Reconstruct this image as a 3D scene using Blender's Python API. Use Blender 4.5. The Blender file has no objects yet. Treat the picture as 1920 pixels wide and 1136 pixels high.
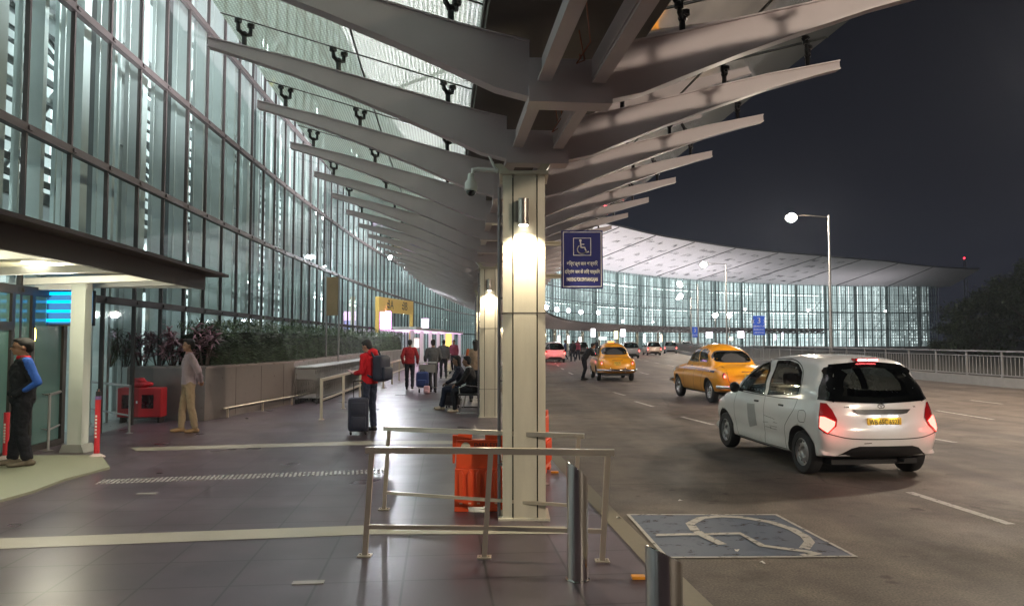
import bpy, bmesh, math, random
from mathutils import Vector, Matrix, noise
from mathutils.bvhtree import BVHTree
from mathutils.geometry import delaunay_2d_cdt
R = math.radians
scene = bpy.context.scene
COL = scene.collection

# ------------------------------------------------------------------ camera
F = 1387.0
PITCH = math.atan(70 / F)
CAMZ = 1.7
cam = bpy.data.cameras.new("camera")
cam.sensor_width = 36
cam.lens = 36 * F / 1920
cam.clip_end = 3000
cam.clip_start = 0.05
cam_o = bpy.data.objects.new("camera", cam)
COL.objects.link(cam_o)
cam_o.location = (0, 0, CAMZ)
cam_o.rotation_euler = (R(90) + PITCH, 0, 0)
scene.camera = cam_o

# ------------------------------------------------------------------ world: night sky with town glow near the horizon
world = bpy.data.worlds.new("World")
scene.world = world
world.use_nodes = True
wn = world.node_tree.nodes
wl = world.node_tree.links
bg = wn["Background"]
tc = wn.new("ShaderNodeTexCoord")
sx = wn.new("ShaderNodeSeparateXYZ")
rp = wn.new("ShaderNodeValToRGB")
wl.new(tc.outputs["Generated"], sx.inputs[0])
wl.new(sx.outputs["Z"], rp.inputs[0])
wl.new(rp.outputs[0], bg.inputs[0])
e = rp.color_ramp.elements
e[0].position = 0.0; e[0].color = (0.009, 0.010, 0.015, 1)
e[1].position = 0.55; e[1].color = (0.0008, 0.0009, 0.0016, 1)
m = e.new(0.2); m.color = (0.0020, 0.0024, 0.0050, 1)
bg.inputs[1].default_value = 1.0

scene.view_settings.view_transform = 'Standard'
scene.view_settings.look = 'None'
scene.view_settings.exposure = 1.0
scene.view_settings.gamma = 1
scene.cycles.use_denoising = True
scene.cycles.max_bounces = 6
scene.cycles.diffuse_bounces = 3
scene.cycles.glossy_bounces = 3
scene.cycles.transparent_max_bounces = 16
scene.cycles.sample_clamp_indirect = 3.0
scene.cycles.caustics_reflective = False
scene.cycles.caustics_refractive = False

def ray(px, py):
    u = (px - 960) / F; v = (568 - py) / F
    return Vector((u, math.cos(PITCH) - v * math.sin(PITCH), math.sin(PITCH) + v * math.cos(PITCH)))
def gp(px, py, z=0.0):          # photo pixel -> point on the level z
    d = ray(px, py); t = (z - CAMZ) / d.z
    return Vector((d.x * t, d.y * t, z))
def dp(px, py, D):              # photo pixel -> point at depth y = D
    d = ray(px, py); t = D / d.y
    return Vector((d.x * t, D, CAMZ + d.z * t))

# ------------------------------------------------------------------ the sweep of the terminal (plan curve of the canopy's columns)
def _curve():
    pts = {}
    x, y, h = -1.4, 42.0, 0.0
    ds = 0.25
    P = [(x, y, h)]
    s = 0
    while s < 260:
        k = 1 / 370 if s < 70 else 1 / 118
        h += k * ds; x += math.sin(h) * ds; y += math.cos(h) * ds; s += ds
        P.append((x, y, h))
    x, y, h = -1.4, 42.0, 0.0
    Q = []
    s = 0
    while s > -70:
        h -= ds / 370; x -= math.sin(h) * ds; y -= math.cos(h) * ds; s -= ds
        Q.append((x, y, h))
    return list(reversed(Q)) + P, len(Q), ds
_PTS, _N0, _DS = _curve()
def fr(s):
    t = s / _DS + _N0
    t = max(0, min(len(_PTS) - 1.001, t)); i = int(t); f = t - i
    a, b = _PTS[i], _PTS[i + 1]
    return (a[0] + (b[0] - a[0]) * f, a[1] + (b[1] - a[1]) * f, a[2] + (b[2] - a[2]) * f)
def at(s, off, z=0.0):          # off > 0: towards the road
    x, y, h = fr(s)
    return Vector((x + math.cos(h) * off, y - math.sin(h) * off, z))
def s_of_y(y): 
    lo, hi = -69, 100
    for _ in range(40):
        m_ = (lo + hi) / 2
        if fr(m_)[1] < y: lo = m_
        else: hi = m_
    return lo

# ------------------------------------------------------------------ materials
MATS = {}
def new_mat(name):
    m = bpy.data.materials.new(name); m.use_nodes = True
    return m, m.node_tree.nodes, m.node_tree.links
def pmat(name, col, rough=0.5, metal=0.0, var=0.12, scale=6.0, bump=0.0, bscale=40.0, coat=0.0, emis=None, estr=0.0, rvar=0.1, spec=0.5, alpha=None, stretch=None):
    """plain procedural material: a base colour with soft noise variation in tone, gloss and relief"""
    if name in MATS: return MATS[name]
    m, n, l = new_mat(name)
    b = n["Principled BSDF"]
    co = n.new("ShaderNodeTexCoord")
    nz = n.new("ShaderNodeTexNoise"); nz.inputs["Scale"].default_value = scale; nz.inputs["Detail"].default_value = 5; nz.inputs["Roughness"].default_value = 0.6
    if stretch:
        mp = n.new("ShaderNodeMapping"); mp.inputs["Scale"].default_value = stretch; l.new(co.outputs["Object"], mp.inputs[0]); l.new(mp.outputs[0], nz.inputs["Vector"])
    else: l.new(co.outputs["Object"], nz.inputs["Vector"])
    mx = n.new("ShaderNodeMix"); mx.data_type = 'RGBA'
    c0 = [max(0, c * (1 - var)) for c in col]; c1 = [min(1, c * (1 + var)) for c in col]
    mx.inputs["A"].default_value = (*c0, 1); mx.inputs["B"].default_value = (*c1, 1)
    l.new(nz.outputs["Fac"], mx.inputs["Factor"]); l.new(mx.outputs["Result"], b.inputs["Base Color"])
    mr = n.new("ShaderNodeMapRange"); mr.inputs["To Min"].default_value = max(0.02, rough - rvar); mr.inputs["To Max"].default_value = min(1, rough + rvar)
    l.new(nz.outputs["Fac"], mr.inputs["Value"]); l.new(mr.outputs[0], b.inputs["Roughness"])
    b.inputs["Metallic"].default_value = metal
    b.inputs["Coat Weight"].default_value = coat
    b.inputs["Specular IOR Level"].default_value = spec
    if bump:
        n2 = n.new("ShaderNodeTexNoise"); n2.inputs["Scale"].default_value = bscale; n2.inputs["Detail"].default_value = 4
        l.new(co.outputs["Object"], n2.inputs["Vector"])
        bp = n.new("ShaderNodeBump"); bp.inputs["Strength"].default_value = bump; bp.inputs["Distance"].default_value = 0.01
        l.new(n2.outputs["Fac"], bp.inputs["Height"]); l.new(bp.outputs[0], b.inputs["Normal"])
    if emis:
        b.inputs["Emission Color"].default_value = (*emis, 1); b.inputs["Emission Strength"].default_value = estr
    MATS[name] = m
    return m
def emat(name, col, strength):
    if name in MATS: return MATS[name]
    m, n, l = new_mat(name)
    n.remove(n["Principled BSDF"])
    em = n.new("ShaderNodeEmission"); em.inputs[0].default_value = (*col, 1); em.inputs[1].default_value = strength
    l.new(em.outputs[0], n["Material Output"].inputs[0])
    MATS[name] = m
    return m
def glassmat(name, tint, gloss=0.12, rough=0.02, grime=0.0):
    if name in MATS: return MATS[name]
    m, n, l = new_mat(name)
    n.remove(n["Principled BSDF"])
    t = n.new("ShaderNodeBsdfTransparent"); t.inputs[0].default_value = (*tint, 1)
    g = n.new("ShaderNodeBsdfGlossy"); g.inputs["Roughness"].default_value = rough; g.inputs[0].default_value = (0.9, 0.95, 1, 1)
    lw = n.new("ShaderNodeLayerWeight"); lw.inputs[0].default_value = 0.35
    mr = n.new("ShaderNodeMapRange"); mr.inputs["To Min"].default_value = gloss * 0.5; mr.inputs["To Max"].default_value = min(1, gloss * 4)
    l.new(lw.outputs["Fresnel"], mr.inputs[0])
    mx = n.new("ShaderNodeMixShader")
    l.new(mr.outputs[0], mx.inputs[0]); l.new(t.outputs[0], mx.inputs[1]); l.new(g.outputs[0], mx.inputs[2])
    out = mx
    if grime:
        d = n.new("ShaderNodeBsdfDiffuse"); d.inputs[0].default_value = (0.35, 0.38, 0.36, 1)
        nz = n.new("ShaderNodeTexNoise"); nz.inputs["Scale"].default_value = 0.6; nz.inputs["Detail"].default_value = 6
        co = n.new("ShaderNodeTexCoord"); l.new(co.outputs["Object"], nz.inputs["Vector"])
        mm = n.new("ShaderNodeMath"); mm.operation = 'MULTIPLY'; mm.inputs[1].default_value = grime * 2
        l.new(nz.outputs["Fac"], mm.inputs[0])
        m2 = n.new("ShaderNodeMixShader"); l.new(mm.outputs[0], m2.inputs[0]); l.new(mx.outputs[0], m2.inputs[1]); l.new(d.outputs[0], m2.inputs[2])
        out = m2
    l.new(out.outputs[0], n["Material Output"].inputs[0])
    MATS[name] = m
    return m

STEEL = pmat("brushed_steel", (0.74, 0.66, 0.55), 0.30, 0.84, 0.03, 2.0, rvar=0.03)
STEELB = pmat("bollard_steel", (0.62, 0.60, 0.58), 0.14, 1.0, 0.03, 3, rvar=0.02)
DARKSTEEL = pmat("dark_steel", (0.035, 0.032, 0.03), 0.5, 0.3)
BLACK = pmat("black_rubber", (0.018, 0.018, 0.02), 0.65, var=0.25, scale=20)
BLACKPL = pmat("black_plastic", (0.02, 0.02, 0.022), 0.4)
CHROME = pmat("chrome", (0.75, 0.75, 0.75), 0.12, 1.0, 0.05)
WHITEP = pmat("white_paint", (0.72, 0.73, 0.70), 0.4, var=0.06)
BROWNM = pmat("bronze_mullion", (0.032, 0.027, 0.026), 0.6, 0.0, 0.15, 3)

# ------------------------------------------------------------------ mesh helpers
class MB:
    def __init__(s): s.v = []; s.f = []; s.mi = []; s.uv = None; s.m = 0
    def add(s, vs, fs, T=None):
        b = len(s.v)
        for p in vs:
            p = Vector(p)
            s.v.append(T @ p if T is not None else p)
        for f in fs: s.f.append([i + b for i in f]); s.mi.append(s.m)
    def box(s, a, b, T=None):
        (x0, y0, z0), (x1, y1, z1) = a, b
        s.add([(x0,y0,z0),(x1,y0,z0),(x1,y1,z0),(x0,y1,z0),(x0,y0,z1),(x1,y0,z1),(x1,y1,z1),(x0,y1,z1)],
              [(0,3,2,1),(4,5,6,7),(0,1,5,4),(1,2,6,5),(2,3,7,6),(3,0,4,7)], T)
    def cbox(s, c, sz, T=None):
        c = Vector(c); h = Vector(sz) / 2
        s.box(c - h, c + h, T)
    def rbox(s, a, b, r=0.01, T=None):          # box with chamfered edges
        a = Vector(a); b = Vector(b); r = min(r, *( (b[i]-a[i])*0.49 for i in range(3)))
        bm = bmesh.new(); c = (a + b) / 2
        bmesh.ops.create_cube(bm, size=1.0)
        for v in bm.verts: v.co = Vector([c[i] + v.co[i] * (b[i] - a[i]) for i in range(3)])
        bmesh.ops.bevel(bm, geom=bm.edges[:], offset=r, segments=2, affect='EDGES', profile=0.6)
        s.bm(bm, T)
    def bm(s, bm, T=None):
        bm.verts.index_update()
        s.add([v.co.copy() for v in bm.verts], [[v.index for v in f.verts] for f in bm.faces], T); bm.free()
    def tube(s, pts, r, n=8, sq=False, T=None, cap=True, up=None):
        pts = [Vector(p) for p in pts]
        rr = r if isinstance(r, (list, tuple)) else [r] * len(pts)
        if sq: n = 4
        vs = []; prev = None
        for i, p in enumerate(pts):
            d = (pts[min(i + 1, len(pts) - 1)] - pts[max(i - 1, 0)])
            d.normalize()
            ref = Vector(up) if up else (Vector((0, 0, 1)) if abs(d.z) < 0.95 else Vector((0, 1, 0)))
            if prev is None: a = d.cross(ref).normalized()
            else:
                a = (prev - d * prev.dot(d))
                a = a.normalized() if a.length > 1e-6 else d.cross(ref).normalized()
            prev = a
            b = d.cross(a).normalized()
            k = math.sqrt(2) if sq else 1
            for j in range(n):
                t = 2 * math.pi * j / n + (math.pi / 4 if sq else 0)
                vs.append(p + (a * math.cos(t) + b * math.sin(t)) * rr[i] * k)
        fs = []
        for i in range(len(pts) - 1):
            for j in range(n):
                fs.append((i*n+j, i*n+(j+1)%n, (i+1)*n+(j+1)%n, (i+1)*n+j))
        if cap:
            fs.append(list(range(n))[::-1]); fs.append([(len(pts)-1)*n+j for j in range(n)])
        s.add(vs, fs, T)
    def cyl(s, a, b, r, n=16, T=None, r2=None):
        s.tube([a, b], [r, r2 if r2 is not None else r], n, T=T)
    def prism(s, poly, h0, h1, axis='z', T=None):
        n = len(poly)
        def P(u, v, h):
            return {'z': (u, v, h), 'y': (u, h, v), 'x': (h, u, v)}[axis]
        vs = [P(u, v, h0) for u, v in poly] + [P(u, v, h1) for u, v in poly]
        fs = [list(range(n))[::-1], [n + i for i in range(n)]] + [(i, (i+1)%n, n+(i+1)%n, n+i) for i in range(n)]
        s.add(vs, fs, T)
    def lathe(s, prof, n=24, T=None):           # profile (r, z) about z
        vs = []; fs = []
        for r, z in prof:
            for j in range(n):
                t = 2*math.pi*j/n; vs.append((r*math.cos(t), r*math.sin(t), z))
        for i in range(len(prof)-1):
            for j in range(n): fs.append((i*n+j, i*n+(j+1)%n, (i+1)*n+(j+1)%n, (i+1)*n+j))
        s.add(vs, fs, T)
    def ell(s, c, r, n=12, m=8, T=None):
        c = Vector(c); vs = []; fs = []
        for i in range(m + 1):
            p = math.pi * i / m
            for j in range(n):
                t = 2*math.pi*j/n
                vs.append((c.x + r[0]*math.sin(p)*math.cos(t), c.y + r[1]*math.sin(p)*math.sin(t), c.z - r[2]*math.cos(p)))
        for i in range(m):
            for j in range(n): fs.append((i*n+j, i*n+(j+1)%n, (i+1)*n+(j+1)%n, (i+1)*n+j))
        s.add(vs, fs, T)
    def sbox(s, s0, s1, o0, o1, z0, z1, step=2.0):   # box following the sweep
        n = max(1, int(math.ceil((s1 - s0) / step)))
        vs = []
        for i in range(n + 1):
            t = s0 + (s1 - s0) * i / n
            vs += [at(t, o0, z0), at(t, o1, z0), at(t, o1, z1), at(t, o0, z1)]
        fs = [(0, 1, 2, 3), (4*n+3, 4*n+2, 4*n+1, 4*n)]
        for i in range(n):
            for j in range(4): fs.append((4*i+j, 4*(i+1)+j, 4*(i+1)+(j+1)%4, 4*i+(j+1)%4))
        s.add(vs, fs)
    def build(s, name, mats, parent=None, smooth=False, weld=False):
        me = bpy.data.meshes.new(name)
        off = Vector((0, 0, 0))
        me.from_pydata([tuple(p) for p in s.v], [], s.f)
        if not isinstance(mats, (list, tuple)): mats = [mats]
        for m_ in mats: me.materials.append(m_)
        me.polygons.foreach_set("material_index", s.mi)
        if s.uv is not None:
            ul = me.uv_layers.new(name="UVMap")
            for lp in me.loops: ul.data[lp.index].uv = s.uv[lp.vertex_index]
        me.update()
        bm = bmesh.new(); bm.from_mesh(me)
        if weld: bmesh.ops.remove_doubles(bm, verts=bm.verts, dist=1e-4)
        if s.uv is None: bmesh.ops.recalc_face_normals(bm, faces=bm.faces)
        if smooth:
            for f in bm.faces: f.smooth = True
            if smooth is not True:
                for ed in bm.edges:
                    if len(ed.link_faces) == 2 and ed.calc_face_angle(0) > R(smooth): ed.smooth = False
        bm.to_mesh(me); bm.free()
        o = bpy.data.objects.new(name, me); COL.objects.link(o)
        if parent: o.parent = parent
        return o

def tag(o, label=None, cat=None, group=None, kind=None):
    if label: o["label"] = label
    if cat: o["category"] = cat
    if group: o["group"] = group
    if kind: o["kind"] = kind
    return o
def thing(name, label, cat, loc=(0,0,0), rz=0, group=None):
    o = bpy.data.objects.new(name, None); COL.objects.link(o)
    o.empty_display_size = 0.2
    o.location = loc; o.rotation_euler = (0, 0, rz)
    return tag(o, label, cat, group)
def struct(name, mb, mats, smooth=False):
    o = mb.build(name, mats, smooth=smooth); o["kind"] = "structure"; return o
def copy_tree(o, parent=None):
    c = o.copy(); COL.objects.link(c)
    if parent: c.parent = parent
    for ch in [x for x in KIDS.get(o.name, [])]: pass
    for ch in list(o.children): copy_tree(ch, c)
    return c
KIDS = {}
_FONT = None
def text_mb(mb, txt, size, T, depth=0.002, align='CENTER', font_scale=(1, 1), bold=0.0):
    cu = bpy.data.curves.new("writing", 'FONT'); cu.body = txt; cu.size = size
    cu.align_x = align; cu.align_y = 'CENTER'; cu.extrude = depth / 2; cu.resolution_u = 3; cu.offset = bold
    ob = bpy.data.objects.new("writing_tmp", cu); COL.objects.link(ob)
    bpy.context.view_layer.update()
    dg = bpy.context.evaluated_depsgraph_get()
    me = ob.evaluated_get(dg).to_mesh()
    S = Matrix.Diagonal((font_scale[0], font_scale[1], 1, 1))
    mb.add([v.co.copy() for v in me.vertices], [list(p.vertices) for p in me.polygons], T @ S)
    ob.evaluated_get(dg).to_mesh_clear()
    bpy.data.objects.remove(ob); bpy.data.curves.remove(cu)
def TF(loc, rx=0, ry=0, rz=0):
    return Matrix.Translation(Vector(loc)) @ Matrix.Rotation(rz, 4, 'Z') @ Matrix.Rotation(ry, 4, 'Y') @ Matrix.Rotation(rx, 4, 'X')
def lamp(name, kind, loc, power, col, parent=None, **kw):
    ld = bpy.data.lights.new(name, kind); ld.energy = power; ld.color = col
    for k, v in kw.items():
        if k != 'rot': setattr(ld, k, v)
    o = bpy.data.objects.new(name, ld); COL.objects.link(o); o.location = loc
    if 'rot' in kw: o.rotation_euler = kw['rot']
    if parent: o.parent = parent
    return o

# =================================================================== GROUND
def ground_material(name, kind):
    m, n, l = new_mat(name)
    b = n["Principled BSDF"]
    co = n.new("ShaderNodeTexCoord")
    def noise_(scale, det=5):
        z = n.new("ShaderNodeTexNoise"); z.inputs["Scale"].default_value = scale; z.inputs["Detail"].default_value = det; z.inputs["Roughness"].default_value = 0.65
        l.new(co.outputs["Object"], z.inputs["Vector"]); return z
    big = noise_(0.35); fine = noise_(60, 3); mid = noise_(2.5, 6)
    def ramp(src, c0, c1, p0=0.35, p1=0.65):
        r = n.new("ShaderNodeValToRGB"); r.color_ramp.elements[0].position = p0; r.color_ramp.elements[1].position = p1
        r.color_ramp.elements[0].color = (*c0, 1); r.color_ramp.elements[1].color = (*c1, 1)
        l.new(src, r.inputs[0]); return r.outputs[0]
    def mix(a, b_, f, mode='MIX'):
        x = n.new("ShaderNodeMix"); x.data_type = 'RGBA'; x.blend_type = mode
        if isinstance(f, float): x.inputs["Factor"].default_value = f
        else: l.new(f, x.inputs["Factor"])
        for k, q in (("A", a), ("B", b_)):
            if isinstance(q, tuple): x.inputs[k].default_value = (*q, 1)
            else: l.new(q, x.inputs[k])
        return x.outputs["Result"]
    if kind == 'tile':
        bk = n.new("ShaderNodeTexBrick"); bk.offset = 0.0; bk.inputs["Scale"].default_value = 1.0
        bk.inputs["Brick Width"].default_value = 0.6; bk.inputs["Row Height"].default_value = 0.6; bk.inputs["Mortar Size"].default_value = 0.009
        bk.inputs["Color1"].default_value = (0.088, 0.068, 0.080, 1); bk.inputs["Color2"].default_value = (0.074, 0.058, 0.068, 1); bk.inputs["Mortar"].default_value = (0.018, 0.016, 0.017, 1)
        l.new(co.outputs["UV"], bk.inputs["Vector"])
        sx_ = n.new("ShaderNodeSeparateXYZ"); l.new(co.outputs["UV"], sx_.inputs[0]); cx_ = n.new("ShaderNodeMath"); cx_.operation = 'MULTIPLY'; cx_.inputs[1].default_value = 1 / 1.2; l.new(sx_.outputs[0], cx_.inputs[0]); cf_ = n.new("ShaderNodeMath"); cf_.operation = 'FLOOR'; l.new(cx_.outputs[0], cf_.inputs[0])
        wn_ = n.new("ShaderNodeTexWhiteNoise"); wn_.noise_dimensions = '1D'; l.new(cf_.outputs[0], wn_.inputs["W"])
        bandc = mix(bk.outputs["Color"], ramp(wn_.outputs["Value"], (0.78, 0.76, 0.78), (1.25, 1.2, 1.22), 0.2, 0.8), 1.0, 'MULTIPLY')
        stn = noise_(1.1, 7); bandc = mix(bandc, ramp(stn.outputs[0], (0.78, 0.76, 0.78), (1.08, 1.08, 1.08), 0.38, 0.62), 0.8, 'MULTIPLY')
        c = mix(bandc, ramp(mid.outputs[0], (0.85, 0.85, 0.85), (1.1, 1.08, 1.06)), 0.6, 'MULTIPLY')
        c = mix(c, ramp(fine.outputs[0], (0.85, 0.85, 0.85), (1.18, 1.18, 1.18)), 0.4, 'MULTIPLY')
        rr = (0.27, 0.38)
        if name == 'walkway_tiles': pass
    else:
        c = mix(ramp(big.outputs[0], (0.098, 0.080, 0.068), (0.140, 0.116, 0.098)), ramp(mid.outputs[0], (0.78, 0.78, 0.78), (1.15, 1.14, 1.12)), 1.0, 'MULTIPLY')
        c = mix(c, ramp(fine.outputs[0], (0.6, 0.6, 0.6), (1.42, 1.42, 1.42)), 0.9, 'MULTIPLY')
        # tyre polish along the lanes
        mp = n.new("ShaderNodeMapping"); mp.inputs["Scale"].default_value = (0.8, 0.03, 1)
        l.new(co.outputs["UV"], mp.inputs[0])
        z = n.new("ShaderNodeTexNoise"); z.inputs["Scale"].default_value = 1.3; z.inputs["Detail"].default_value = 3; l.new(mp.outputs[0], z.inputs["Vector"])
        c = mix(c, ramp(z.outputs[0], (0.58, 0.58, 0.60), (1.16, 1.15, 1.14)), 0.85, 'MULTIPLY')
        vo = n.new("ShaderNodeTexVoronoi"); vo.feature = 'DISTANCE_TO_EDGE'; vo.inputs["Scale"].default_value = 0.22
        zz = noise_(1.5, 4)
        ad = n.new("ShaderNodeMix"); ad.data_type = 'VECTOR'; ad.inputs["Factor"].default_value = 0.12
        l.new(co.outputs["Object"], ad.inputs["A"]); l.new(zz.outputs["Color"], ad.inputs["B"]); l.new(ad.outputs["Result"], vo.inputs["Vector"])
        st = noise_(0.9, 7); c = mix(c, ramp(st.outputs[0], (0.55, 0.54, 0.53), (1.0, 1.0, 1.0), 0.36, 0.46), 0.75, 'MULTIPLY')
        oil = noise_(3.1, 2); c = mix(c, ramp(oil.outputs[0], (0.35, 0.33, 0.32), (1.0, 1.0, 1.0), 0.27, 0.32), 0.8, 'MULTIPLY')
        sp_ = noise_(7, 3); c = mix(c, ramp(sp_.outputs[0], (1.0, 1.0, 1.0), (1.5, 1.45, 1.4), 0.68, 0.74), 0.6, 'MULTIPLY')
        c = mix((0.05, 0.043, 0.038), c, ramp(vo.outputs["Distance"], (0.35, 0.35, 0.35), (1, 1, 1), 0.0, 0.006))
        rr = (0.62, 0.8); b.inputs['Specular IOR Level'].default_value = 0.3
    l.new(c, b.inputs["Base Color"])
    mr = n.new("ShaderNodeMapRange"); mr.inputs["From Min"].default_value = 0.3; mr.inputs["From Max"].default_value = 0.7
    mr.inputs["To Min"].default_value = rr[0]; mr.inputs["To Max"].default_value = rr[1]
    sm_ = noise_(0.8, 2); l.new(sm_.outputs[0], mr.inputs[0]); l.new(mr.outputs[0], b.inputs["Roughness"])
    bp = n.new("ShaderNodeBump"); bp.inputs["Strength"].default_value = 0.0 if kind == 'tile' else 0.15; bp.inputs["Distance"].default_value = 0.004
    l.new(fine.outputs[0], bp.inputs["Height"]); l.new(bp.outputs[0], b.inputs["Normal"])
    return m
ROAD = ground_material("road_surface", 'road')
TILE = ground_material("walkway_tiles", 'tile')

def strip(mb, s0, s1, o0, o1, z, step=1.0, n_o=1):
    n = max(1, int((s1 - s0) / step))
    b = len(mb.v)
    if mb.uv is None: mb.uv = []
    for i in range(n + 1):
        t = s0 + (s1 - s0) * i / n
        for j in range(n_o + 1):
            o = o0 + (o1 - o0) * j / n_o
            mb.v.append(at(t, o, z)); mb.uv.append((o, t))
    w = n_o + 1
    for i in range(n):
        for j in range(n_o):
            mb.f.append((b+i*w+j, b+i*w+j+1, b+(i+1)*w+j+1, b+(i+1)*w+j)); mb.mi.append(mb.m)

g = MB(); g.uv = [(-900, -900), (900, -900), (900, 900), (-900, 900)]
g.add([(-900, -300, -0.05), (900, -300, -0.05), (900, 1500, -0.05), (-900, 1500, -0.05)], [(0, 1, 2, 3)])
struct("ground", g, pmat("dry_ground", (0.05, 0.048, 0.04), 0.9, var=0.4, scale=0.05))
g = MB(); strip(g, -62, 235, 0.62, 19.5, 0.0); struct("road", g, ROAD)
g = MB(); strip(g, -62, 235, -7.25, 0.62, 0.0, n_o=4); struct("pavement", g, TILE)
g = MB(); strip(g, -62, 232, -16, -7.25, 0.0); struct("hall_floor", g, pmat("hall_stone", (0.3, 0.3, 0.3), 0.3))

def worn(name, col, lo, hi, scale=14.0):
    m, n, l = new_mat(name); b = n["Principled BSDF"]; b.inputs["Base Color"].default_value = (*col, 1); b.inputs["Roughness"].default_value = 0.6
    co = n.new("ShaderNodeTexCoord"); z = n.new("ShaderNodeTexNoise"); z.inputs["Scale"].default_value = scale; z.inputs["Detail"].default_value = 8; z.inputs["Roughness"].default_value = 0.7; l.new(co.outputs["Object"], z.inputs["Vector"])
    mr = n.new("ShaderNodeMapRange"); mr.inputs["From Min"].default_value = lo; mr.inputs["From Max"].default_value = hi; l.new(z.outputs[0], mr.inputs[0])
    t = n.new("ShaderNodeBsdfTransparent"); mx = n.new("ShaderNodeMixShader"); l.new(mr.outputs[0], mx.inputs[0]); l.new(t.outputs[0], mx.inputs[1]); l.new(b.outputs[0], mx.inputs[2]); l.new(mx.outputs[0], n["Material Output"].inputs[0])
    return m
PAINT_W = worn("worn_white_paint", (0.34, 0.32, 0.29), 0.32, 0.47)
PAINT_C = pmat("cream_inlay", (0.30, 0.28, 0.22), 0.4, var=0.2, scale=30)
g = MB()
def quad_px(mb, pts, z=0.004):
    vs = [gp(x, y, z) for x, y in pts]; mb.add(vs, [list(range(len(vs)))])
quad_px(g, [(-40, 1010), (690, 984), (1060, 986), (1060, 1000), (690, 1001), (-40, 1030)])
quad_px(g, [(245, 839), (700, 826), (935, 826), (935, 831), (700, 833), (255, 845)])
struct("paving_stripes", g, PAINT_C)
# tactile strip of little slanted bars
g = MB()
A0 = gp(186, 904); A1 = gp(722, 884)
dv = (A1 - A0); L = dv.length; dv.normalize(); nv = Vector((-dv.y, dv.x, 0))
k = 0
while k * 0.055 < L:
    c = A0 + dv * k * 0.055
    for jj in range(4):
        for q in (0,):
            p = c + nv * (jj * 0.075 - 0.11) 
            a = p; b2 = p + nv * 0.06 + dv * 0.012
            w = dv * 0.011
            g.add([a - w, a + w, b2 + w, b2 - w, a - w + Vector((0,0,.006)), a + w + Vector((0,0,.006)), b2 + w + Vector((0,0,.006)), b2 - w + Vector((0,0,.006))],
                  [(4,5,6,7),(0,1,5,4),(1,2,6,5),(2,3,7,6),(3,0,4,7)])
    k += 1
struct("tactile_path_strip", g, pmat("tactile_steel", (0.75, 0.75, 0.73), 0.28, 0.7))
# beige ramp slab at the entrance
g = MB()
pl = [gp(206, 879), gp(120, 902), gp(60, 925), gp(-30, 950)]
poly = [(p.x, p.y) for p in pl] + [(-5.6, 2.0), (-7.4, 2.0), (-7.4, 10.9), (-6.0, 10.9)]
g.prism(poly, 0.0, 0.03)
struct("entrance_ramp", g, pmat("beige_concrete", (0.25, 0.26, 0.19), 0.6, var=0.2, scale=12, bump=0.3))
# yellow kerb band between paving and road
g = MB(); strip(g, -60, -30, 0.62, 0.80, 0.004); struct("kerb_line", g, pmat("worn_yellow_paint", (0.125, 0.105, 0.07), 0.6, var=0.4, scale=14))
# lane marks
g = MB()
def lane_px(a, b, w=0.05):
    p = gp(*a, 0.004); q = gp(*b, 0.004); d = (q - p).normalized(); nn = Vector((-d.y, d.x, 0)) * w
    g.add([p - nn, p + nn, q + nn, q - nn], [(0, 1, 2, 3)])
lane_px((1705, 922), (1895, 982)); lane_px((1750, 822), (1792, 829)); lane_px((1755, 769), (1862, 786)); lane_px((1820, 750), (1880, 757)); lane_px((1278, 781), (1338, 796)); lane_px((1190, 752), (1225, 762)); lane_px((1150, 735), (1172, 741))
for off in (4.4, 8.2, 12.0):
    sset = -5
    while sset < 150:
        for t in range(3): pass
        p0 = at(sset, off, 0.004); p1 = at(sset + 2.5, off, 0.004)
        if p0.y > 33:
            h = fr(sset)[2]; nn = Vector((math.cos(h), -math.sin(h), 0)) * 0.06
            g.add([p0 - nn, p0 + nn, p1 + nn, p1 - nn], [(0, 1, 2, 3)])
        sset += 6
struct("lane_markings", g, PAINT_W)
# blue disabled bay with the wheelchair sign
g = MB(); g.add([gp(1178, 964, .004), gp(1455, 964, .004), gp(1604, 1042, .004), gp(1250, 1044, .004)], [(0, 1, 2, 3)])
struct("blue_bay_paint", g, worn("blue_bay", (0.060, 0.076, 0.110), 0.26, 0.46, 6.0))
g = MB()
def pl_strip(pts, w, z=0.008, closed=False):
    P = [gp(x, y, z) for x, y in pts]
    if closed: P.append(P[0])
    L_ = []; 
    for i, p in enumerate(P):
        a = P[max(0, i-1)]; b_ = P[min(len(P)-1, i+1)]
        if closed and i in (0, len(P)-1): a = P[-2]; b_ = P[1]
        d = (b_ - a).normalized(); nn = Vector((-d.y, d.x, 0)) * w / 2
        L_ += [p - nn, p + nn]
    g.add(L_, [(2*i, 2*i+1, 2*i+3, 2*i+2) for i in range(len(P)-1)])
pl_strip([(1178, 964), (1455, 964), (1604, 1042), (1250, 1044)], 0.045, 0.008, True)
pl_strip([(1355, 1020), (1325, 1006), (1303, 993), (1294, 981), (1315, 970), (1350, 967), (1390, 969), (1445, 978), (1485, 991), (1510, 1005), (1518, 1015), (1508, 1028)], 0.085, 0.009)
pl_strip([(1229, 1002), (1388, 999), (1429, 1022), (1520, 1034), (1534, 1036), (1505, 1041)], 0.07, 0.010)
struct("bay_marking", g, PAINT_W)

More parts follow.
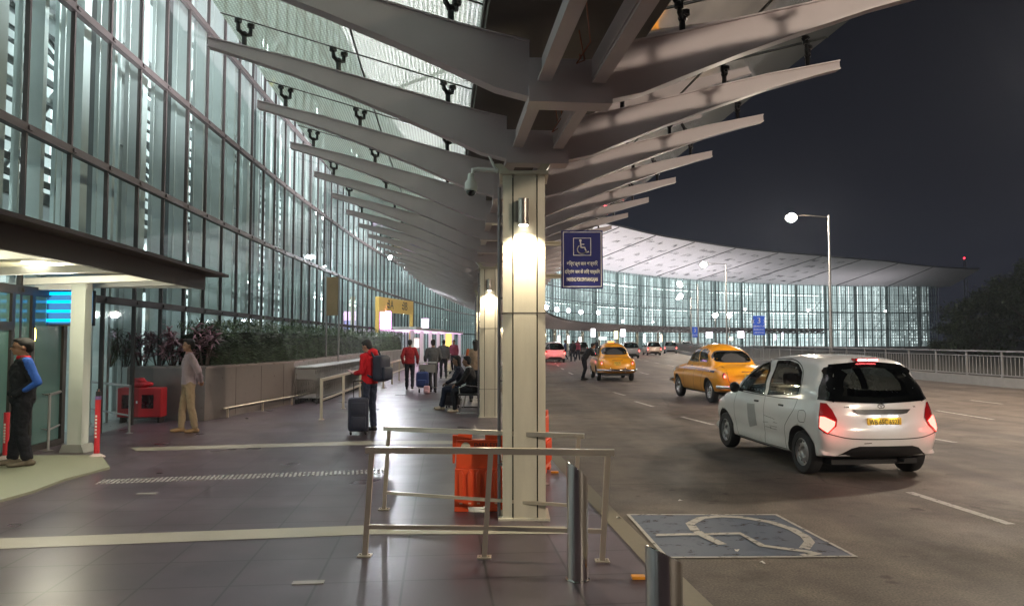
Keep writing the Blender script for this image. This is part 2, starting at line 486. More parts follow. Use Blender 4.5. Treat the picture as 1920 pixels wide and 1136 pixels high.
# raised reflective road studs
for px, py, lb in ((1197, 1084, "orange reflector stud on the ground beside the front steel bollard"), (1040, 886, "orange reflector stud on the ground beyond the column")):
    p = gp(px, py); o = MB(); o.rbox((-0.05, -0.035, 0), (0.05, 0.035, 0.022), 0.008)
    ob = o.build("road_stud", pmat("orange_reflector", (0.75, 0.30, 0.03), 0.3)); ob.location = p; tag(ob, lb, "road stud")

# =================================================================== TERMINAL BUILDING (one long curved hall)
FOFF = -7.25                   # facade offset from the column line
S_A, S_B = -46.0, 235.0
MUL = 1.3
ZT = [2.45, 4.9, 7.35, 9.8, 12.25, 14.7]
ZF = 17.8
term = thing("terminal_building", "long curved airport terminal with tall glass curtain wall and lit hall inside", "building", (0, 0, 0))
def hallwall_material():  # the hall's lighting is put into the wall as its own glow
    m, n, l = new_mat("glowing_hall_wall")
    b = n["Principled BSDF"]; b.inputs["Base Color"].default_value = (0.25, 0.29, 0.29, 1); b.inputs["Roughness"].default_value = 0.7
    uv = n.new("ShaderNodeTexCoord")
    sp = n.new("ShaderNodeSeparateXYZ"); l.new(uv.outputs["UV"], sp.inputs[0])
    def mth(op, a, b_=None, c=None):
        x = n.new("ShaderNodeMath"); x.operation = op
        for i, q in enumerate((a, b_, c)):
            if q is None: continue
            if isinstance(q, (int, float)): x.inputs[i].default_value = q
            else: l.new(q, x.inputs[i])
        return x.outputs[0]
    u = sp.outputs[0]; v = sp.outputs[1]
    def slots(src, period, width, phase=0.0):
        fr_ = mth('FRACT', mth('ADD', mth('DIVIDE', src, period), phase))
        return mth('LESS_THAN', fr_, width)
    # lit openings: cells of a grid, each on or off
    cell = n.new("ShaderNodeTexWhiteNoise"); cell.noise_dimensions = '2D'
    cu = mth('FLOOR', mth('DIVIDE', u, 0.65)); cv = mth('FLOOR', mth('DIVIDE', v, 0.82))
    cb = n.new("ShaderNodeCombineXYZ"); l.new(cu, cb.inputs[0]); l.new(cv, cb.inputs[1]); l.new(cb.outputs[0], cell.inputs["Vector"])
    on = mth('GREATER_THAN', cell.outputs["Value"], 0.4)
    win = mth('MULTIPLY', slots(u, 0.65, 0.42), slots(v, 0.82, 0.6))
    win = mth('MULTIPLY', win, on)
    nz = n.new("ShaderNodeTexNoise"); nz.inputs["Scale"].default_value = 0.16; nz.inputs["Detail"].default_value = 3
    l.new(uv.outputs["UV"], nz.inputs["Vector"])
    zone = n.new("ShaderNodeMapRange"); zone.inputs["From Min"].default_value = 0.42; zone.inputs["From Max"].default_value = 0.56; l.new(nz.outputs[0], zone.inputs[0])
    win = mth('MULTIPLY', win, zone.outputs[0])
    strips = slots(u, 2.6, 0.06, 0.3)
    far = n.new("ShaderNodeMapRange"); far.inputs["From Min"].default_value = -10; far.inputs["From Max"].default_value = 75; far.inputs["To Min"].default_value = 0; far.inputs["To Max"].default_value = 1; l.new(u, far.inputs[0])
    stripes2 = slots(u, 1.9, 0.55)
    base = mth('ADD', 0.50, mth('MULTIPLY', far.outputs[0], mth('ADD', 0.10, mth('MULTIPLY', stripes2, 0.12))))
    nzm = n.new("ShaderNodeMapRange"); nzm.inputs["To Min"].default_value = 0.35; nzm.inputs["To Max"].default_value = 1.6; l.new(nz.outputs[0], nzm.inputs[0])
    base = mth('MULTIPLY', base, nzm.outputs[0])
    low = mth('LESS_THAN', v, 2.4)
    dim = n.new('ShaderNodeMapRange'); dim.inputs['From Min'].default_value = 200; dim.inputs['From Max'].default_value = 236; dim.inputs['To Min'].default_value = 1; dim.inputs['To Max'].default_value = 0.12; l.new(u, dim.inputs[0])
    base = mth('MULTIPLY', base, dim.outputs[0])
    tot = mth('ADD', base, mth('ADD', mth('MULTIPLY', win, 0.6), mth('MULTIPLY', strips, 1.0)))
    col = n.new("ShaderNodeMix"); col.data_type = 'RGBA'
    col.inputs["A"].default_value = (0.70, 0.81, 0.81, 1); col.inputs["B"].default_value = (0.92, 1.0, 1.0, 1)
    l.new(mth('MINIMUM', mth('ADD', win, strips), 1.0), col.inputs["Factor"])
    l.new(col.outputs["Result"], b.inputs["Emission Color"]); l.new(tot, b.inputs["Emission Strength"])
    return m
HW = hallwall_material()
FG = glassmat("facade_glass", (0.80, 0.88, 0.87), 0.14, 0.03, 0.035)
w = MB(); w.uv = []
n = int((S_B - S_A) / 2)
for i in range(n + 1):
    t = S_A + (S_B - S_A) * i / n
    for z in (0.0, ZF + 0.5): w.v.append(at(t, FOFF - 4.2, z)); w.uv.append((t, z))
w.f = [(2*i, 2*i+2, 2*i+3, 2*i+1) for i in range(n)]; w.mi = [0] * n
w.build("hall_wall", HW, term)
# floors inside
w = MB()
w.sbox(S_A, S_B, FOFF - 4.1, FOFF - 2.0, 4.45, 4.75, 4)
w.sbox(S_A, S_B, FOFF - 4.1, FOFF - 2.6, 9.5, 9.8, 4)
w.build("floor_slab", pmat("grey_slab", (0.32, 0.35, 0.35), 0.6), term)
# inner fins behind the glass, two depths
w = MB(); w2 = MB()
t = S_A; i = 0; w3 = MB()
INNER = pmat("inner_column_grey", (0.50, 0.57, 0.56), 0.5, var=0.1)
while t < S_B:
    near = t < 60
    if i % 2 == 0:
        w.sbox(t + 0.35, t + 0.62, FOFF - (1.05 if t < -18 else 0.8), FOFF - 0.65, 0, ZF, 10)
    else:
        w.sbox(t + 0.42, t + 0.54, FOFF - (1.0 if t < -18 else 0.8), FOFF - 0.7, 0, ZF, 10)
    w.sbox(t + 0.92, t + 1.0, FOFF - 1.5, FOFF - 1.42, 0, ZF, 10); w.sbox(t + 1.12, t + 1.16, FOFF - 0.8, FOFF - 0.72, 0, ZF, 10)
    if t < 20 and i % 3 == 0: w3.sbox(t + 0.64, t + 0.86, FOFF - 1.35, FOFF - 1.15, 0, ZF, 10)
    if i % 7 == 3: w2.sbox(t + 0.1, t + 0.75, FOFF - 2.4, FOFF - 1.8, 0, ZF, 10)
    if i % 7 == 0:
        # sloping braces between the inner columns
        for (za, zb) in ((0.2, 4.4), (4.9, 9.4), (9.9, 14.8)):
            w2.tube([at(t + 0.3, FOFF - 2.1, za), at(t + 4.2, FOFF - 2.1, zb)], 0.07, 6)
    t += MUL; i += 1
for z in (3.2, 5.6, 6.4, 8.1, 8.9, 10.6, 11.4, 13.1, 13.9): w2.sbox(S_A, S_B, FOFF - 1.65, FOFF - 1.55, z, z + 0.09, 6)
z = 3.0
while z < 8.6:      # stair flights and galleries seen through the near glass
    w3.sbox(-29, -4, FOFF - 2.0 - 0.1 * math.sin(z * 5), FOFF - 1.92 - 0.1 * math.sin(z * 5), z, z + (0.05 if int(z * 10) % 3 else 0.12), 8); z += 0.36
for a_, b_, za, zb in ((-37, -27, 4.9, 8.6), (-27, -17, 8.4, 5.0), (-16, -7, 5.0, 8.6), (-6, 4, 9.8, 5.6)):
    for dz in (0, 0.25, 0.9): w3.tube([at(a_, FOFF - 2.3, za + dz), at((a_ + b_) / 2, FOFF - 2.3, (za + zb) / 2 + dz), at(b_, FOFF - 2.3, zb + dz)], 0.05, 5)
w3.build("inner_columns", pmat("inner_dark_column", (0.10, 0.115, 0.115), 0.5), term)
w.build("inner_fins", INNER, term)
w2.build("inner_frame", pmat("inner_frame_grey", (0.34, 0.38, 0.37), 0.45), term)
# glowing strips added in the hall to brighten the fins behind the glass
for z_, off_ in ((4.2, -3.0), (9.3, -3.2), (14.4, -2.2)):
    for k_ in range(14):
        a_ = S_A + 2 + k_ * 21
        if a_ > 205: continue
        lm = MB(); lm.sbox(a_, a_ + 15, FOFF + off_ - 0.1, FOFF + off_ + 0.1, z_, z_ + 0.06, 5)
        lm.build("added_hall_lamp", emat("added_hall_lamp_glow", (0.90, 1.0, 0.98), 17) if a_ < 40 else emat("far_added_hall_lamp_glow", (0.90, 1.0, 0.98), 6), term)
# window bays: glass with its mullions and transoms
BAY = MUL * 7
t = S_A
bi = 0
while t < S_B - 1:
    t1 = min(t + BAY, S_B)
    gm = MB(); gm.uv = []
    ns = max(1, round((t1 - t) / MUL))
    for i in range(ns + 1):
        q = t + (t1 - t) * i / ns
        for z in (0.0, ZF): gm.v.append(at(q, FOFF, z)); gm.uv.append((q, z))
    gm.f = [(2*i, 2*i+2, 2*i+3, 2*i+1) for i in range(ns)]; gm.mi = [0] * ns
    # the entrance doors stay open glass: nothing removed
    gl = gm.build("window", FG, term)
    fm = MB()
    for i in range(ns):
        q = t + (t1 - t) * i / ns
        x, y, h = fr(q)
        T = TF(at(q, FOFF, 0), rz=-h)
        fm.box((-0.035, -0.026, 0), (0.035, 0.026, ZF), T)
    for z in ZT: fm.sbox(t, t1, FOFF - 0.05, FOFF + 0.07, z - 0.065, z + 0.065, 2.6)
    # little glazing brackets at the crossings
    for z in ZT[:3]:
        for i in range(ns):
            q = t + (t1 - t) * i / ns; x, y, h = fr(q)
            fm.box((0.07, -0.05, z - 0.03), (0.10, 0.05, z + 0.03), TF(at(q, FOFF, 0), rz=-h))
    fm.build("frame", BROWNM, gl)
    t = t1; bi += 1
def interp_(tab, x):
    if x <= tab[0][0]: return tab[0][1]
    for (a, b), (c, d) in zip(tab[:-1], tab[1:]):
        if x <= c: return b + (d - b) * (x - a) / (c - a)
    return tab[-1][1]
# roof with soffit
def ov(s):       # overhang of the main roof, wider at the far wing
    if s < 50: return 9.5
    if s < 60: return 9.5 - (s - 50) * 0.15
    if s > 200: return 26 - (s - 200) * 0.30
    return min(26, 8.0 + (s - 60) * 0.16)
def roof_z(s): return 20.9 + interp_([(60, 0), (80, 0.9), (100, 1.7), (130, 1.7), (150, 1.3), (190, 0.7), (226, 0.0)], s)
SOFF = pmat("white_soffit", (0.62, 0.60, 0.62), 0.7, var=0.08, scale=0.5)
w = MB()
n = int((S_B - S_A) / 3)
for i in range(n + 1):
    q = S_A + (S_B + 4 - S_A) * i / n
    o_ = ov(q); zf = ZF - 0.4; zr = roof_z(q)
    w.v += [at(q, FOFF - 12, ZF - 0.35), at(q, FOFF + 0.0, zf), at(q, FOFF + o_, zr), at(q, FOFF + o_, zr + 0.35), at(q, FOFF - 12, zr + 0.35)]
for i in range(n):
    for j in range(5):
        w.f.append((5*i+j, 5*(i+1)+j, 5*(i+1)+(j+1)%5, 5*i+(j+1)%5)); w.mi.append(1 if j in (2, 3) else 0)
w.f += [(0, 1, 2, 3, 4), tuple(5*n + k for k in (4, 3, 2, 1, 0))]; w.mi += [0, 0]
roof = w.build("roof", [SOFF, pmat("roof_metal", (0.12, 0.12, 0.13), 0.5, 0.3)], term)
# seams across the soffit and handwriting-like strokes
w = MB()
q = S_A + 4
random.seed(5)
def soff(s, a, dz=0.0):
    o_ = ov(s); zr = roof_z(s); zf = ZF - 0.4
    return at(s, FOFF + o_ * a, zf + (zr - zf) * a - dz)
while q < S_B:
    w = MB(); w.tube([soff(q, 0.01, 0.06), soff(q, 0.5, 0.06), soff(q, 1.0, 0.06)], 0.09, 4, sq=True)
    q += 15.5
    w.build("soffit_seam", pmat("soffit_seam", (0.10, 0.10, 0.10), 0.6), roof)
w = MB()
for s0 in range(44, 190, 5):
    for row in (0.14, 0.32, 0.5, 0.68, 0.86):
        s_ = s0 + random.uniform(0, 2)
        nst = random.randint(1, 4)
        for _ in range(nst):
            a0 = row + random.uniform(-0.03, 0.03)
            pts = []
            L_ = random.uniform(0.5, 1.1); ph = random.uniform(0, 6); am = random.uniform(0.01, 0.035)
            for k in range(9):
                t = k / 8
                pts.append(soff(s_ + L_ * t + 0.25 * math.sin(ph + 7 * t), a0 + am * math.sin(ph + 9 * t), 0.03))
            w.tube(pts, 0.034, 4)
            s_ += L_ * 0.8
o = w.build("soffit_script", pmat("script_ink", (0.16, 0.16, 0.17), 0.7), roof); o["kind"] = "stuff"

# =================================================================== GLASS CANOPY ON STEEL RIBS
can = thing("glass_canopy", "long V shaped glass canopy on tapered brown steel ribs over the pavement", "canopy", (0, 0, 0))
RIBM = pmat("rib_paint", (0.52, 0.455, 0.475), 0.42, 0.0, 0.20, 1.4, bump=0.08, coat=0.1)
RS = 1.87
SB0 = s_of_y(7.3)
rib_pts = []
def rib_profile(sgn):
    # (offset, z_bottom, z_top)
    base = [(0.30, 3.50, 3.90), (0.55, 3.56, 3.95), (0.85, 3.69, 4.02), (1.3, 3.88, 4.14), (1.8, 4.075, 4.27), (2.4, 4.295, 4.43), (2.95, 4.465, 4.55), (3.18, 4.53, 4.60)]
    return [(sgn * a, b, c) for a, b, c in base]
def rib_mb():
    mb = MB()
    for sgn in (-1, 1):
        P = rib_profile(sgn)
        W = 0.045
        n_ = len(P)
        vs = []
        for (o, zb, zt) in P: 
            ww = W * (1.0 if abs(o) < 2 else 0.8)
            vs += [(o, -ww, zb), (o, ww, zb), (o, ww * 0.85, zt), (o, -ww * 0.85, zt)]
        fs = [(0, 1, 2, 3), tuple(4*(n_-1)+k for k in (3, 2, 1, 0))]
        for i in range(n_ - 1):
            for j in range(4): fs.append((4*i+j, 4*(i+1)+j, 4*(i+1)+(j+1)%4, 4*i+(j+1)%4))
        mb.add(vs, fs)
        # flanges: a proud bottom plate and a top plate
        for zi, dz0, dz1, wf in ((1, -0.016, 0.0, 0.066), (2, 0.0, 0.012, 0.058)):
            vs = []
            for p in P:
                o = p[0]; z = p[zi]; wz = wf * (1.0 if abs(o) < 2 else 0.8)
                vs += [(o, -wz, z + dz0), (o, wz, z + dz0), (o, wz, z + dz1), (o, -wz, z + dz1)]
            mb.add(vs, fs)
    mb.box((-0.31, -0.10, 3.44), (0.31, 0.10, 3.56)); mb.box((-0.305, -0.058, 3.56), (0.305, 0.058, 3.78))
    return mb
RIBMESH = None
FIT = pmat("cast_black_fitting", (0.02, 0.02, 0.022), 0.35, 0.5)
def fitting_mb(only=None):
    mb = MB()
    for qi, (sgn, o, z) in enumerate([(sg_, a_, b_) for sg_ in (-1, 1) for a_, b_ in ((0.88, 4.05), (1.95, 4.33), (2.85, 4.56))]):
        if only is not None and qi != only: continue
        x = sgn * o; zg = glass_z(o) - 0.02
        mb.cyl((x, 0, z - 0.02), (x, 0, z + 0.10), 0.024, 8)
        mb.ell((x, 0, z + 0.10), (0.036, 0.036, 0.03), 8, 6)
        for dx, dy in ((-0.045, -0.06), (0.045, 0.06)):
            mb.tube([(x, 0, z + 0.09), (x + dx * 0.9, dy, z + 0.12), (x + dx, dy, zg - 0.03)], [0.02, 0.023, 0.016], 6)
            mb.cyl((x + dx, dy, zg - 0.035), (x + dx, dy, zg), 0.036, 8)
    return mb
def glass_z(o): o = abs(o); return 4.14 + (o - 0.45) * (4.87 - 4.14) / (3.08 - 0.45)
ribs = [k for k in range(-4, 124)]
proto = rib_mb().build("rib", RIBM, can, smooth=30)
fprotos = [fitting_mb(q).build("glass_fitting", FIT, proto, smooth=40) for q in range(6)]
fsrc = fitting_mb()
near_ribs = [k for k in ribs if k <= 95]
first = True
for k in near_ribs:
    s_ = SB0 + k * RS; x, y, h = fr(s_)
    o = proto if first else proto.copy()
    if not first:
        COL.objects.link(o); o.parent = can
        if k < 12:
            for fp in fprotos: f2 = fp.copy(); COL.objects.link(f2); f2.parent = o
    o.location = (x, y, 0); o.rotation_euler = (0, 0, -h)
    first = False
far_mb = MB(); src = rib_mb()
for k in ribs:
    if k > 95:
        s_ = SB0 + k * RS; x, y, h = fr(s_)
        far_mb.add(src.v, src.f, TF((x, y, 0), rz=-h))
o = far_mb.build("rib", RIBM, can); o["kind"] = "stuff"
far_mb = MB()
for k in ribs:
    if 12 <= k < 60:
        s_ = SB0 + k * RS; x, y, h = fr(s_)
        far_mb.add(fsrc.v, fsrc.f, TF((x, y, 0), rz=-h))
o = far_mb.build("glass_fitting", FIT, can); o["kind"] = "stuff"
s0 = SB0 - 4 * RS; s1 = SB0 + 123 * RS
# twin longitudinal beams and gutter
for sg in (-1, 1):
    w = MB()
    for k in ribs[:-1]:
        a = SB0 + k * RS + 0.13; b_ = SB0 + (k + 1) * RS - 0.13
        w.sbox(a, b_, sg * 0.15 + (0.0 if sg > 0 else -0.07), sg * 0.15 + (0.07 if sg > 0 else 0.0), 3.62, 3.76, 2)
        w.sbox(a, b_, sg * 0.15 + (0.0 if sg > 0 else -0.10), sg * 0.15 + (0.10 if sg > 0 else 0.0), 3.58, 3.60, 2)
    w.build("longitudinal_beam", RIBM, can)
w = MB(); w.sbox(s0, s1, -0.62, 0.62, 4.03, 4.12, 1.9)
w.sbox(s0, s1, -0.64, -0.60, 4.12, 4.26, 1.9); w.sbox(s0, s1, 0.60, 0.64, 4.12, 4.26, 1.9)
w2 = MB()
for k_, (x_, y_) in enumerate(((0.55, 5.9), (0.42, 6.6), (0.50, 4.9))):
    w2.tube([(x_, y_, 4.02), (x_ + 0.04, y_ + 0.1, 3.75), (x_ - 0.05, y_ + 0.15, 3.62), (x_ + 0.02, y_ + 0.3, 3.7), (x_, y_ + 0.5, 4.0)], 0.006, 5)
w2.build("cable", pmat("red_brown_cable", (0.25, 0.08, 0.04), 0.5), can)
w.build("gutter", pmat("gutter_dark", (0.10, 0.085, 0.075), 0.6), can)
def fritglass():
    m, n, l = new_mat("fritted_canopy_glass")
    n.remove(n["Principled BSDF"])
    uv = n.new("ShaderNodeTexCoord")
    sp = n.new("ShaderNodeSeparateXYZ"); l.new(uv.outputs["UV"], sp.inputs[0])
    def mth(op, a, b_=None):
        x = n.new("ShaderNodeMath"); x.operation = op
        for i, q in enumerate((a, b_)):
            if q is None: continue
            if isinstance(q, (int, float)): x.inputs[i].default_value = q
            else: l.new(q, x.inputs[i])
        return x.outputs[0]
    fu = mth('FRACT', mth('DIVIDE', sp.outputs[0], 0.052)); fv = mth('FRACT', mth('DIVIDE', sp.outputs[1], 0.036))
    dot = mth('MULTIPLY', mth('LESS_THAN', fu, 0.72), mth('LESS_THAN', fv, 0.62))
    d = n.new("ShaderNodeBsdfDiffuse"); d.inputs[0].default_value = (0.68, 0.86, 0.74, 1)
    t = n.new("ShaderNodeBsdfTranslucent"); t.inputs[0].default_value = (0.70, 0.90, 0.79, 1)
    dt = n.new("ShaderNodeMixShader"); dt.inputs[0].default_value = 0.55; l.new(d.outputs[0], dt.inputs[1]); l.new(t.outputs[0], dt.inputs[2])
    tr = n.new("ShaderNodeBsdfTransparent"); tr.inputs[0].default_value = (0.75, 0.85, 0.80, 1)
    g = n.new("ShaderNodeBsdfGlossy"); g.inputs["Roughness"].default_value = 0.05
    mr = n.new("ShaderNodeMapRange"); mr.inputs["To Min"].default_value = 0.55; mr.inputs["To Max"].default_value = 0.96; l.new(dot, mr.inputs[0])
    mx = n.new("ShaderNodeMixShader"); l.new(mr.outputs[0], mx.inputs[0]); l.new(tr.outputs[0], mx.inputs[1]); l.new(dt.outputs[0], mx.inputs[2])
    fg = n.new("ShaderNodeFresnel"); fg.inputs[0].default_value = 1.45
    m2 = n.new("ShaderNodeMixShader"); l.new(fg.outputs[0], m2.inputs[0]); l.new(mx.outputs[0], m2.inputs[1]); l.new(g.outputs[0], m2.inputs[2])
    l.new(m2.outputs[0], n["Material Output"].inputs[0])
    return m
FRIT = fritglass()
for sg in (-1, 1):
    w = MB(); w.uv = []
    for k in ribs[:-1]:
        a = SB0 + k * RS; b_ = a + RS
        for (o0, o1) in ((0.64, 1.76), (1.775, 3.08)):
            base = len(w.v)
            for q in (a + 0.008, b_ - 0.008):
                for o_ in (o0, o1):
                    w.v.append(at(q, sg * o_, glass_z(o_))); w.uv.append((q, o_))
            w.f.append((base, base+1, base+3, base+2)); w.mi.append(0)
    gr = w.build("glass_roof", FRIT, can)
    w = MB()
    for k in ribs[:60]:      # dark silicone joints
        a = SB0 + k * RS
        pts = [at(a, sg * 0.45, glass_z(.45) - .004), at(a, sg * 3.08, glass_z(3.08) - .004)]
        w.tube(pts, 0.008, 4)
    w.sbox(s0, s1, sg * 1.76, sg * 1.775, glass_z(1.77) - 0.01, glass_z(1.77) + 0.005, 1.9)
    w.build("joint", pmat("silicone", (0.04, 0.045, 0.04), 0.5), gr)

# columns
COLM = pmat("cream_column_paint", (0.56, 0.52, 0.42), 0.42, var=0.22, scale=2.6, bump=0.08, bscale=12, stretch=(3, 3, 0.5))
WARMLAMP = emat("warm_lamp_glass", (1.0, 0.93, 0.75), 10)
def column_parts(root):
    mb = MB()
    # core panel and two side panels separated by dark grooves
    mb.prism([(-0.095, -0.21), (0.125, -0.21), (0.125, -0.12), (-0.095, -0.12)], 0.02, 3.30)
    mb.prism([(-0.20, -0.185), (-0.108, -0.207), (-0.108, 0.20), (-0.20, 0.17)], 0.02, 3.30)
    mb.prism([(0.138, -0.207), (0.21, -0.195), (0.21, 0.18), (0.138, 0.20)], 0.02, 3.30)
    mb.prism([(-0.095, 0.12), (0.125, 0.12), (0.125, 0.21), (-0.095, 0.21)], 0.02, 3.30)
    sh = mb.build("shaft", COLM, root, smooth=20)
    mb = MB(); mb.box((-0.212, -0.2115, 1.96), (0.213, 0.2, 1.968)); mb.box((-0.212, -0.2115, 0.62), (0.213, 0.2, 0.627)); mb.build('panel_joint', pmat('column_groove', (0.05, 0.045, 0.04), 0.7), root)
    mb = MB(); mb.box((-0.19, -0.17, 0.0), (0.20, 0.17, 3.28)); mb.build("core", pmat("column_groove", (0.05, 0.045, 0.04), 0.7), root)
    mb = MB(); mb.tube([(-0.235, -0.10, 0.0), (-0.235, -0.10, 3.2)], 0.016, 8); mb.tube([(-0.235, -0.05, 0.0), (-0.235, -0.05, 1.35)], 0.012, 8)
    for z in (0.5, 1.3, 2.1, 2.9): mb.box((-0.25, -0.125, z), (-0.19, -0.075, z + 0.02))
    mb.build('conduit', pmat('conduit_grey', (0.2, 0.18, 0.2), 0.4, 0.3), root)
    mb = MB(); mb.rbox((-0.235, -0.235, 3.30), (0.245, 0.235, 3.335), 0.006); mb.box((-0.24, -0.23, 0.0), (0.25, 0.23, 0.02))
    for k in range(2):
        x = -0.15 + 0.3 * k
        mb.prism([(x - 0.05, 3.335), (x + 0.05, 3.335), (x + 0.09 * (1 if k else -1) + 0.03, 3.44), (x + 0.09 * (1 if k else -1) - 0.05, 3.44)], -0.07, 0.07, 'y')
    mb.build("cap", COLM, root)
    mb = MB(); mb.cyl((0.0, -0.285, 2.80), (0.0, -0.285, 3.05), 0.05, 20); mb.box((-0.075, -0.24, 2.84), (0.0, -0.212, 3.04)); mb.box((-0.02, -0.26, 2.89), (0.02, -0.21, 2.99))
    wlp = mb.build("wall_lamp", pmat("lamp_steel", (0.35, 0.32, 0.29), 0.35, 0.9), root, smooth=40)
    mb = MB(); mb.cyl((0.0, -0.285, 2.79), (0.0, -0.285, 2.798), 0.042, 20); mb.build("lens", WARMLAMP, wlp)
SP = 5 * RS
col_labels = {0: "cream steel column nearest, with the blue parking sign and a lit cylinder lamp",
              1: "second cream column, lamp lit, just behind the nearest column beside the seated travellers"}
for k in range(0, 20):
    s_ = SB0 + k * SP; x, y, h = fr(s_)
    if k == 0: x = 0.11
    root = thing("canopy_column", col_labels.get(k, "cream canopy column farther along the row down the pavement"), "column", (x, y, 0), -h * (0.0 if k == 0 else 1), "columns carrying the glass canopy")
    if k == 0:
        column_parts(root); pr = root
    else:
        for ch in pr.children:
            if ch.type != 'MESH': continue
            c = ch.copy(); COL.objects.link(c); c.parent = root
            for g2 in ch.children:
                d = g2.copy(); COL.objects.link(d); d.parent = c
    if k < 12:
        lamp("column_lamp", 'SPOT', (0.0, -0.30, 2.78), 95 if k < 3 else 75, (1.0, 0.86, 0.62), root, spot_size=R(150), spot_blend=0.6, shadow_soft_size=0.04, rot=(R(-14), 0, 0))

# =================================================================== STREET LAMPS, SIGNS, PARAPET
POLEM = pmat("galvanised_pole", (0.27, 0.27, 0.27), 0.5, 0.4)
LAMPW = emat("street_lamp_glow", (1.0, 0.92, 0.78), 60)
def street_lamp(x, y, H, arm, label, power, rz=0.0, col=(1.0, 0.84, 0.66), head_r=0.21, grp="tall street lamps behind the parapet"):
    r = thing("street_lamp", label, "street lamp", (x, y, 0), rz, grp)
    mb = MB(); mb.tube([(0, 0, -0.05), (0, 0, 0.5), (0, 0, H)], [0.11, 0.10, 0.05], 12); mb.cyl((0, 0, -0.05), (0, 0, 0.06), 0.2, 12)
    mb.build("pole", POLEM, r, smooth=40)
    mb = MB(); mb.tube([(0, 0, H - 0.12), (-arm * 0.5, 0, H - 0.02), (-arm + 0.3, 0, H + 0.0)], 0.022, 8); mb.build("arm", DARKSTEEL, r)
    mb = MB(); mb.rbox((-arm - 0.35, -0.14, H - 0.06), (-arm + 0.35, 0.14, H + 0.06), 0.05); hd = mb.build("lamp_head", DARKSTEEL, r, smooth=40)
    mb = MB(); mb.ell((-arm, 0, H - 0.15), (head_r * 1.5, head_r * 1.4, head_r * 1.25), 20, 12); mb.build("lens", LAMPW, hd, smooth=True)  # lens swollen past the head to stand in for bloom
    if power: lamp("lamp_light", 'POINT', (-arm, 0, H - 0.50), power, col, r, shadow_soft_size=0.35)
    return r
street_lamp(19.4, 45, 9.35, 2.3, "nearest tall street lamp behind the railing, lit brightest against the dark sky", 2600)
street_lamp(21.1, 72.7, 9.3, 2.2, "second tall street lamp, its head in front of the white soffit", 2400)
street_lamp(25.2, 100, 9.3, 2.4, "third tall street lamp, farther along past the second one", 2600)
street_lamp(31.5, 130, 9.3, 2.2, "fourth tall street lamp, small, level with the far glass wall", 2600)
# the same row goes on towards and past the camera
street_lamp(17.2, 17.5, 9.3, 2.4, "street lamp of the railing row, out of the picture to the right", 4200)
street_lamp(17.2, -10.0, 9.3, 2.4, "street lamp of the railing row, behind the photographer", 6500)
for (px, py, D, lb) in ((1341, 590, 150, "bright white lamp low in front of the far wing, first of a close pair"), (1367, 590, 152, "bright white lamp low in front of the far wing, second of a close pair"),
                        (1397, 578, 160, "small white lamp beside the close pair of bright lamps"), (1516, 580, 150, "white lamp at the far lattice wall left of the tall near pole"), (1660, 582, 175, "small pale lamp near the dim right end of the far wing")):
    p = dp(px, py, D)
    street_lamp(p.x, p.y, p.z, 0.01, lb, 900 if px < 1380 else 0, col=(0.95, 0.97, 1.0), head_r=0.34 if px < 1380 else 0.16, grp="white lamps in front of the far wing")
# flood light at facade
def flood(px, py, D, label, power, r=0.16):
    p = dp(px, py, D)
    o = thing("flood_light", label, "flood light", (p.x, p.y, p.z), 0, "round white flood lights")
    mb = MB(); mb.cyl((0, 0.14, 0), (0, 0, 0), r * 0.9, 16, r2=r * 1.15); mb.tube([(0, 0.08, 0), (0, 0.2, 0.18)], 0.02, 6); mb.build("housing", DARKSTEEL, o)
    mb = MB(); mb.ell((0, 0, 0), (r, 0.05, r), 14, 8); mb.build("lens", emat("flood_glow", (0.9, 0.96, 1.0), 60), o)
    if power: lamp("flood_beam", 'POINT', (0, -0.2, 0), power, (0.88, 0.94, 1.0), o, shadow_soft_size=0.1)
flood(732, 483, 40, "brilliant white flood light under the canopy edge against the glass wall", 500, 0.11)
flood(759, 500, 44, "small white flood light just right of the brilliant one under the canopy edge", 0, 0.05)
for i, (px, py) in enumerate(((1024, 576), (1044, 580), (1066, 582), (1089, 585), (1122, 586))):
    flood(px, py, 100 + i * 6, ("first", "second", "third", "fourth", "fifth")[i] + " from the left in the row of white lights on the far blue glass wall", 160 if i in (1, 3) else 0, 0.3)
flood(1034 + 240, 532, 120, "round white light high on the far wall between the script ceiling and the lamps", 0, 0.4)
flood(1276, 555, 118, "round white light lower on the far wall, below another one", 0, 0.4)
flood(1168, 602, 140, "small white light low on the far blue wall right of the row of five", 0, 0.22)
flood(1224, 604, 150, "tiny white light low on the far blue wall, alone", 0, 0.14)

# soffit uplights standing on the canopy roof; near ones added to brighten the glass
for i, s_ in enumerate(range(-40, 226, 14)):
    p = at(s_, 1.0 if s_ > 40 else -2.2, 4.2 if s_ > 40 else 4.72)
    o = thing("uplight", "small unseen projector on the canopy roof shining up at the white soffit", "uplight", tuple(p), -fr(s_)[2], "projectors on the canopy roof")
    mb = MB(); mb.rbox((-0.2, -0.25, 0.0), (0.2, 0.25, 0.22), 0.02); mb.build("housing", DARKSTEEL, o)
    mb = MB(); mb.box((-0.16, -0.2, 0.222), (0.16, 0.2, 0.226)); mb.build("lens", emat("uplight_glass", (1.0, 0.97, 0.98), 8), o)
    falloff = 1.0 if s_ < 165 else 0.35
    lamp("uplight_beam", 'SPOT', (0, 0, 0.3), (4000 if s_ > 40 else 12000) * falloff, (1.0, 0.93, 0.96), o, spot_size=R(150), spot_blend=0.9, shadow_soft_size=0.3, rot=(R(180), R(-12), 0))

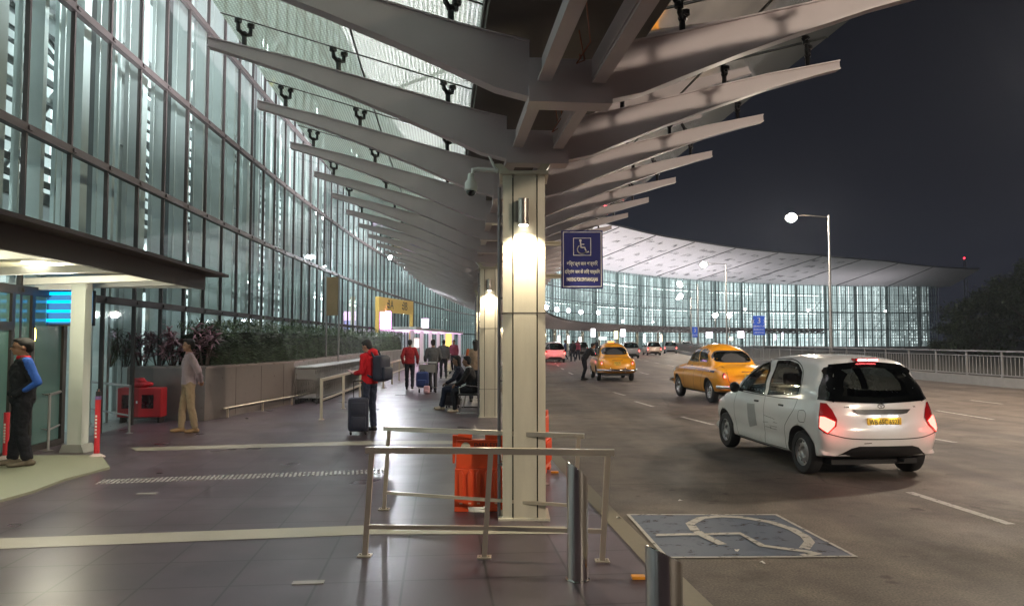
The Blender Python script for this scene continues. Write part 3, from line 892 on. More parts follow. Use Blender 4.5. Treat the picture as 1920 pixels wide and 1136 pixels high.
# parapet: low wall with steel balustrade, built in panels
OP = 18.9
PARM = pmat("parapet_concrete", (0.26, 0.25, 0.235), 0.8, var=0.25, scale=4, bump=0.3)
w = MB(); w.sbox(-40, 175, OP, OP + 0.35, -0.04, 0.33, 2)
o = w.build("parapet_wall", PARM); tag(o, "low concrete parapet wall along the outer edge of the road", "wall")
fr_o = thing("balustrade", "long galvanised railing of thin upright bars on the low parapet wall", "railing", (0, 0, 0))
w = MB(); w.sbox(-24, 175, OP + 0.13, OP + 0.19, 1.27, 1.33, 2); w.build("top_rail", POLEM, fr_o)
w = MB(); w.sbox(-24, 175, OP + 0.14, OP + 0.18, 1.10, 1.135, 2); w.sbox(-24, 175, OP + 0.14, OP + 0.18, 0.40, 0.43, 2); w.build("lower_rail", POLEM, fr_o)
w = MB(); q = -24
while q < 120:
    p = at(q, OP + 0.16); w.box((p.x - 0.009, p.y - 0.009, 0.43), (p.x + 0.009, p.y + 0.009, 1.10)); q += 0.22
ob = w.build("bars", POLEM, fr_o)
ob["kind"] = "stuff"
q = -24; pm = None
while q < 150:
    p = at(q, OP + 0.16)
    if pm is None:
        w = MB(); w.box((-0.03, -0.03, 0.33), (0.03, 0.03, 1.27)); w.box((-0.07, -0.07, 0.33), (0.07, 0.07, 0.345)); pm = w.build("post", POLEM, fr_o); c = pm
    else:
        c = pm.copy(); COL.objects.link(c); c.parent = fr_o
    c.location = (p.x, p.y, 0); q += 2.1

# signs
BLUE = pmat("sign_blue", (0.028, 0.032, 0.165), 0.35, var=0.08)
SIGNW = pmat("sign_white", (0.80, 0.78, 0.74), 0.4, var=0.04)
def wheelchair(mb, s, T, d=0.002):
    """access symbol in the xz plane, s = height"""
    def P(pts): return [(x * s, z * s) for x, z in pts]
    def seg(pts, w):
        for a, b in zip(pts[:-1], pts[1:]):
            a = Vector(a); b = Vector(b); dd = (b - a).normalized(); nn = Vector((-dd.y, dd.x)) * w / 2; e_ = dd * w * 0.3
            q = [a - nn - e_, b - nn + e_, b + nn + e_, a + nn - e_]
            mb.prism([(v.x * s, v.y * s) for v in q], 0, d, 'y', T)
    mb.prism([(s * (-0.12 + 0.085 * math.cos(t)), s * (0.42 + 0.085 * math.sin(t))) for t in [k * math.pi / 8 for k in range(16)]], 0, d, 'y', T)
    seg([(-0.11, 0.33), (-0.08, -0.05), (0.17, -0.05), (0.30, -0.38), (0.42, -0.34)], 0.085)
    seg([(-0.09, 0.16), (0.13, 0.16)], 0.06)
    arc = [(-0.02 + 0.30 * math.cos(t), -0.18 + 0.30 * math.sin(t)) for t in [R(130 + k * 12) for k in range(19)]]
    seg(arc, 0.075)
sp = dp(1091, 487, 7.3)
sg = thing("parking_sign", "blue parking sign with white wheelchair symbol bracketed to the nearest column", "sign", (sp.x, 7.28, sp.z))
mb = MB(); mb.rbox((-0.205, -0.012, -0.288), (0.205, 0.012, 0.288), 0.006); mb.build("sign_panel", BLUE, sg)
mb = MB()
for a, b in (((-0.19, -0.272), (0.19, -0.266)), ((-0.19, 0.266), (0.19, 0.272)), ((-0.19, -0.266), (-0.184, 0.266)), ((0.184, -0.266), (0.19, 0.266))):
    mb.box((a[0], -0.016, a[1]), (b[0], -0.0135, b[1]))
T = Matrix.Translation((0.0, -0.016, 0.125))
q = 0.088
ring = []
for (a, b) in (((-q, -q), (q, -q + 0.006)), ((-q, q - 0.006), (q, q)), ((-q, -q + 0.006), (-q + 0.006, q - 0.006)), ((q - 0.006, -q + 0.006), (q, q - 0.006))):
    mb.box((a[0], -0.0, a[1]), (b[0], 0.0025, b[1]), T)
wheelchair(mb, 0.145, T)
TT = lambda x, z: Matrix.Translation((x, -0.015, z)) @ Matrix.Rotation(R(90), 4, 'X')
text_mb(mb, "দিব্যাঙ্গ জন পার্কিং", 0.05, TT(0, -0.045), font_scale=(0.68, 1), bold=0.0006)
text_mb(mb, "दिव्यांग जन के लिए पार्किंग", 0.048, TT(0, -0.125), font_scale=(0.70, 1), bold=0.0006)
text_mb(mb, "PARKING FOR DIVYAANGAJAN", 0.052, TT(0, -0.200), font_scale=(0.42, 1), bold=0.0012)
mb.build("lettering", SIGNW, sg)
mb = MB()
for z in (0.16, -0.165): mb.box((-0.36, 0.0, z - 0.022), (-0.19, 0.03, z + 0.022)); mb.box((-0.36, -0.02, z + 0.005), (-0.205, 0.0, z + 0.018))
mb.build("bracket", pmat("bracket_cream", (0.5, 0.46, 0.36), 0.5), sg)

def post_sign(px, pyt, pyb, wpx, D, label, lines, base_py=655):
    c = dp(px, (pyt + pyb) / 2, D); wd = wpx / F * D; ht = (pyb - pyt) / F * D
    o = thing("road_sign", label, "road sign", (c.x, c.y, 0), 0)
    mb = MB(); mb.rbox((-wd/2, -0.03, c.z - ht/2), (wd/2, 0.03, c.z + ht/2), 0.02); mb.build("sign_panel", pmat("sign_blue_lit", (0.03, 0.08, 0.35), 0.35, emis=(0.05, 0.13, 0.6), estr=0.25), o)
    mb = MB()
    for k in (-0.38, 0.38): mb.cyl((k * wd, 0.05, 0), (k * wd, 0.05, c.z + ht/2), 0.04, 8)
    mb.build("post", POLEM, o)
    mb = MB()
    for (txt, sz, z) in lines:
        text_mb(mb, txt, sz * ht, Matrix.Translation((0, -0.036, c.z + z * ht)) @ Matrix.Rotation(R(90), 4, 'X'), 0.004)
    mb.build("lettering", SIGNW, o)
post_sign(1423, 592, 628, 22, 62, "blue road sign with a white 3 on posts behind the railing", [("« 3 »", 0.42, 0.24), ("DEPARTURE", 0.14, -0.05), ("PARKING", 0.13, -0.22), ("ARRIVAL", 0.13, -0.38)])
post_sign(1303, 613, 632, 10, 90, "small blue road sign on a pole, farther off near the tall lamps", [("3", 0.5, 0.15), ("GATE", 0.2, -0.3)])
# sign board on two posts in the planter
c = dp(624, 556, 25)
o = thing("board_sign", "narrow dark blank board on two steel posts standing in the hedge", "sign board", (c.x, c.y, 0), R(-25))
mb = MB(); mb.rbox((-0.24, -0.03, c.z - 0.64), (0.24, 0.03, c.z + 0.66), 0.01); mb.build("sign_panel", pmat("bronze_mirror_board", (0.22, 0.14, 0.07), 0.35, 0.5), o)
mb = MB()
for k in (-0.26, 0.26): mb.cyl((k, 0.0, 0.3), (k, 0.0, c.z + 0.7), 0.028, 10)
mb.build("post", POLEM, o)

# =================================================================== ENTRANCE CANOPY, COLUMN, DISPLAY
ent = thing("entrance_canopy", "flat dark edged canopy with pale lit underside over the left entrance", "canopy", (0, 0, 0))
DKB = pmat("canopy_fascia_brown", (0.085, 0.065, 0.055), 0.6, var=0.2, scale=3)
CREAM = pmat("cream_soffit", (0.58, 0.55, 0.42), 0.6, var=0.05)
pe0 = dp(0, 455, 7.2); pe1 = dp(385, 543, 13.2)
ux = (pe1 - pe0); ux.z = 0; ux.normalize()
E0 = Vector((pe0.x, pe0.y, 2.62)) - ux * 8.5; E1 = Vector((pe1.x, pe1.y, 2.62))
nx = Vector((-ux.y, ux.x, 0))      # towards the building
W_ = 2.15
def slab(mb, off0, off1, z0, z1, ext0=0, ext1=0):
    a = E0 - ux * ext0; b = E1 + ux * ext1
    v = []
    for z in (z0, z1):
        v += [a + nx * off0 + Vector((0,0,z)), b + nx * off0 + Vector((0,0,z)), b + nx * off1 + Vector((0,0,z)), a + nx * off1 + Vector((0,0,z))]
    for p in v: p.z -= 2.62
    mb.add(v, [(0,3,2,1),(4,5,6,7),(0,1,5,4),(1,2,6,5),(2,3,7,6),(3,0,4,7)])
mb = MB(); slab(mb, 0.0, 0.06, 2.60, 2.86); slab(mb, 0.06, W_, 2.74, 2.84, 0, -0.0)
slab(mb, -0.28, W_, 2.86, 2.91, 0.1, 0.42); slab(mb, -0.2, W_, 2.91, 2.93, 0, 0.3)
mb.build("roof_slab", DKB, ent)
mb = MB(); slab(mb, 0.06, W_, 2.725, 2.739, 0, -0.05); mb.build("soffit", CREAM, ent)
Lc = (E1 - E0).length
k = 0
for q in (0.25, 1.0, 1.9, 3.4, 5.0, 7.0, 9.0):      # cross beams, from the free end
    a = E1 - ux * q
    p0 = a + nx * 0.08; p1 = a + nx * W_; mb = MB()
    mb.tube([Vector((p0.x, p0.y, 2.66)), Vector((p1.x, p1.y, 2.58 if q > .3 else 2.66))], 0.05, sq=True)
    mb.build("cross_beam", pmat("white_beam", (0.66, 0.66, 0.63), 0.45), ent)
mb = MB()
for q in [0.6 + 0.62 * i for i in range(14)]:       # little white upstands on the roof edge
    mb = MB()
    a = E1 - ux * q + nx * 0.1
    mb.cbox((a.x, a.y, 2.965), (0.03, 0.3, 0.07))
    mb.build("roof_clip", WHITEP, ent)
# troffer lamp in that soffit
for q in (3.0, 5.6, 8.4):
    mb = MB(); a = E1 - ux * q + nx * 1.0; mb.cbox((a.x, a.y, 2.716), (0.28, 1.1, 0.015))
    mb.build("ceiling_lamp", emat("ceiling_lamp_glow", (1.0, 0.95, 0.72), 6), ent)
lamp("ceiling_light", 'POINT', tuple(E1 - ux * 3.0 + nx * 1.0 + Vector((0, 0, -0.25))), 34, (1.0, 0.93, 0.70), ent, shadow_soft_size=0.25)
lamp("ceiling_light", 'POINT', tuple(E1 - ux * 6.2 + nx * 1.0 + Vector((0, 0, -0.25))), 40, (1.0, 0.93, 0.70), ent, shadow_soft_size=0.25)
b_ = gp(145, 846)
col = thing("entrance_post", "square white post carrying the dark edged entrance canopy", "post", (b_.x, b_.y, 0), R(-4))
mb = MB(); mb.rbox((-0.115, -0.09, 0.0), (0.115, 0.09, 2.6), 0.008); mb.build("shaft", pmat("post_pale_paint", (0.56, 0.60, 0.56), 0.4, var=0.06), col)
mb = MB(); mb.prism([(-0.2, 0.0), (0.2, 0.0), (0.145, 0.12), (-0.145, 0.12)], -0.145, 0.145, 'y'); mb.build("base", pmat("post_base_grey", (0.28, 0.29, 0.27), 0.7), col)
# header beam over the post
mb = MB(); a = Vector((b_.x, b_.y, 0)); mb.box((-2.2, -0.07, 2.48), (0.12, 0.07, 2.60)); mb.build("header_beam", pmat("white_beam", (0.66, 0.66, 0.63), 0.45), col)
# blue display
c = dp(121, 577, 11.75)
dsp = thing("display_board", "black flight display with bright blue lines behind the white entrance post", "display", tuple(c), R(-6))
mb = MB(); mb.rbox((-0.50, -0.03, -0.29), (0.50, 0.05, 0.27), 0.01); mb.build("housing", pmat("display_black", (0.015, 0.014, 0.02), 0.3), dsp)
mb = MB()
for z in (0.225, 0.095, -0.055, -0.20): mb.box((-0.49, -0.034, z - 0.022), (0.49, -0.031, z + 0.022))
mb.build("lit_rows", emat("display_cyan", (0.0, 0.38, 1.0), 1.9), dsp)
lamp("display_light", 'AREA', (0, -0.06, 0), 8, (0.1, 0.5, 1.0), dsp, shape='RECTANGLE', size=1.0, size_y=0.5, rot=(R(90), 0, 0))
# vestibule wall left of the entrance
mb = MB(); mb.box((-0.06, 0, 0), (0.06, 0.1, 2.5)); mb.box((1.1, 0, 0), (1.2, 0.1, 2.5)); mb.box((-0.4, 0.02, 1.78), (0.3, 0.12, 1.9))
c0 = gp(-10, 815)
vs = thing("entrance_screen", "greenish glass entrance screen with dark frame behind the man in the blue sleeved jacket", "glass screen", (-7.28, 10.7, 0), R(94.5))
mb2 = MB(); mb2.box((-1.6, 0.03, 0.05), (1.6, 0.045, 2.5)); mb2.build("glass", pmat("green_tinted_glass", (0.06, 0.12, 0.105), 0.12, emis=(0.25, 0.42, 0.38), estr=0.03), vs)  # pane carries a faint green glow of its own, though no lamp
mb2 = MB()
for x in (-1.6, -0.75, 0.1, 0.62, 1.55): mb2.box((x - 0.04, -0.01, 0), (x + 0.04, 0.07, 2.5))
mb2.box((-1.6, -0.012, 1.85), (0.12, 0.072, 1.97)); mb2.box((-1.6, -0.014, 0.0), (1.6, 0.074, 0.1))
mb2.build("frame", DARKSTEEL, vs)
c = dp(64, 640, 11.4)
o = thing("wall_lantern", "thin upright yellow lantern glowing at the entrance screen", "lantern", tuple(c))
mb = MB(); mb.cyl((0, 0, -0.5), (0, 0, 0.02), 0.012, 8); mb.build("stem", POLEM, o)
mb = MB(); mb.ell((0, 0, 0.1), (0.022, 0.022, 0.11), 10, 8); mb.build("bulb", emat("lantern_yellow", (1.0, 0.62, 0.08), 14), o, smooth=True)

# =================================================================== PLANTER, HEDGE, RED CABINET
s_p0, s_p1 = s_of_y(15.4), s_of_y(47)
PLM = pmat("planter_granite", (0.15, 0.125, 0.115), 0.32, var=0.2, scale=8, rvar=0.12)
pa = gp(236, 785); pb = gp(383, 789)
pend = at(s_p1, -4.9)
w = MB()
front = [(pa.x, pa.y), (pb.x, pb.y)]
side = [(pb.x, pb.y)] + [(at(s_of_y(y), -4.9 - 0.25 * (1 if y < 30 else 1)).x, y) for y in (20, 26, 32, 38, 44, 47)]
poly = [(pa.x, pa.y)] + side + [(at(s_of_y(47), -7.0).x, 47), (-8.3, 38), (-8.3, 30), (-8.2, 22), (-8.1, 17)]
w.prism(poly, 0.0, 1.10)
pl_o = thing("planter", "long low granite planter wall running along the terminal glass", "planter", (0, 0, 0))
w.build("wall", PLM, pl_o)
w = MB()
cap_in = [(p[0] , p[1]) for p in poly]
w.prism([(x + (0.03 if i < 9 else 0), y - (0.03 if i < 2 else 0)) for i, (x, y) in enumerate(poly)], 1.10, 1.14)
w.build("coping", pmat("granite_coping", (0.22, 0.18, 0.165), 0.3, var=0.15), pl_o)
# joints in the stone
w = MB()
for y in [17 + 1.2 * i for i in range(24)]:
    x = None
    for a, b in zip(side[:-1], side[1:]):
        if a[1] <= y <= b[1]: x = a[0] + (b[0] - a[0]) * (y - a[1]) / (b[1] - a[1])
    if x is not None: w.box((x - 0.01, y - 0.004, 0.02), (x + 0.003, y + 0.004, 1.08))
w.build("joint", pmat("stone_joint", (0.04, 0.035, 0.03), 0.8), pl_o)

def leafmat(name, c1, c2, rough=0.45):
    m, n, l = new_mat(name)
    b = n["Principled BSDF"]; b.inputs["Roughness"].default_value = rough
    oi = n.new("ShaderNodeTexCoord"); nz = n.new("ShaderNodeTexNoise"); nz.inputs["Scale"].default_value = 9; l.new(oi.outputs["Object"], nz.inputs["Vector"])
    r = n.new("ShaderNodeValToRGB"); r.color_ramp.elements[0].position = 0.35; r.color_ramp.elements[1].position = 0.65
    r.color_ramp.elements[0].color = (*c1, 1); r.color_ramp.elements[1].color = (*c2, 1)
    l.new(nz.outputs[0], r.inputs[0]); l.new(r.outputs[0], b.inputs["Base Color"])
    b.inputs["Transmission Weight"].default_value = 0.0
    return m
random.seed(11)
def leaf(mb, p, d, L_, w_, droop=0.25):
    d = d.normalized(); sd = d.cross(Vector((0, 0, 1)))
    if sd.length < 1e-3: sd = Vector((1, 0, 0))
    sd = sd.normalized() * w_ / 2
    mid = p + d * L_ * 0.5; tip = p + d * L_ + Vector((0, 0, -droop * L_))
    fold = Vector((0, 0, -w_ * 0.2))
    mb.add([p, mid + sd + fold, tip, mid - sd + fold, mid], [(0, 1, 4), (1, 2, 4), (2, 3, 4), (3, 0, 4)])
def hedge_px(y):
    x = side[0][0]
    for a, b in zip(side[:-1], side[1:]):
        if a[1] <= y <= b[1]: x = a[0] + (b[0] - a[0]) * (y - a[1]) / (b[1] - a[1])
    return x
w = MB()
for i in range(15000):
    y = 16.6 + (46.5 - 16.6) * (random.random() ** 1.35)
    xr = hedge_px(y) - 0.25
    u_ = random.random()
    hmax = 0.95 + 0.13 * math.sin(y * 2.1) + 0.09 * math.sin(y * 5.3 + 1)
    if random.random() < 0.45:  # front face
        p = Vector((xr - random.random() ** 2 * 0.25 + 0.06 * math.sin(y * 7), y, 1.12 + random.random() * hmax * 0.95))
        d = Vector((0.7 + random.random() * 0.5, random.uniform(-0.9, 0.9), random.uniform(-0.2, 0.9)))
    else:
        p = Vector((xr - random.random() * 0.9, y, 1.12 + hmax * (0.75 + 0.25 * random.random())))
        d = Vector((random.uniform(-0.5, 0.8), random.uniform(-0.8, 0.8), random.uniform(0.4, 1.4)))
    leaf(w, p, d, random.uniform(0.09, 0.2), random.uniform(0.018, 0.035))
hd = thing("hedge", "long dense dark green hedge growing in the granite planter", "hedge", (0, 0, 0))
w.build("foliage", leafmat("hedge_leaf", (0.025, 0.05, 0.02), (0.08, 0.14, 0.05)), hd)
w = MB()
for y in [17 + 0.9 * i for i in range(33)]:
    x = hedge_px(y) - 0.55
    w.tube([(x, y, 1.1), (x + random.uniform(-.1, .1), y + random.uniform(-.2, .2), 1.9)], [0.02, 0.008], 5)
w.build("stem", pmat("hedge_stem", (0.05, 0.035, 0.025), 0.8), hd)
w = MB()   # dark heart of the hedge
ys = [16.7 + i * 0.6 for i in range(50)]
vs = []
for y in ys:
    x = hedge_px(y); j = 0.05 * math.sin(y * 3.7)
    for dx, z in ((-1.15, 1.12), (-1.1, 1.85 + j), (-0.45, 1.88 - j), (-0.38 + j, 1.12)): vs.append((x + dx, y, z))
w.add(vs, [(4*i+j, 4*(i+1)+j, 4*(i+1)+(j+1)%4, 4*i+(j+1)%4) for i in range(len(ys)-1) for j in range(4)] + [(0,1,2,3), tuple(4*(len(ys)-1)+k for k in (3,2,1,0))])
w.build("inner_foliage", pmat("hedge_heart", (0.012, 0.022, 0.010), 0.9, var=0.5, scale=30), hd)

LG = leafmat("plant_leaf_green", (0.02, 0.045, 0.018), (0.06, 0.10, 0.035))
LP = leafmat("plant_leaf_purple", (0.11, 0.045, 0.06), (0.28, 0.14, 0.16))
STEM = pmat("plant_stem", (0.07, 0.05, 0.04), 0.8)
def rosette_plant(px, D, topz, label, mat, name, n_heads, spread, L_, lw, grp, z0=1.12):
    c = dp(px, 600, D)
    o = thing(name, label, "plant", (c.x, c.y, z0), 0, grp)
    st = MB(); lf = MB()
    for h_ in range(n_heads):
        x = random.uniform(-spread, spread); y = random.uniform(-0.25, 0.25); z = (topz - z0 - 0.12) * (0.35 + 0.65 * (h_ + 1) / n_heads)
        st.tube([(x * 0.3, y * 0.3, 0), (x * 0.8, y * 0.8, z * 0.6), (x, y, z)], [0.014, 0.011, 0.008], 5)
        for k in range(22):
            a = random.uniform(0, 2 * math.pi); el = random.uniform(-0.3, 1.1)
            d = Vector((math.cos(a) * math.cos(el), math.sin(a) * math.cos(el), math.sin(el)))
            leaf(lf, Vector((x, y, z + random.uniform(-0.16, 0.04))), d, L_ * random.uniform(0.7, 1.15), lw, 0.35)
    st.build("stem", STEM, o); lf.build("leaves", mat, o)
DG = "dark green cane plants at the left end of the planter"
for px, lb in ((178, "dark green leafy plant just right of the white entrance post"), (205, "dark green leafy plant between the white post and the purple plants"), (236, "dark green leafy plant behind the red cabinet")):
    rosette_plant(px, 16.2, 2.0, lb, LG, "cane_plant", 9, 0.22, 0.30, 0.035, DG)
PG = "purple leaved plants at the corner of the planter"
for px, tz, lb in ((268, 1.95, "purple leaved plant directly above the red cabinet"), (300, 2.05, "tall purple leaved plant left of the man in the grey jacket"), (325, 1.9, "purple leaved plant beside the man in the grey jacket"), (385, 2.1, "purple leaved plant right behind the man in the grey jacket")):
    rosette_plant(px, 16.4, tz, lb, LP, "purple_plant", 9, 0.24, 0.27, 0.055, PG)

# red cabinet with red bundle on top
c = gp(273, 790)
cab = thing("hose_cabinet", "red fire hose cabinet with two dark windows against the planter end", "cabinet", (c.x + 0.02, c.y - 0.15, 0.12), R(3))
RED = pmat("cabinet_red", (0.42, 0.018, 0.025), 0.42, var=0.12)
mb = MB(); mb.rbox((-0.46, -0.16, 0.0), (0.42, 0.16, 0.6), 0.02); mb.build("body", RED, cab)
mb = MB()
for x in (-0.26, 0.14): mb.rbox((x - 0.11, -0.166, 0.18), (x + 0.13, -0.158, 0.46), 0.003)
mb.build("window", pmat("cabinet_glass", (0.03, 0.005, 0.008), 0.15), cab)
mb = MB(); mb.cbox((-0.06, -0.168, 0.31), (0.03, 0.02, 0.05)); mb.build("latch", CHROME, cab)
mb = MB()
for x in (-0.4, 0.36): mb.box((x - 0.02, -0.12, -0.12), (x + 0.02, 0.12, 0.0))
mb.build("leg", DARKSTEEL, cab)
o = MB(); 
for (x, y, z, a, b, cc) in ((0, 0, 0.06, 0.2, 0.12, 0.08), (-0.1, 0, 0.12, 0.11, 0.1, 0.08), (0.12, 0.02, 0.07, 0.14, 0.1, 0.06), (0.02, -0.03, 0.15, 0.1, 0.08, 0.06)): o.ell((x, y, z), (a, b, cc), 14, 9)
ob = o.build("cloth_bundle", pmat("red_cloth", (0.40, 0.015, 0.025), 0.8, bump=0.5), smooth=True); ob.location = (c.x - 0.05, c.y - 0.15, 0.72)
rm = ob.modifiers.new("Remesh", 'REMESH'); rm.mode = 'VOXEL'; rm.voxel_size = 0.015; ob.modifiers.new("S", 'SMOOTH').iterations = 3
tag(ob, "crumpled red cloth bundle lying on the red cabinet", "cloth")

def rail_run(name, label, cat, pts, H, zmid, sq, mat, grp=None, post_at=None, r=0.02, zlow=None, lean=0.0):
    o = thing(name, label, cat, (0, 0, 0), 0, grp)
    P = [Vector((p[0], p[1], 0)) for p in pts]
    up = lambda v, z: Vector((v.x, v.y, z))
    mb = MB(); mb.tube([up(p, H) + Vector((lean + (-0.05 if p is P[0] else 0.05 if p is P[-1] else 0) * (1 if lean else 0), 0, 0)) for p in P], r * 1.2, 10, sq=sq); mb.build("top_rail", mat, o, smooth=30)
    for zz in ([zmid] if not isinstance(zmid, (list, tuple)) else zmid):
        mb = MB(); mb.tube([up(p, zz) + Vector((lean * zz / H, 0, 0)) for p in P], r * 0.8, 10, sq=sq); mb.build("mid_rail", mat, o, smooth=30)
    for p in (post_at or P):
        p = Vector((p[0], p[1], 0))
        mb = MB(); mb.tube([up(p, 0), up(p, H) + Vector((lean, 0, 0))], r, 10, sq=sq, up=(0, 1, 0)); q = mb.build("post", mat, o)
        mb = MB(); mb.rbox((p.x - 0.055, p.y - 0.045, 0), (p.x + 0.055, p.y + 0.045, 0.012), 0.003); mb.cbox((p.x + 0.035, p.y, 0.014), (0.014, 0.014, 0.01)); mb.cbox((p.x - 0.035, p.y, 0.014), (0.014, 0.014, 0.01)); mb.build("foot_plate", mat, q)
    return o
# railing by the ramp
rail_run("ramp_railing", "thin grey handrail of the side ramp in front of the red cabinet", "railing", [gp(165, 795)[:2], gp(242, 812)[:2]], 0.86, 0.32, False, POLEM)
rail_run("ramp_railing", "thin grey handrail behind the man in the blue sleeved jacket and white post", "railing", [gp(60, 838)[:2], gp(90, 845)[:2], gp(112, 832)[:2]], 0.86, 0.32, False, POLEM)
# low hand rail on the planter side
lr = thing("planter_kick_rail", "low brass bracketed tube rail along the foot of the planter wall", "rail", (0, 0, 0))
mb = MB(); mb.tube([(hedge_px(y) + 0.14, y, 0.22) for y in (16.2, 20, 26, 32, 38)], 0.02, 8); mb.build("tube", STEEL, lr)
for y in [16.4 + 1.6 * i for i in range(13)]:
    mb = MB(); x = hedge_px(y); mb.box((x, y - 0.02, 0.18), (x + 0.15, y + 0.02, 0.2)); mb.box((x + 0.12, y - 0.02, 0.0), (x + 0.16, y + 0.02, 0.2)); mb.build("bracket", STEEL, lr)

# main brushed rails in the foreground
a = gp(684, 1042); b = gp(1129, 1052); mpt = gp(908, 1045)
rail_run("barrier_rail", "front brushed steel barrier rail with three posts, nearest the camera", "railing", [a[:2], mpt[:2], b[:2]], 0.83, 0.23, True, STEEL, "square tube steel barriers", r=0.02, lean=0.05)
a = gp(720, 955); b = dp(1076, 818, 6.95)
rail_run("barrier_rail", "rear brushed steel barrier rail with two posts, behind the front one", "railing", [a[:2], (b.x, b.y)], 0.81, 0.17, True, STEEL, "square tube steel barriers", r=0.018, lean=0.045)
# rail along the trolley row
pts = []
for y, k in ((16.0, 0), (18.6, 0), (21.2, 0), (23.8, 0), (26.4, 0), (29.0, 0), (31.6, 0), (34.2, 0)):
    pts.append((-4.1 - (y - 16) * 0.045, y))
rail_run("trolley_rail", "long square steel rail beside the row of nested luggage trolleys", "railing", pts, 0.85, 0.42, True, STEEL, r=0.026)

# bollards
for (px, py, D, H0, H1, lb) in ((1083, 1086, 5.27, 0.83, 0.70, "shiny steel bollard with slanted top in front of the barrier rail end"), (1244, 0, 3.06, 0.87, 0.79, "nearest shiny steel bollard, cut by the bottom edge of the picture")):
    c = dp(px, 1000, D) if py == 0 else gp(px, py); rr = 0.075
    mb = MB(); n_ = 32; vs = []
    for z_ in (0, 1, 2):
        for j in range(n_):
            t = 2 * math.pi * j / n_; x = rr * math.cos(t); y = rr * math.sin(t)
            k = (x * 0.92 + y * 0.4) / rr
            if z_ == 0: vs.append((x, y, 0.0))
            else: vs.append((x * (1 if z_ == 1 else 0.93), y * (1 if z_ == 1 else 0.93), (H0 + H1) / 2 - k * (H0 - H1) / 2 + (0.0 if z_ == 1 else 0.002)))
    fs = [tuple((z_ * n_ + j, z_ * n_ + (j + 1) % n_, (z_ + 1) * n_ + (j + 1) % n_, (z_ + 1) * n_ + j)) for z_ in (0, 1) for j in range(n_)]
    fs.append([2 * n_ + j for j in range(n_)])
    mb.add(vs, fs)
    r_ = thing("bollard", lb, "bollard", (c.x, c.y, 0), 0, "steel bollards with slanted tops")
    mb.build("tube", STEELB, r_, smooth=35)
    mb = MB(); mb.lathe([(rr, 0), (rr + 0.012, 0.0), (rr + 0.012, 0.008), (rr, 0.01)], 32); mb.build("base_ring", STEELB, r_)

# flexible red posts
def flex(px, py, H, lb, cap=True):
    c = gp(px, py)
    r_ = thing("delineator_post", lb, "delineator post", (c.x, c.y, 0.03 if px < 100 else 0.0), 0, "red plastic delineator posts")
    mb = MB(); mb.lathe([(0.0, 0), (0.11, 0), (0.115, 0.02), (0.07, 0.05), (0.045, 0.06), (0.045, 0.07)], 20); mb.build("base", pmat("pale_base", (0.5, 0.42, 0.42), 0.5), r_, smooth=35)
    mb = MB(); mb.cyl((0, 0, 0.06), (0, 0, H - 0.14), 0.038, 16); mb.build("tube", pmat("delineator_red", (0.62, 0.03, 0.045), 0.45), r_, smooth=35)
    mb = MB(); mb.tube([(0, 0, H * 0.28), (0, 0, H * 0.66)], 0.0395, 16, cap=False); 
    band = MB()
    n_ = 6
    for k in range(7):
        z = H * (0.30 + 0.05 * k)
        band.box((-0.012, -0.041, z), (0.012, -0.037, z + 0.03))
    band.build("lettering", SIGNW, r_)
    if cap:
        mb = MB(); mb.cyl((0, 0, H - 0.14), (0, 0, H - 0.09), 0.040, 16); mb.build("collar", pmat("collar_violet", (0.25, 0.16, 0.4), 0.4), r_)
        mb = MB(); mb.cyl((0, 0, H - 0.09), (0, 0, H - 0.02), 0.034, 16); mb.build("cap", BLACKPL, r_)
        mb = MB(); mb.cyl((0, 0, H - 0.02), (0, 0, H + 0.015), 0.02, 12); mb.build("knob", CHROME, r_)
flex(181, 858, 0.98, "red and white plastic post standing right of the white entrance post")
flex(10, 866, 0.80, "red plastic post at the left picture edge behind the man with blue sleeves", False)

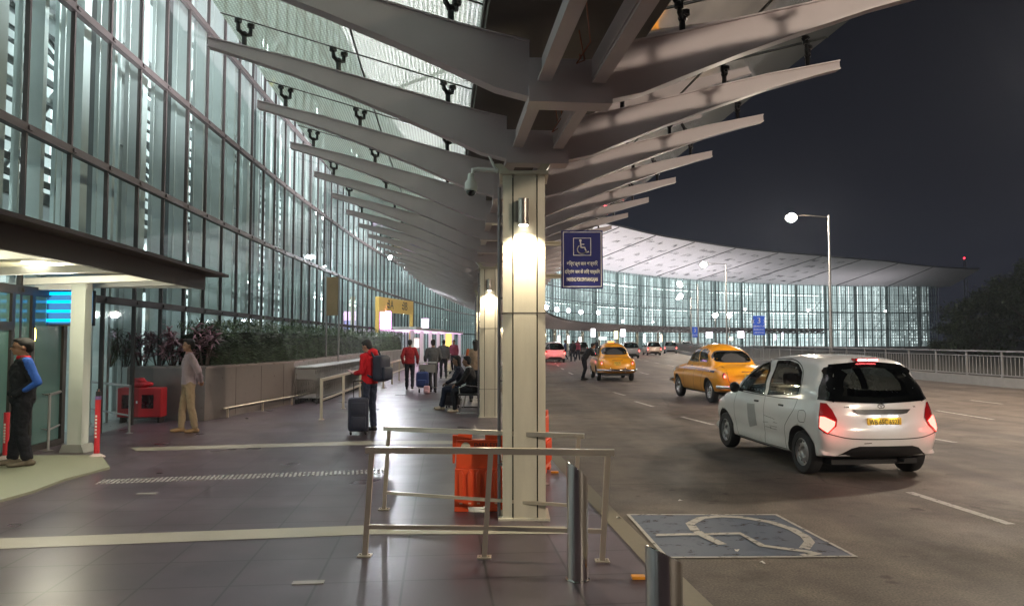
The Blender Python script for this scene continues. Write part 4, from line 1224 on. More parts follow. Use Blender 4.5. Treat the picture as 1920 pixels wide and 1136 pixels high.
# orange water barriers
def orange_barrier(loc, rz, lb, txt):
    r_ = thing("plastic_barrier", lb, "barrier", loc, rz, "orange moulded plastic barriers")
    OR = pmat("barrier_orange", (0.78, 0.085, 0.02), 0.42, var=0.10, scale=5, coat=0.15)
    W2 = 0.24; H = 0.79
    # outer shell polygon with handle hole made of strips
    mb = MB()
    T = Matrix.Identity(4)
    def pr(poly, d0, d1): mb.prism(poly, d0, d1, 'y')
    pr([(-W2, 0.045), (W2, 0.045), (W2 - 0.004, 0.42), (-W2 + 0.004, 0.42)], -0.07, 0.07)
    for a, b in ((-W2, -0.10), (0.10, W2)): pr([(a, 0.0), (b, 0.0), (b, 0.045), (a, 0.045)], -0.075, 0.075)
    pr([(-W2 + 0.012, 0.42), (W2 - 0.012, 0.42), (W2 - 0.02, 0.705), (-W2 + 0.02, 0.705)], -0.048, 0.048)
    pr([(-W2 + 0.02, 0.705), (-0.065, 0.705), (-0.065, 0.755), (-0.05, 0.765), (-0.05, H), (-W2 + 0.055, H - 0.01), (-W2 + 0.03, H - 0.035)], -0.045, 0.045)
    pr([(0.065, 0.705), (W2 - 0.02, 0.705), (W2 - 0.03, H - 0.035), (W2 - 0.055, H - 0.01), (0.05, H), (0.05, 0.765), (0.065, 0.755)], -0.045, 0.045)
    pr([(-0.05, 0.765), (0.05, 0.765), (0.05, H), (-0.05, H)], -0.045, 0.045)
    for k in range(5):
        x = -0.175 + 0.0875 * k
        pr([(x - 0.018, 0.12), (x + 0.018, 0.12), (x + 0.026, 0.37), (x, 0.41), (x - 0.026, 0.37)], -0.092, -0.068)
    for sgn in (-1, 1): pr([(sgn * (W2 - 0.0), 0.47), (sgn * (W2 + 0.022), 0.47), (sgn * (W2 + 0.022), 0.75), (sgn * (W2 - 0.03), 0.75)][::sgn], -0.03, 0.03)
    b = mb.build("shell", OR, r_, smooth=25)
    bv = b.modifiers.new("B", 'BEVEL'); bv.width = 0.006; bv.segments = 2; bv.limit_method = 'ANGLE'
    mb = MB()
    for k in range(5): mb.rbox((-0.19 + 0.0875 * k, -0.0745, 0.075), (-0.16 + 0.0875 * k, -0.069, 0.09), 0.002)
    mb.build("drain_slot", pmat("slot_pale", (0.8, 0.5, 0.35), 0.5), r_)
    mb = MB(); mb.cyl((-0.13, -0.053, 0.635), (-0.13, -0.047, 0.635), 0.047, 24); mb.build("round_sticker", pmat("sticker_grey", (0.55, 0.52, 0.42), 0.6), r_)
    if txt:
        mb = MB(); text_mb(mb, "DARK EYE", 0.058, Matrix.Translation((0.075, -0.049, 0.652)) @ Matrix.Rotation(R(90), 4, 'X') @ Matrix.Shear('XY', 4, (0.2, 0)), align='CENTER', font_scale=(0.92, 1)); mb.build("lettering", BLACKPL, r_)
c = gp(897, 957); orange_barrier((c.x, c.y + 0.03, 0), R(2), "orange plastic barrier lettered DARK EYE at the left foot of the nearest column", True)
orange_barrier((0.40, 9.75, 0), R(78), "orange plastic barrier seen edge on beyond the nearest column", False)

# dome camera on its arm
c = dp(883, 356, 7.25)
r_ = thing("security_camera", "white dome security camera hanging from an arm left of the nearest column", "camera", tuple(c))
mb = MB(); mb.tube([(0.02, 0, 0.16), (0.02, 0, 0.20), (0.07, 0, 0.205), (0.27, 0, 0.19)], 0.022, 10); mb.tube([(0.16, 0.02, 0.38), (0.2, 0.02, 0.30), (0.26, 0.02, 0.17)], 0.012, 8); mb.build("arm", WHITEP, r_, smooth=40)
mb = MB(); mb.lathe([(0.0, 0.16), (0.03, 0.16), (0.035, 0.10), (0.06, 0.07), (0.064, 0.0), (0.055, -0.01), (0.0, -0.01)], 20); mb.build("housing", WHITEP, r_, smooth=40)
mb = MB(); mb.ell((0, 0, -0.015), (0.047, 0.047, 0.05), 16, 10); mb.build("dome", pmat("smoked_dome", (0.01, 0.01, 0.012), 0.06, coat=0.5), r_, smooth=True)

# =================================================================== GATE SIGN FRAME, SCREENS, FAR GATE
YEL = pmat("gate_yellow", (0.62, 0.42, 0.10), 0.45, emis=(1.0, 0.66, 0.2), estr=0.08)
a = dp(707, 555, 43.5); b = dp(772, 572, 49)
gt = thing("gate_sign", "yellow portal sign reading 3A and 3B above the gate", "gate sign", (a.x, a.y, 0), math.atan2(b.y - a.y, b.x - a.x))
gl_ = math.hypot(b.x - a.x, b.y - a.y)
zt = CAMZ + (638 - 556) / F * 43.5; zb = CAMZ + (638 - 584) / F * 43.5
mb = MB(); mb.rbox((0, -0.12, zb), (gl_, 0.12, zt), 0.02); mb.box((0.02, -0.11, 0), (0.12, 0.11, zb)); mb.box((gl_ - 0.12, -0.11, 0), (gl_ - 0.02, 0.11, zb)); mb.build("portal", YEL, gt)
mb = MB()
for x, t in ((0.3, "3A"), (0.72, "3B")):
    text_mb(mb, t, 0.75, Matrix.Translation((gl_ * x + 0.1, -0.125, (zt + zb) / 2 + 0.02)) @ Matrix.Rotation(R(90), 4, 'X'), 0.01, font_scale=(1.0, 1))
    for dz in (0.1, -0.1): mb.cbox((gl_ * x - 0.32, -0.125, (zt + zb) / 2 + dz), (0.22, 0.01, 0.10))
mb.build("lettering", BLACKPL, gt)
def screen(px0, px1, py0, py1, D, lb, col, st, rows=None, power=0, lcol=None):
    c = dp((px0 + px1) / 2, (py0 + py1) / 2, D); wd = (px1 - px0) / F * D; ht = (py1 - py0) / F * D
    o = thing("led_screen", lb, "screen", tuple(c))
    mb = MB(); mb.rbox((-wd/2 - 0.04, -0.02, -ht/2 - 0.04), (wd/2 + 0.04, 0.1, ht/2 + 0.04), 0.01); mb.build("housing", BLACKPL, o)
    mb = MB(); mb.box((-wd/2, -0.026, -ht/2 if not rows else 0.0), (wd/2, -0.022, ht/2)); mb.build("picture", emat("screen_" + str(abs(hash(col)) % 999) + str(st), col, st), o)
    if rows:
        mb = MB()
        for k in range(5): mb.box((-wd/2 + 0.03, -0.026, -ht/2 + 0.02 + k * ht * 0.1), (wd/2 - 0.03, -0.022, -ht/2 + 0.02 + k * ht * 0.1 + ht * 0.05))
        mb.build("text_rows", emat("rows_blue", (0.1, 0.3, 1.0), 1.6), o)
    if power: lamp("screen_glow", 'AREA', (0, -0.08, 0), power, lcol or col, o, shape='RECTANGLE', size=wd, size_y=ht, rot=(R(90), 0, 0))
screen(713, 733, 584, 617, 44.5, "bright pink and blue lit screen under the yellow gate sign", (1.0, 0.55, 1.0), 3.0, True, 160, (1.0, 0.35, 0.9))
screen(791, 803, 598, 614, 52, "small white pink lit screen above the far gate", (1.0, 0.8, 1.0), 4.0, None, 140, (1.0, 0.5, 1.0))

fg = thing("gate_canopy", "small flat white canopy on white posts glowing pink over the far gate", "canopy", (0, 0, 0))
mb = MB(); p0 = dp(742, 622, 44); p1 = dp(885, 625, 58)
sA = s_of_y(46); sB = s_of_y(72)
mb.sbox(sA, sB, -7.2, -4.6, 2.35, 2.55, 3); mb.build("roof_slab", WHITEP, fg)
mb = MB(); mb.sbox(sA + .1, sB - .1, -7.1, -4.62, 2.325, 2.345, 3); mb.build("lit_soffit", emat("pink_glow_soffit", (1.0, 0.60, 0.92), 1.0), fg)  # pink light on the soffit is put into its colour as glow
for q in range(7):
    s_ = sA + 0.5 + q * (sB - sA - 1) / 6; p = at(s_, -4.9); mb = MB(); mb.box((p.x - 0.12, p.y - 0.12, 0), (p.x + 0.12, p.y + 0.12, 2.33)); mb.build("post", WHITEP, fg)
lamp("gate_light", 'AREA', tuple(at((sA + sB) / 2, -5.8, 2.28)), 55, (1.0, 0.85, 0.95), fg, shape='RECTANGLE', size=2.0, size_y=22.0, rot=(0, 0, -fr((sA+sB)/2)[2]))
# backlit posters and shop fronts inside, near the left planter and far gate
def poster(px0, px1, py0, py1, D, lb, c1, st):
    c = dp((px0 + px1) / 2, (py0 + py1) / 2, D); wd = (px1 - px0) / F * D; ht = (py1 - py0) / F * D
    o = thing("lightbox", lb, "lightbox", (c.x, c.y, c.z))
    mb = MB(); mb.rbox((-wd/2 - 0.03, 0, -ht/2 - 0.03), (wd/2 + 0.03, 0.08, ht/2 + 0.03), 0.01); mb.build("case", DARKSTEEL, o)
    mb = MB(); mb.box((-wd/2, -0.006, -ht/2), (wd/2, -0.002, ht/2)); mb.build("panel", emat("lightbox_%d_%d" % (px0, py0), c1, st), o)
def poster_in(px0, px1, py0, py1, lb, c1, st):      # just inside the glass wall
    u = ((px0 + px1) / 2 - 960) / F
    D = 10
    for _ in range(60):
        x = at(s_of_y(D), FOFF - 2.0).x
        D = max(8, min(60, x / u)) * 0.5 + D * 0.5
    poster(px0, px1, py0, py1, D, lb, c1, st)
poster_in(215, 229, 602, 624, "white lit box inside the hall between the plants", (0.95, 1.0, 1.0), 1.6)
poster_in(215, 228, 625, 660, "orange red lit poster inside the hall under the white lit box", (1.0, 0.35, 0.12), 0.9)
poster_in(352, 380, 584, 590, "yellow lit strip inside the glass above the man in the grey jacket", (1.0, 0.7, 0.1), 0.6)
poster_in(384, 414, 586, 592, "second yellow lit strip inside the glass, right of the first", (1.0, 0.7, 0.1), 0.6)
poster_in(365, 378, 604, 622, "yellow glowing sign inside above the purple plants", (1.0, 0.75, 0.05), 1.3)
poster_in(392, 412, 600, 622, "larger yellow glowing sign inside above the hedge", (1.0, 0.75, 0.05), 1.3)
poster(836, 846, 626, 650, 60, "yellow lit panel behind the walking man at the far gate", (1.0, 0.78, 0.1), 1.6)
poster(776, 786, 634, 652, 56, "pale pink lit panel at the far gate beside the hedge end", (1.0, 0.75, 0.7), 0.9)
for i, (px, py, w_, h_, c_) in enumerate(((1112, 624, 8, 16, (1, .95, 1)), (1155, 628, 7, 15, (1, .85, .35)), (1168, 624, 9, 14, (1, .9, 1)), (1130, 634, 14, 5, (.9, 1, 1)), (1088, 640, 5, 16, (1, .85, .8)), (1208, 634, 3, 16, (1, .9, .8)), (1240, 634, 3, 14, (1, .8, .6)), (1330, 628, 12, 11, (1, .85, 1)), (1389, 627, 12, 12, (1, .85, .95)), (1371, 635, 6, 6, (1, .8, .5)), (1453, 632, 4, 10, (1, .8, 1)), (1467, 630, 3, 12, (1, .75, 1)), (1048, 636, 4, 14, (1, .8, .75)), (1066, 636, 4, 14, (1, .85, .8)))):
    poster(px - w_ / 2, px + w_ / 2, py - h_ / 2, py + h_ / 2, 112 + (px - 1040) * 0.09,
           "small lit box %s under the far wing" % ("tall, violet white", "amber, right of the tall white one", "square, white, beside the amber one", "wide, pale and low", "narrow and salmon", "slim warm strip", "slim orange strip", "square, pink white, left of the white lamp pair", "square, rosy white, right of the white lamp pair", "little orange square", "violet white upright, near the blue road sign", "slim violet upright", "slim pink, left, at the red lit car", "slim salmon, right, at the red lit car")[i], c_, 2.2)

# luggage trolleys, nested
TRM = pmat("trolley_steel", (0.30, 0.29, 0.28), 0.3, 0.9)
def make_trolley(label, grp=None):
    r_ = thing("luggage_trolley", label, "luggage trolley", (0, 0, 0), 0, grp)
    mb = MB()
    for s_ in (-1, 1):
        mb.tube([(s_*0.28, -0.42, 0.16), (s_*0.25, 0.45, 0.13)], 0.016, 6); mb.tube([(s_*0.28, -0.42, 0.14), (s_*0.28, -0.46, 0.6), (s_*0.28, -0.40, 0.98)], 0.016, 6)
    mb.tube([(-0.25, 0.45, 0.13), (0.25, 0.45, 0.13)], 0.016, 6)
    for k in range(5): mb.tube([(-0.27, -0.3 + k * 0.17, 0.155), (0.27, -0.3 + k * 0.17, 0.155)], 0.009, 5)
    for k in range(6): mb.tube([(-0.2 + 0.08 * k, -0.43, 0.18), (-0.2 + 0.08 * k, -0.42, 0.66)], 0.006, 5)
    mb.build("frame", TRM, r_)
    mb = MB(); mb.tube([(-0.29, -0.40, 0.98), (0.29, -0.40, 0.98)], 0.022, 8); mb.build("handle", pmat("handle_grip", (0.6, 0.6, 0.6), 0.3, 0.5), r_)
    mb = MB()
    for a, b in (((-0.26, -0.36, 0.68), (0.26, -0.36, 0.68)), ((-0.26, -0.12, 0.72), (0.26, -0.12, 0.72))): mb.tube([a, b], 0.009, 5)
    for k in range(5): x = -0.26 + 0.13 * k; mb.tube([(x, -0.40, 0.88), (x, -0.36, 0.68), (x, -0.12, 0.72), (x, -0.10, 0.86)], 0.007, 5)
    mb.build("basket", TRM, r_)
    mb = MB(); mb.rbox((-0.25, -0.452, 0.66), (0.25, -0.44, 0.92), 0.004); mb.build("advert_board", pmat("trolley_board", (0.24, 0.23, 0.22), 0.35, 0.2), r_)
    for x, y in ((-0.27, -0.38), (0.27, -0.38), (0, 0.4)):
        mb = MB(); mb.cyl((x - 0.018, y, 0.065), (x + 0.018, y, 0.065), 0.065, 12); mb.build("wheel", BLACK, r_)
    return r_
def dup_thing(r0, loc, rz, label, grp, skip=()):
    r_ = r0.copy(); COL.objects.link(r_); r_.location = loc; r_.rotation_euler = (0, 0, rz); r_["label"] = label
    if grp: r_["group"] = grp
    for ch in r0.children:
        if ch.name.split('.')[0] in skip: continue
        c = ch.copy(); COL.objects.link(c); c.parent = r_
        for g2 in ch.children:
            d = g2.copy(); COL.objects.link(d); d.parent = c
    return r_
TGRP = "nested row of steel luggage trolleys"
tr0 = make_trolley("front trolley of the nested row with its square end board showing", TGRP)
tr0.location = (-5.52, 20.3, 0); tr0.rotation_euler = (0, 0, R(2))
for k in range(1, 52):
    y = 20.3 + 0.24 * k
    dup_thing(tr0, (-5.52 - 0.022 * (y - 20.3), y, 0), R(2), "luggage trolley pushed into the long nested row beside the planter", TGRP, ("advert_board",))
s2 = [(-3.2, 25.6), (-2.35, 29.5), (-1.6, 44)]
TR_WALK = dup_thing(tr0, (-2.75, 24.6, 0), R(0), "luggage trolley with a blue bag pushed by the man in grey", "")
dup_thing(tr0, (-3.3, 38.0, 0), R(200), "empty luggage trolley standing alone near the far gate", "")
# bags
def soft_bag(loc, dims, mat, label, cat, name, extra=None, rz=0):
    o = thing(name, label, cat, loc, rz)
    mb = MB(); mb.rbox((-dims[0]/2, -dims[1]/2, 0), (dims[0]/2, dims[1]/2, dims[2]), min(dims) * 0.32); b = mb.build("body", mat, o, smooth=60)
    sb = b.modifiers.new("S", 'SUBSURF'); sb.levels = sb.render_levels = 2
    mb = MB(); mb.tube([(-0.07, 0, dims[2] - 0.02), (-0.05, 0, dims[2] + 0.05), (0.05, 0, dims[2] + 0.05), (0.07, 0, dims[2] - 0.02)], 0.012, 6); mb.build("handle", BLACKPL, o)
    mb = MB(); mb.rbox((-dims[0]*0.34, -dims[1]/2 - 0.05, dims[2]*0.08), (dims[0]*0.34, -dims[1]/2 + 0.02, dims[2]*0.5), 0.03); mb.build("pocket", mat, o, smooth=60)
    return o
NAVY = pmat("navy_nylon", (0.010, 0.014, 0.035), 0.6, bump=0.3)
soft_bag((-2.9, 24.05, 0.18), (0.42, 0.3, 0.52), pmat("blue_nylon", (0.02, 0.04, 0.16), 0.55, bump=0.3), "blue backpack lying on the trolley pushed by the man in grey", "backpack", "backpack")
soft_bag((-2.72, 23.7, 0.0), (0.2, 0.14, 0.26), pmat("pink_bag", (0.7, 0.4, 0.45), 0.5), "small pink bag on the floor beside the walking pair", "bag", "carry_bag")
def suitcase(loc, rz, dims, mat, label, pull=0.0):
    o = thing("suitcase", label, "suitcase", loc, rz)
    W, D_, H_ = dims
    mb = MB(); mb.rbox((-W/2, -D_/2, 0.06), (W/2, D_/2, H_), 0.055); mb.build("shell", mat, o, smooth=50)
    mb = MB()
    for x in (-W/2 + 0.05, W/2 - 0.05):
        for y in (-D_/2 + 0.05, D_/2 - 0.05): mb.cyl((x - 0.015, y, 0.03), (x + 0.015, y, 0.03), 0.03, 10)
    mb.build("wheel", BLACK, o)
    mb = MB(); mb.rbox((-W*0.36, -D_/2 - 0.03, 0.12), (W*0.36, -D_/2 + 0.01, H_*0.5), 0.02); mb.rbox((-W*0.36, -D_/2 - 0.025, H_*0.55), (W*0.36, -D_/2 + 0.01, H_*0.88), 0.02); mb.build("pocket", mat, o, smooth=50)
    if pull:
        mb = MB(); mb.tube([(-0.08, D_/2 - 0.05, H_), (-0.08, D_/2 - 0.05, H_ + pull)], 0.008, 6); mb.tube([(0.08, D_/2 - 0.05, H_), (0.08, D_/2 - 0.05, H_ + pull)], 0.008, 6)
        mb.tube([(-0.09, D_/2 - 0.05, H_ + pull), (0.09, D_/2 - 0.05, H_ + pull)], 0.016, 8); mb.build("pull_handle", DARKSTEEL, o)
    return o
c = gp(669, 815); suitcase((c.x, c.y + 0.1, 0), R(15), (0.36, 0.26, 0.66), NAVY, "tall navy suitcase standing beside the man in the red hoodie", 0.30)
c = gp(848, 765); suitcase((c.x, c.y + 0.1, 0), R(-20), (0.36, 0.24, 0.62), pmat("maroon_black", (0.03, 0.018, 0.022), 0.5), "dark suitcase in front of the seated couple")
# waiting bench behind the second column
c = gp(888, 770)
bn = thing("bench", "black metal waiting bench under the seated couple", "bench", (-0.98, 18.0, 0), R(0))
mb = MB(); mb.rbox((-0.28, -0.75, 0.42), (0.25, 0.95, 0.46), 0.015); mb.build("seat", BLACKPL, bn)
mb = MB(); mb.rbox((0.25, -0.75, 0.46), (0.30, 0.95, 0.88), 0.015); mb.build("backrest", BLACKPL, bn)
for y in (-0.65, 0.85):
    mb = MB(); mb.tube([(-0.25, y, 0), (-0.2, y, 0.3), (-0.25, y, 0.42)], 0.018, 6); mb.tube([(0.28, y, 0), (0.2, y, 0.3), (0.27, y, 0.42)], 0.018, 6); mb.tube([(-0.3, y, 0.012), (0.33, y, 0.012)], 0.016, 6); mb.build("leg", CHROME, bn)
for y in (-0.72, 0.1, 0.92):
    mb = MB(); mb.tube([(0.26, y, 0.62), (-0.1, y, 0.66), (-0.25, y, 0.60), (-0.24, y, 0.46)], 0.014, 6); mb.build("armrest", CHROME, bn)

# red obstruction light on a thin mast far away
p = dp(1808, 484, 260)
o = thing("mast", "thin distant mast topped by a red light beyond the end of the far wing", "mast", (p.x, p.y, 0))
mb = MB(); 
for dx, dy in ((-1, -1), (1, -1), (0, 1)): mb.tube([(dx * 1.1, dy * 1.1, 0), (dx * 0.3, dy * 0.3, p.z - 0.5)], 0.12, 5)
for k in range(12): z = k * p.z / 12.5; rr = 1.1 - 0.8 * z / p.z; mb.tube([(-rr, -rr, z), (rr, -rr, z), (0, rr, z + 1.2), (-rr, -rr, z)], 0.06, 4)
mb.build("lattice", POLEM, o)
mb = MB(); mb.ell((0, 0, p.z), (0.3, 0.3, 0.3), 12, 8); mb.build("beacon", emat("beacon_red", (1.0, 0.02, 0.04), 5), o)

# =================================================================== TREE
def tree(x, y, z0, H, rx, ry, label, n_leaf, seed, lsz=0.5):
    random.seed(seed)
    o = thing("tree", label, "tree", (x, y, z0), 0, "dark trees beyond the railing")
    tr = MB(); tr.tube([(0, 0, 0), (0.1, 0, H * 0.25), (0.3, 0.2, H * 0.45)], [0.5, 0.4, 0.3], 10)
    lf = MB(); cl = []
    for k in range(15):
        a = k * 2.4 + random.uniform(-.3, .3); rr = random.uniform(0.35, 0.95); zz = H * random.uniform(0.36, 1.0)
        f_ = math.sqrt(max(0.1, 1 - ((zz / H - 0.5) / 0.55) ** 2))
        e_ = Vector((rx * rr * f_ * math.cos(a), ry * rr * f_ * math.sin(a), zz))
        tr.tube([(0.2, 0.1, H * 0.33), (e_.x * 0.5, e_.y * 0.5, H * 0.35 + (e_.z - H * .35) * 0.55), tuple(e_)], [0.2, 0.12, 0.04], 6)
        for _ in range(5):
            cl.append((e_ + Vector((random.gauss(0, rx * 0.2), random.gauss(0, ry * 0.2), random.gauss(0, H * 0.07))), random.uniform(0.10, 0.2) * rx))
    for i in range(n_leaf):
        c, r1 = random.choice(cl)
        v = Vector((random.gauss(0, 1), random.gauss(0, 1), random.gauss(0, 0.6))); v = v.normalized() * r1 * random.random() ** 0.4
        leaf(lf, c + v, Vector((random.uniform(-1, 1), random.uniform(-1, 1), random.uniform(-.6, .8))), lsz * random.uniform(0.6, 1.2), lsz * 0.5, 0.2)
    tr.build("trunk", pmat("bark", (0.07, 0.05, 0.035), 0.9, bump=0.6), o, smooth=60)
    lf.build("crown", leafmat("tree_leaf", (0.02, 0.035, 0.014), (0.06, 0.085, 0.035)), o)
tree(64, 88, -3, 13.0, 9.5, 7, "large dark tree beyond the railing at the right picture edge", 16000, 3, 0.6)
tree(57, 92, -3, 7.0, 4.5, 4, "lower dark tree left of the large tree beyond the railing", 6000, 4, 0.5)
tree(74, 105, -3, 15, 9.5, 7, "tall dark tree behind the large one at the right edge", 9000, 8, 0.7)

# little floor plates, scraps and a drain
for px, py, sx_, sy_, rz_, lb in ((578, 1092, 0.11, 0.035, 0.1, "small worn metal floor plate in the paving near the bottom edge"), (276, 925, 0.10, 0.04, 0.1, "small worn metal floor plate below the dotted tactile strip"), (1000, 905, 0.16, 0.16, 0.2, "square drain cover in the paving behind the front barrier rail")):
    p = gp(px, py); o = MB(); o.rbox((-sx_, -sy_, 0.0), (sx_, sy_, 0.006), 0.002)
    if sx_ > 0.15:
        for k in range(5): o.box((-0.12, -0.12 + k * 0.055, 0.006), (0.12, -0.10 + k * 0.055, 0.009))
    ob = o.build("drain_cover" if sx_ > 0.15 else "floor_plate", pmat("worn_plate", (0.3, 0.28, 0.26), 0.45, 0.4, var=0.3, scale=30)); ob.location = p; ob.rotation_euler = (0, 0, rz_); tag(ob, lb, "drain cover" if sx_ > 0.15 else "floor plate")
for i, (px, py, lb) in enumerate(((1276, 940, "tiny scrap of white paper on the road beyond the blue bay"), (1382, 1034, "tiny scrap of white litter on the lower edge of the blue bay"), (1430, 1057, "tiny scrap of white litter on the road just below the blue bay"), (1160, 972, "small pale scrap on the paving edge by the column"))):
    p = gp(px, py); o = MB(); o.add([(-0.02, -0.012, 0.002), (0.02, -0.015, 0.012), (0.022, 0.014, 0.003), (-0.005, 0.02, 0.014), (-0.024, 0.008, 0.004)], [(0, 1, 2, 3, 4)])
    ob = o.build("litter", pmat("paper_scrap", (0.55, 0.53, 0.5), 0.8)); ob.location = (p.x, p.y, 0.008); ob.rotation_euler = (0, 0, i); tag(ob, lb, "litter")

# =================================================================== VEHICLES
def catmull(pts, closed, step):
    out = []; n = len(pts)
    rng = range(n if closed else n - 1)
    for i in rng:
        p0 = Vector(pts[(i-1) % n] if closed else pts[max(0, i-1)]); p1 = Vector(pts[i]); p2 = Vector(pts[(i+1) % n]); p3 = Vector(pts[(i+2) % n] if closed else pts[min(n-1, i+2)])
        L_ = (p2 - p1).length; m_ = max(1, int(math.ceil(L_ / step)))
        # limit overshoot with centripetal-ish tension
        t1 = (p2 - p0) * 0.5; t2 = (p3 - p1) * 0.5
        if t1.length > L_: t1 = t1.normalized() * L_
        if t2.length > L_: t2 = t2.normalized() * L_
        for k in range(m_):
            t = k / m_
            out.append((2*t**3-3*t**2+1)*p1 + (t**3-2*t**2+t)*t1 + (-2*t**3+3*t**2)*p2 + (t**3-t**2)*t2)
    if not closed: out.append(Vector(pts[-1]))
    return out
def interp(tab, x):
    if x <= tab[0][0]: return tab[0][1]
    for (a, b), (c, d) in zip(tab[:-1], tab[1:]):
        if x <= c:
            t = (x - a) / (c - a); t = t * t * (3 - 2 * t); return b + (d - b) * t
    return tab[-1][1]
def car_shell(sil, Wf, core, rf, nexp=2.5, step=0.05, rings=7):
    """sil: closed side outline (y, z), counter clockwise; Wf(y,z): half width; core: (y0,y1,z0,z1) box the inset moves to; rf(y,z): rounding depth"""
    S = catmull(sil, True, step); n = len(S)
    V = []; Fc = []
    ringsP = []
    for j in range(rings + 1):
        fr_ = (1 - math.cos(j / rings * math.pi / 2))
        P = []
        for p in S:
            tgt = Vector((min(max(p.x, core[0]), core[1]), min(max(p.y, core[2]), core[3])))
            d = tgt - p; r_ = min(rf(p.x, p.y), d.length * 0.95)
            q = p + (d.normalized() if d.length > 1e-6 else d) * r_ * fr_
            P.append((q, (1 - (1 - fr_) ** nexp) ** (1 / nexp)))
        ringsP.append(P)
    idx = []
    for j, P in enumerate(ringsP):
        row = []
        for q, f in P:
            if j == 0: V.append((0.0, q.x, q.y)); row.append(len(V) - 1)
            else: V.append((Wf(q.x, q.y) * f, q.x, q.y)); row.append(len(V) - 1)
        idx.append(row)
    for j in range(rings):
        for i in range(n): Fc.append((idx[j][i], idx[j][(i+1) % n], idx[j+1][(i+1) % n], idx[j+1][i]))
    # inner side surface
    poly = [Vector((q.x, q.y)) for q, f in ringsP[-1]]
    ys = [p.x for p in poly]; zs = [p.y for p in poly]
    def inside(x, y):
        c = False; m_ = len(poly)
        for i in range(m_):
            a = poly[i]; b = poly[i-1]
            if (a.y > y) != (b.y > y) and x < (b.x - a.x) * (y - a.y) / (b.y - a.y) + a.x: c = not c
        return c
    pts = list(poly); g_ = 0.06
    y = min(ys) + g_ / 2; r_i = 0
    while y < max(ys):
        z = min(zs) + g_ / 2 + (g_ / 2 if r_i % 2 else 0)
        while z < max(zs):
            if inside(y, z) and min((p - Vector((y, z))).length for p in poly) > g_ * 0.5: pts.append(Vector((y, z)))
            z += g_
        y += g_ * 0.87; r_i += 1
    vv, ee, ff, ov_, oe, of = delaunay_2d_cdt(pts, [], [list(range(len(poly)))], 1, 1e-5)
    mp = {}
    for k, v in enumerate(vv):
        o = ov_[k]
        hit = [q for q in o if q < len(poly)]
        if hit: mp[k] = idx[-1][hit[0]]
        else: V.append((Wf(v.x, v.y), v.x, v.y)); mp[k] = len(V) - 1
    for f in ff: Fc.append(tuple(mp[k] for k in f))
    # mirror
    nV = len(V)
    M = {}
    V2 = list(V)
    for i in range(nV):
        if V[i][0] == 0.0 and i < n: M[i] = i
        else: V2.append((-V[i][0], V[i][1], V[i][2])); M[i] = len(V2) - 1
    F2 = Fc + [tuple(M[k] for k in reversed(f)) for f in Fc]
    return V2, F2
def make_bvh(V, Fc): return BVHTree.FromPolygons([Vector(v) for v in V], [f for f in Fc if len(set(f)) == len(f)])
def patch(bvh, poly, axis, sign, off=0.004, grid=0.05, rnd=True):
    """project a polygon drawn in side view ('x': coords y,z) or end view ('y': coords x,z) onto the shell"""
    P = [Vector(p) for p in (catmull([Vector(q) for q in poly], True, 0.04) if rnd else poly)]
    if not rnd:
        Q = []
        for a, b in zip(P, P[1:] + P[:1]):
            m_ = max(1, int((b - a).length / 0.04))
            for k in range(m_): Q.append(a + (b - a) * k / m_)
        P = Q
    def inside(x, y):
        c = False
        for i in range(len(P)):
            a = P[i]; b = P[i-1]
            if (a.y > y) != (b.y > y) and x < (b.x - a.x) * (y - a.y) / (b.y - a.y) + a.x: c = not c
        return c
    pts = list(P); x0 = min(p.x for p in P); x1 = max(p.x for p in P); y0 = min(p.y for p in P); y1 = max(p.y for p in P)
    x = x0 + grid / 2
    while x < x1:
        y = y0 + grid / 2
        while y < y1:
            if inside(x, y) and min((p - Vector((x, y))).length for p in P) > grid * 0.4: pts.append(Vector((x, y)))
            y += grid
        x += grid
    vv, ee, ff, a_, b_, c_ = delaunay_2d_cdt(pts, [], [list(range(len(P)))], 1, 1e-6)
    out = []
    last = None
    for v in vv:
        if axis == 'x': org = Vector((sign * 2.0, v.x, v.y)); d = Vector((-sign, 0, 0))
        elif axis == 'y': org = Vector((v.x, sign * 4.0, v.y)); d = Vector((0, -sign, 0))
        elif isinstance(axis, float):
            d = Vector((-sign * math.sin(axis), math.cos(axis), 0)); org = Vector((sign * math.cos(axis) * v.x, math.sin(axis) * v.x, v.y)) - d * 3
        else: org = Vector((v.x, v.y, 3.0)); d = Vector((0, 0, -1))
        h, nn, i, ds = bvh.ray_cast(org, d)
        if h is None:
            h = (last.copy() if last is not None else org + d)
            if axis == 'x': h.y, h.z = v.x, v.y
            elif axis == 'y': h.x, h.z = v.x, v.y
            else: h.z = v.y
            out.append(h); continue
        if nn.dot(d) > 0: nn = -nn
        last = h.copy()
        out.append(h + nn * off * 0.6 - d * off * 0.6)
    return out, [tuple(f) for f in ff]
def add_patch(mb, bvh, poly, axis, sides, off=0.004, grid=0.05, rnd=True):
    for s in sides:
        pl_ = poly if not (axis == 'y' and s[1] == -1) else [(-x, z) for x, z in poly]
        v, f = patch(bvh, pl_, axis, s[0], off, grid, rnd)
        mb.add(v, f)
def line_poly(pts, w):
    P = catmull([Vector(p) for p in pts], False, 0.06)
    L_ = []; R_ = []
    for i, p in enumerate(P):
        d = (P[min(i+1, len(P)-1)] - P[max(0, i-1)]).normalized(); nn = Vector((-d.y, d.x)) * w / 2
        L_.append(p + nn); R_.append(p - nn)
    return [(p.x, p.y) for p in L_ + R_[::-1]]
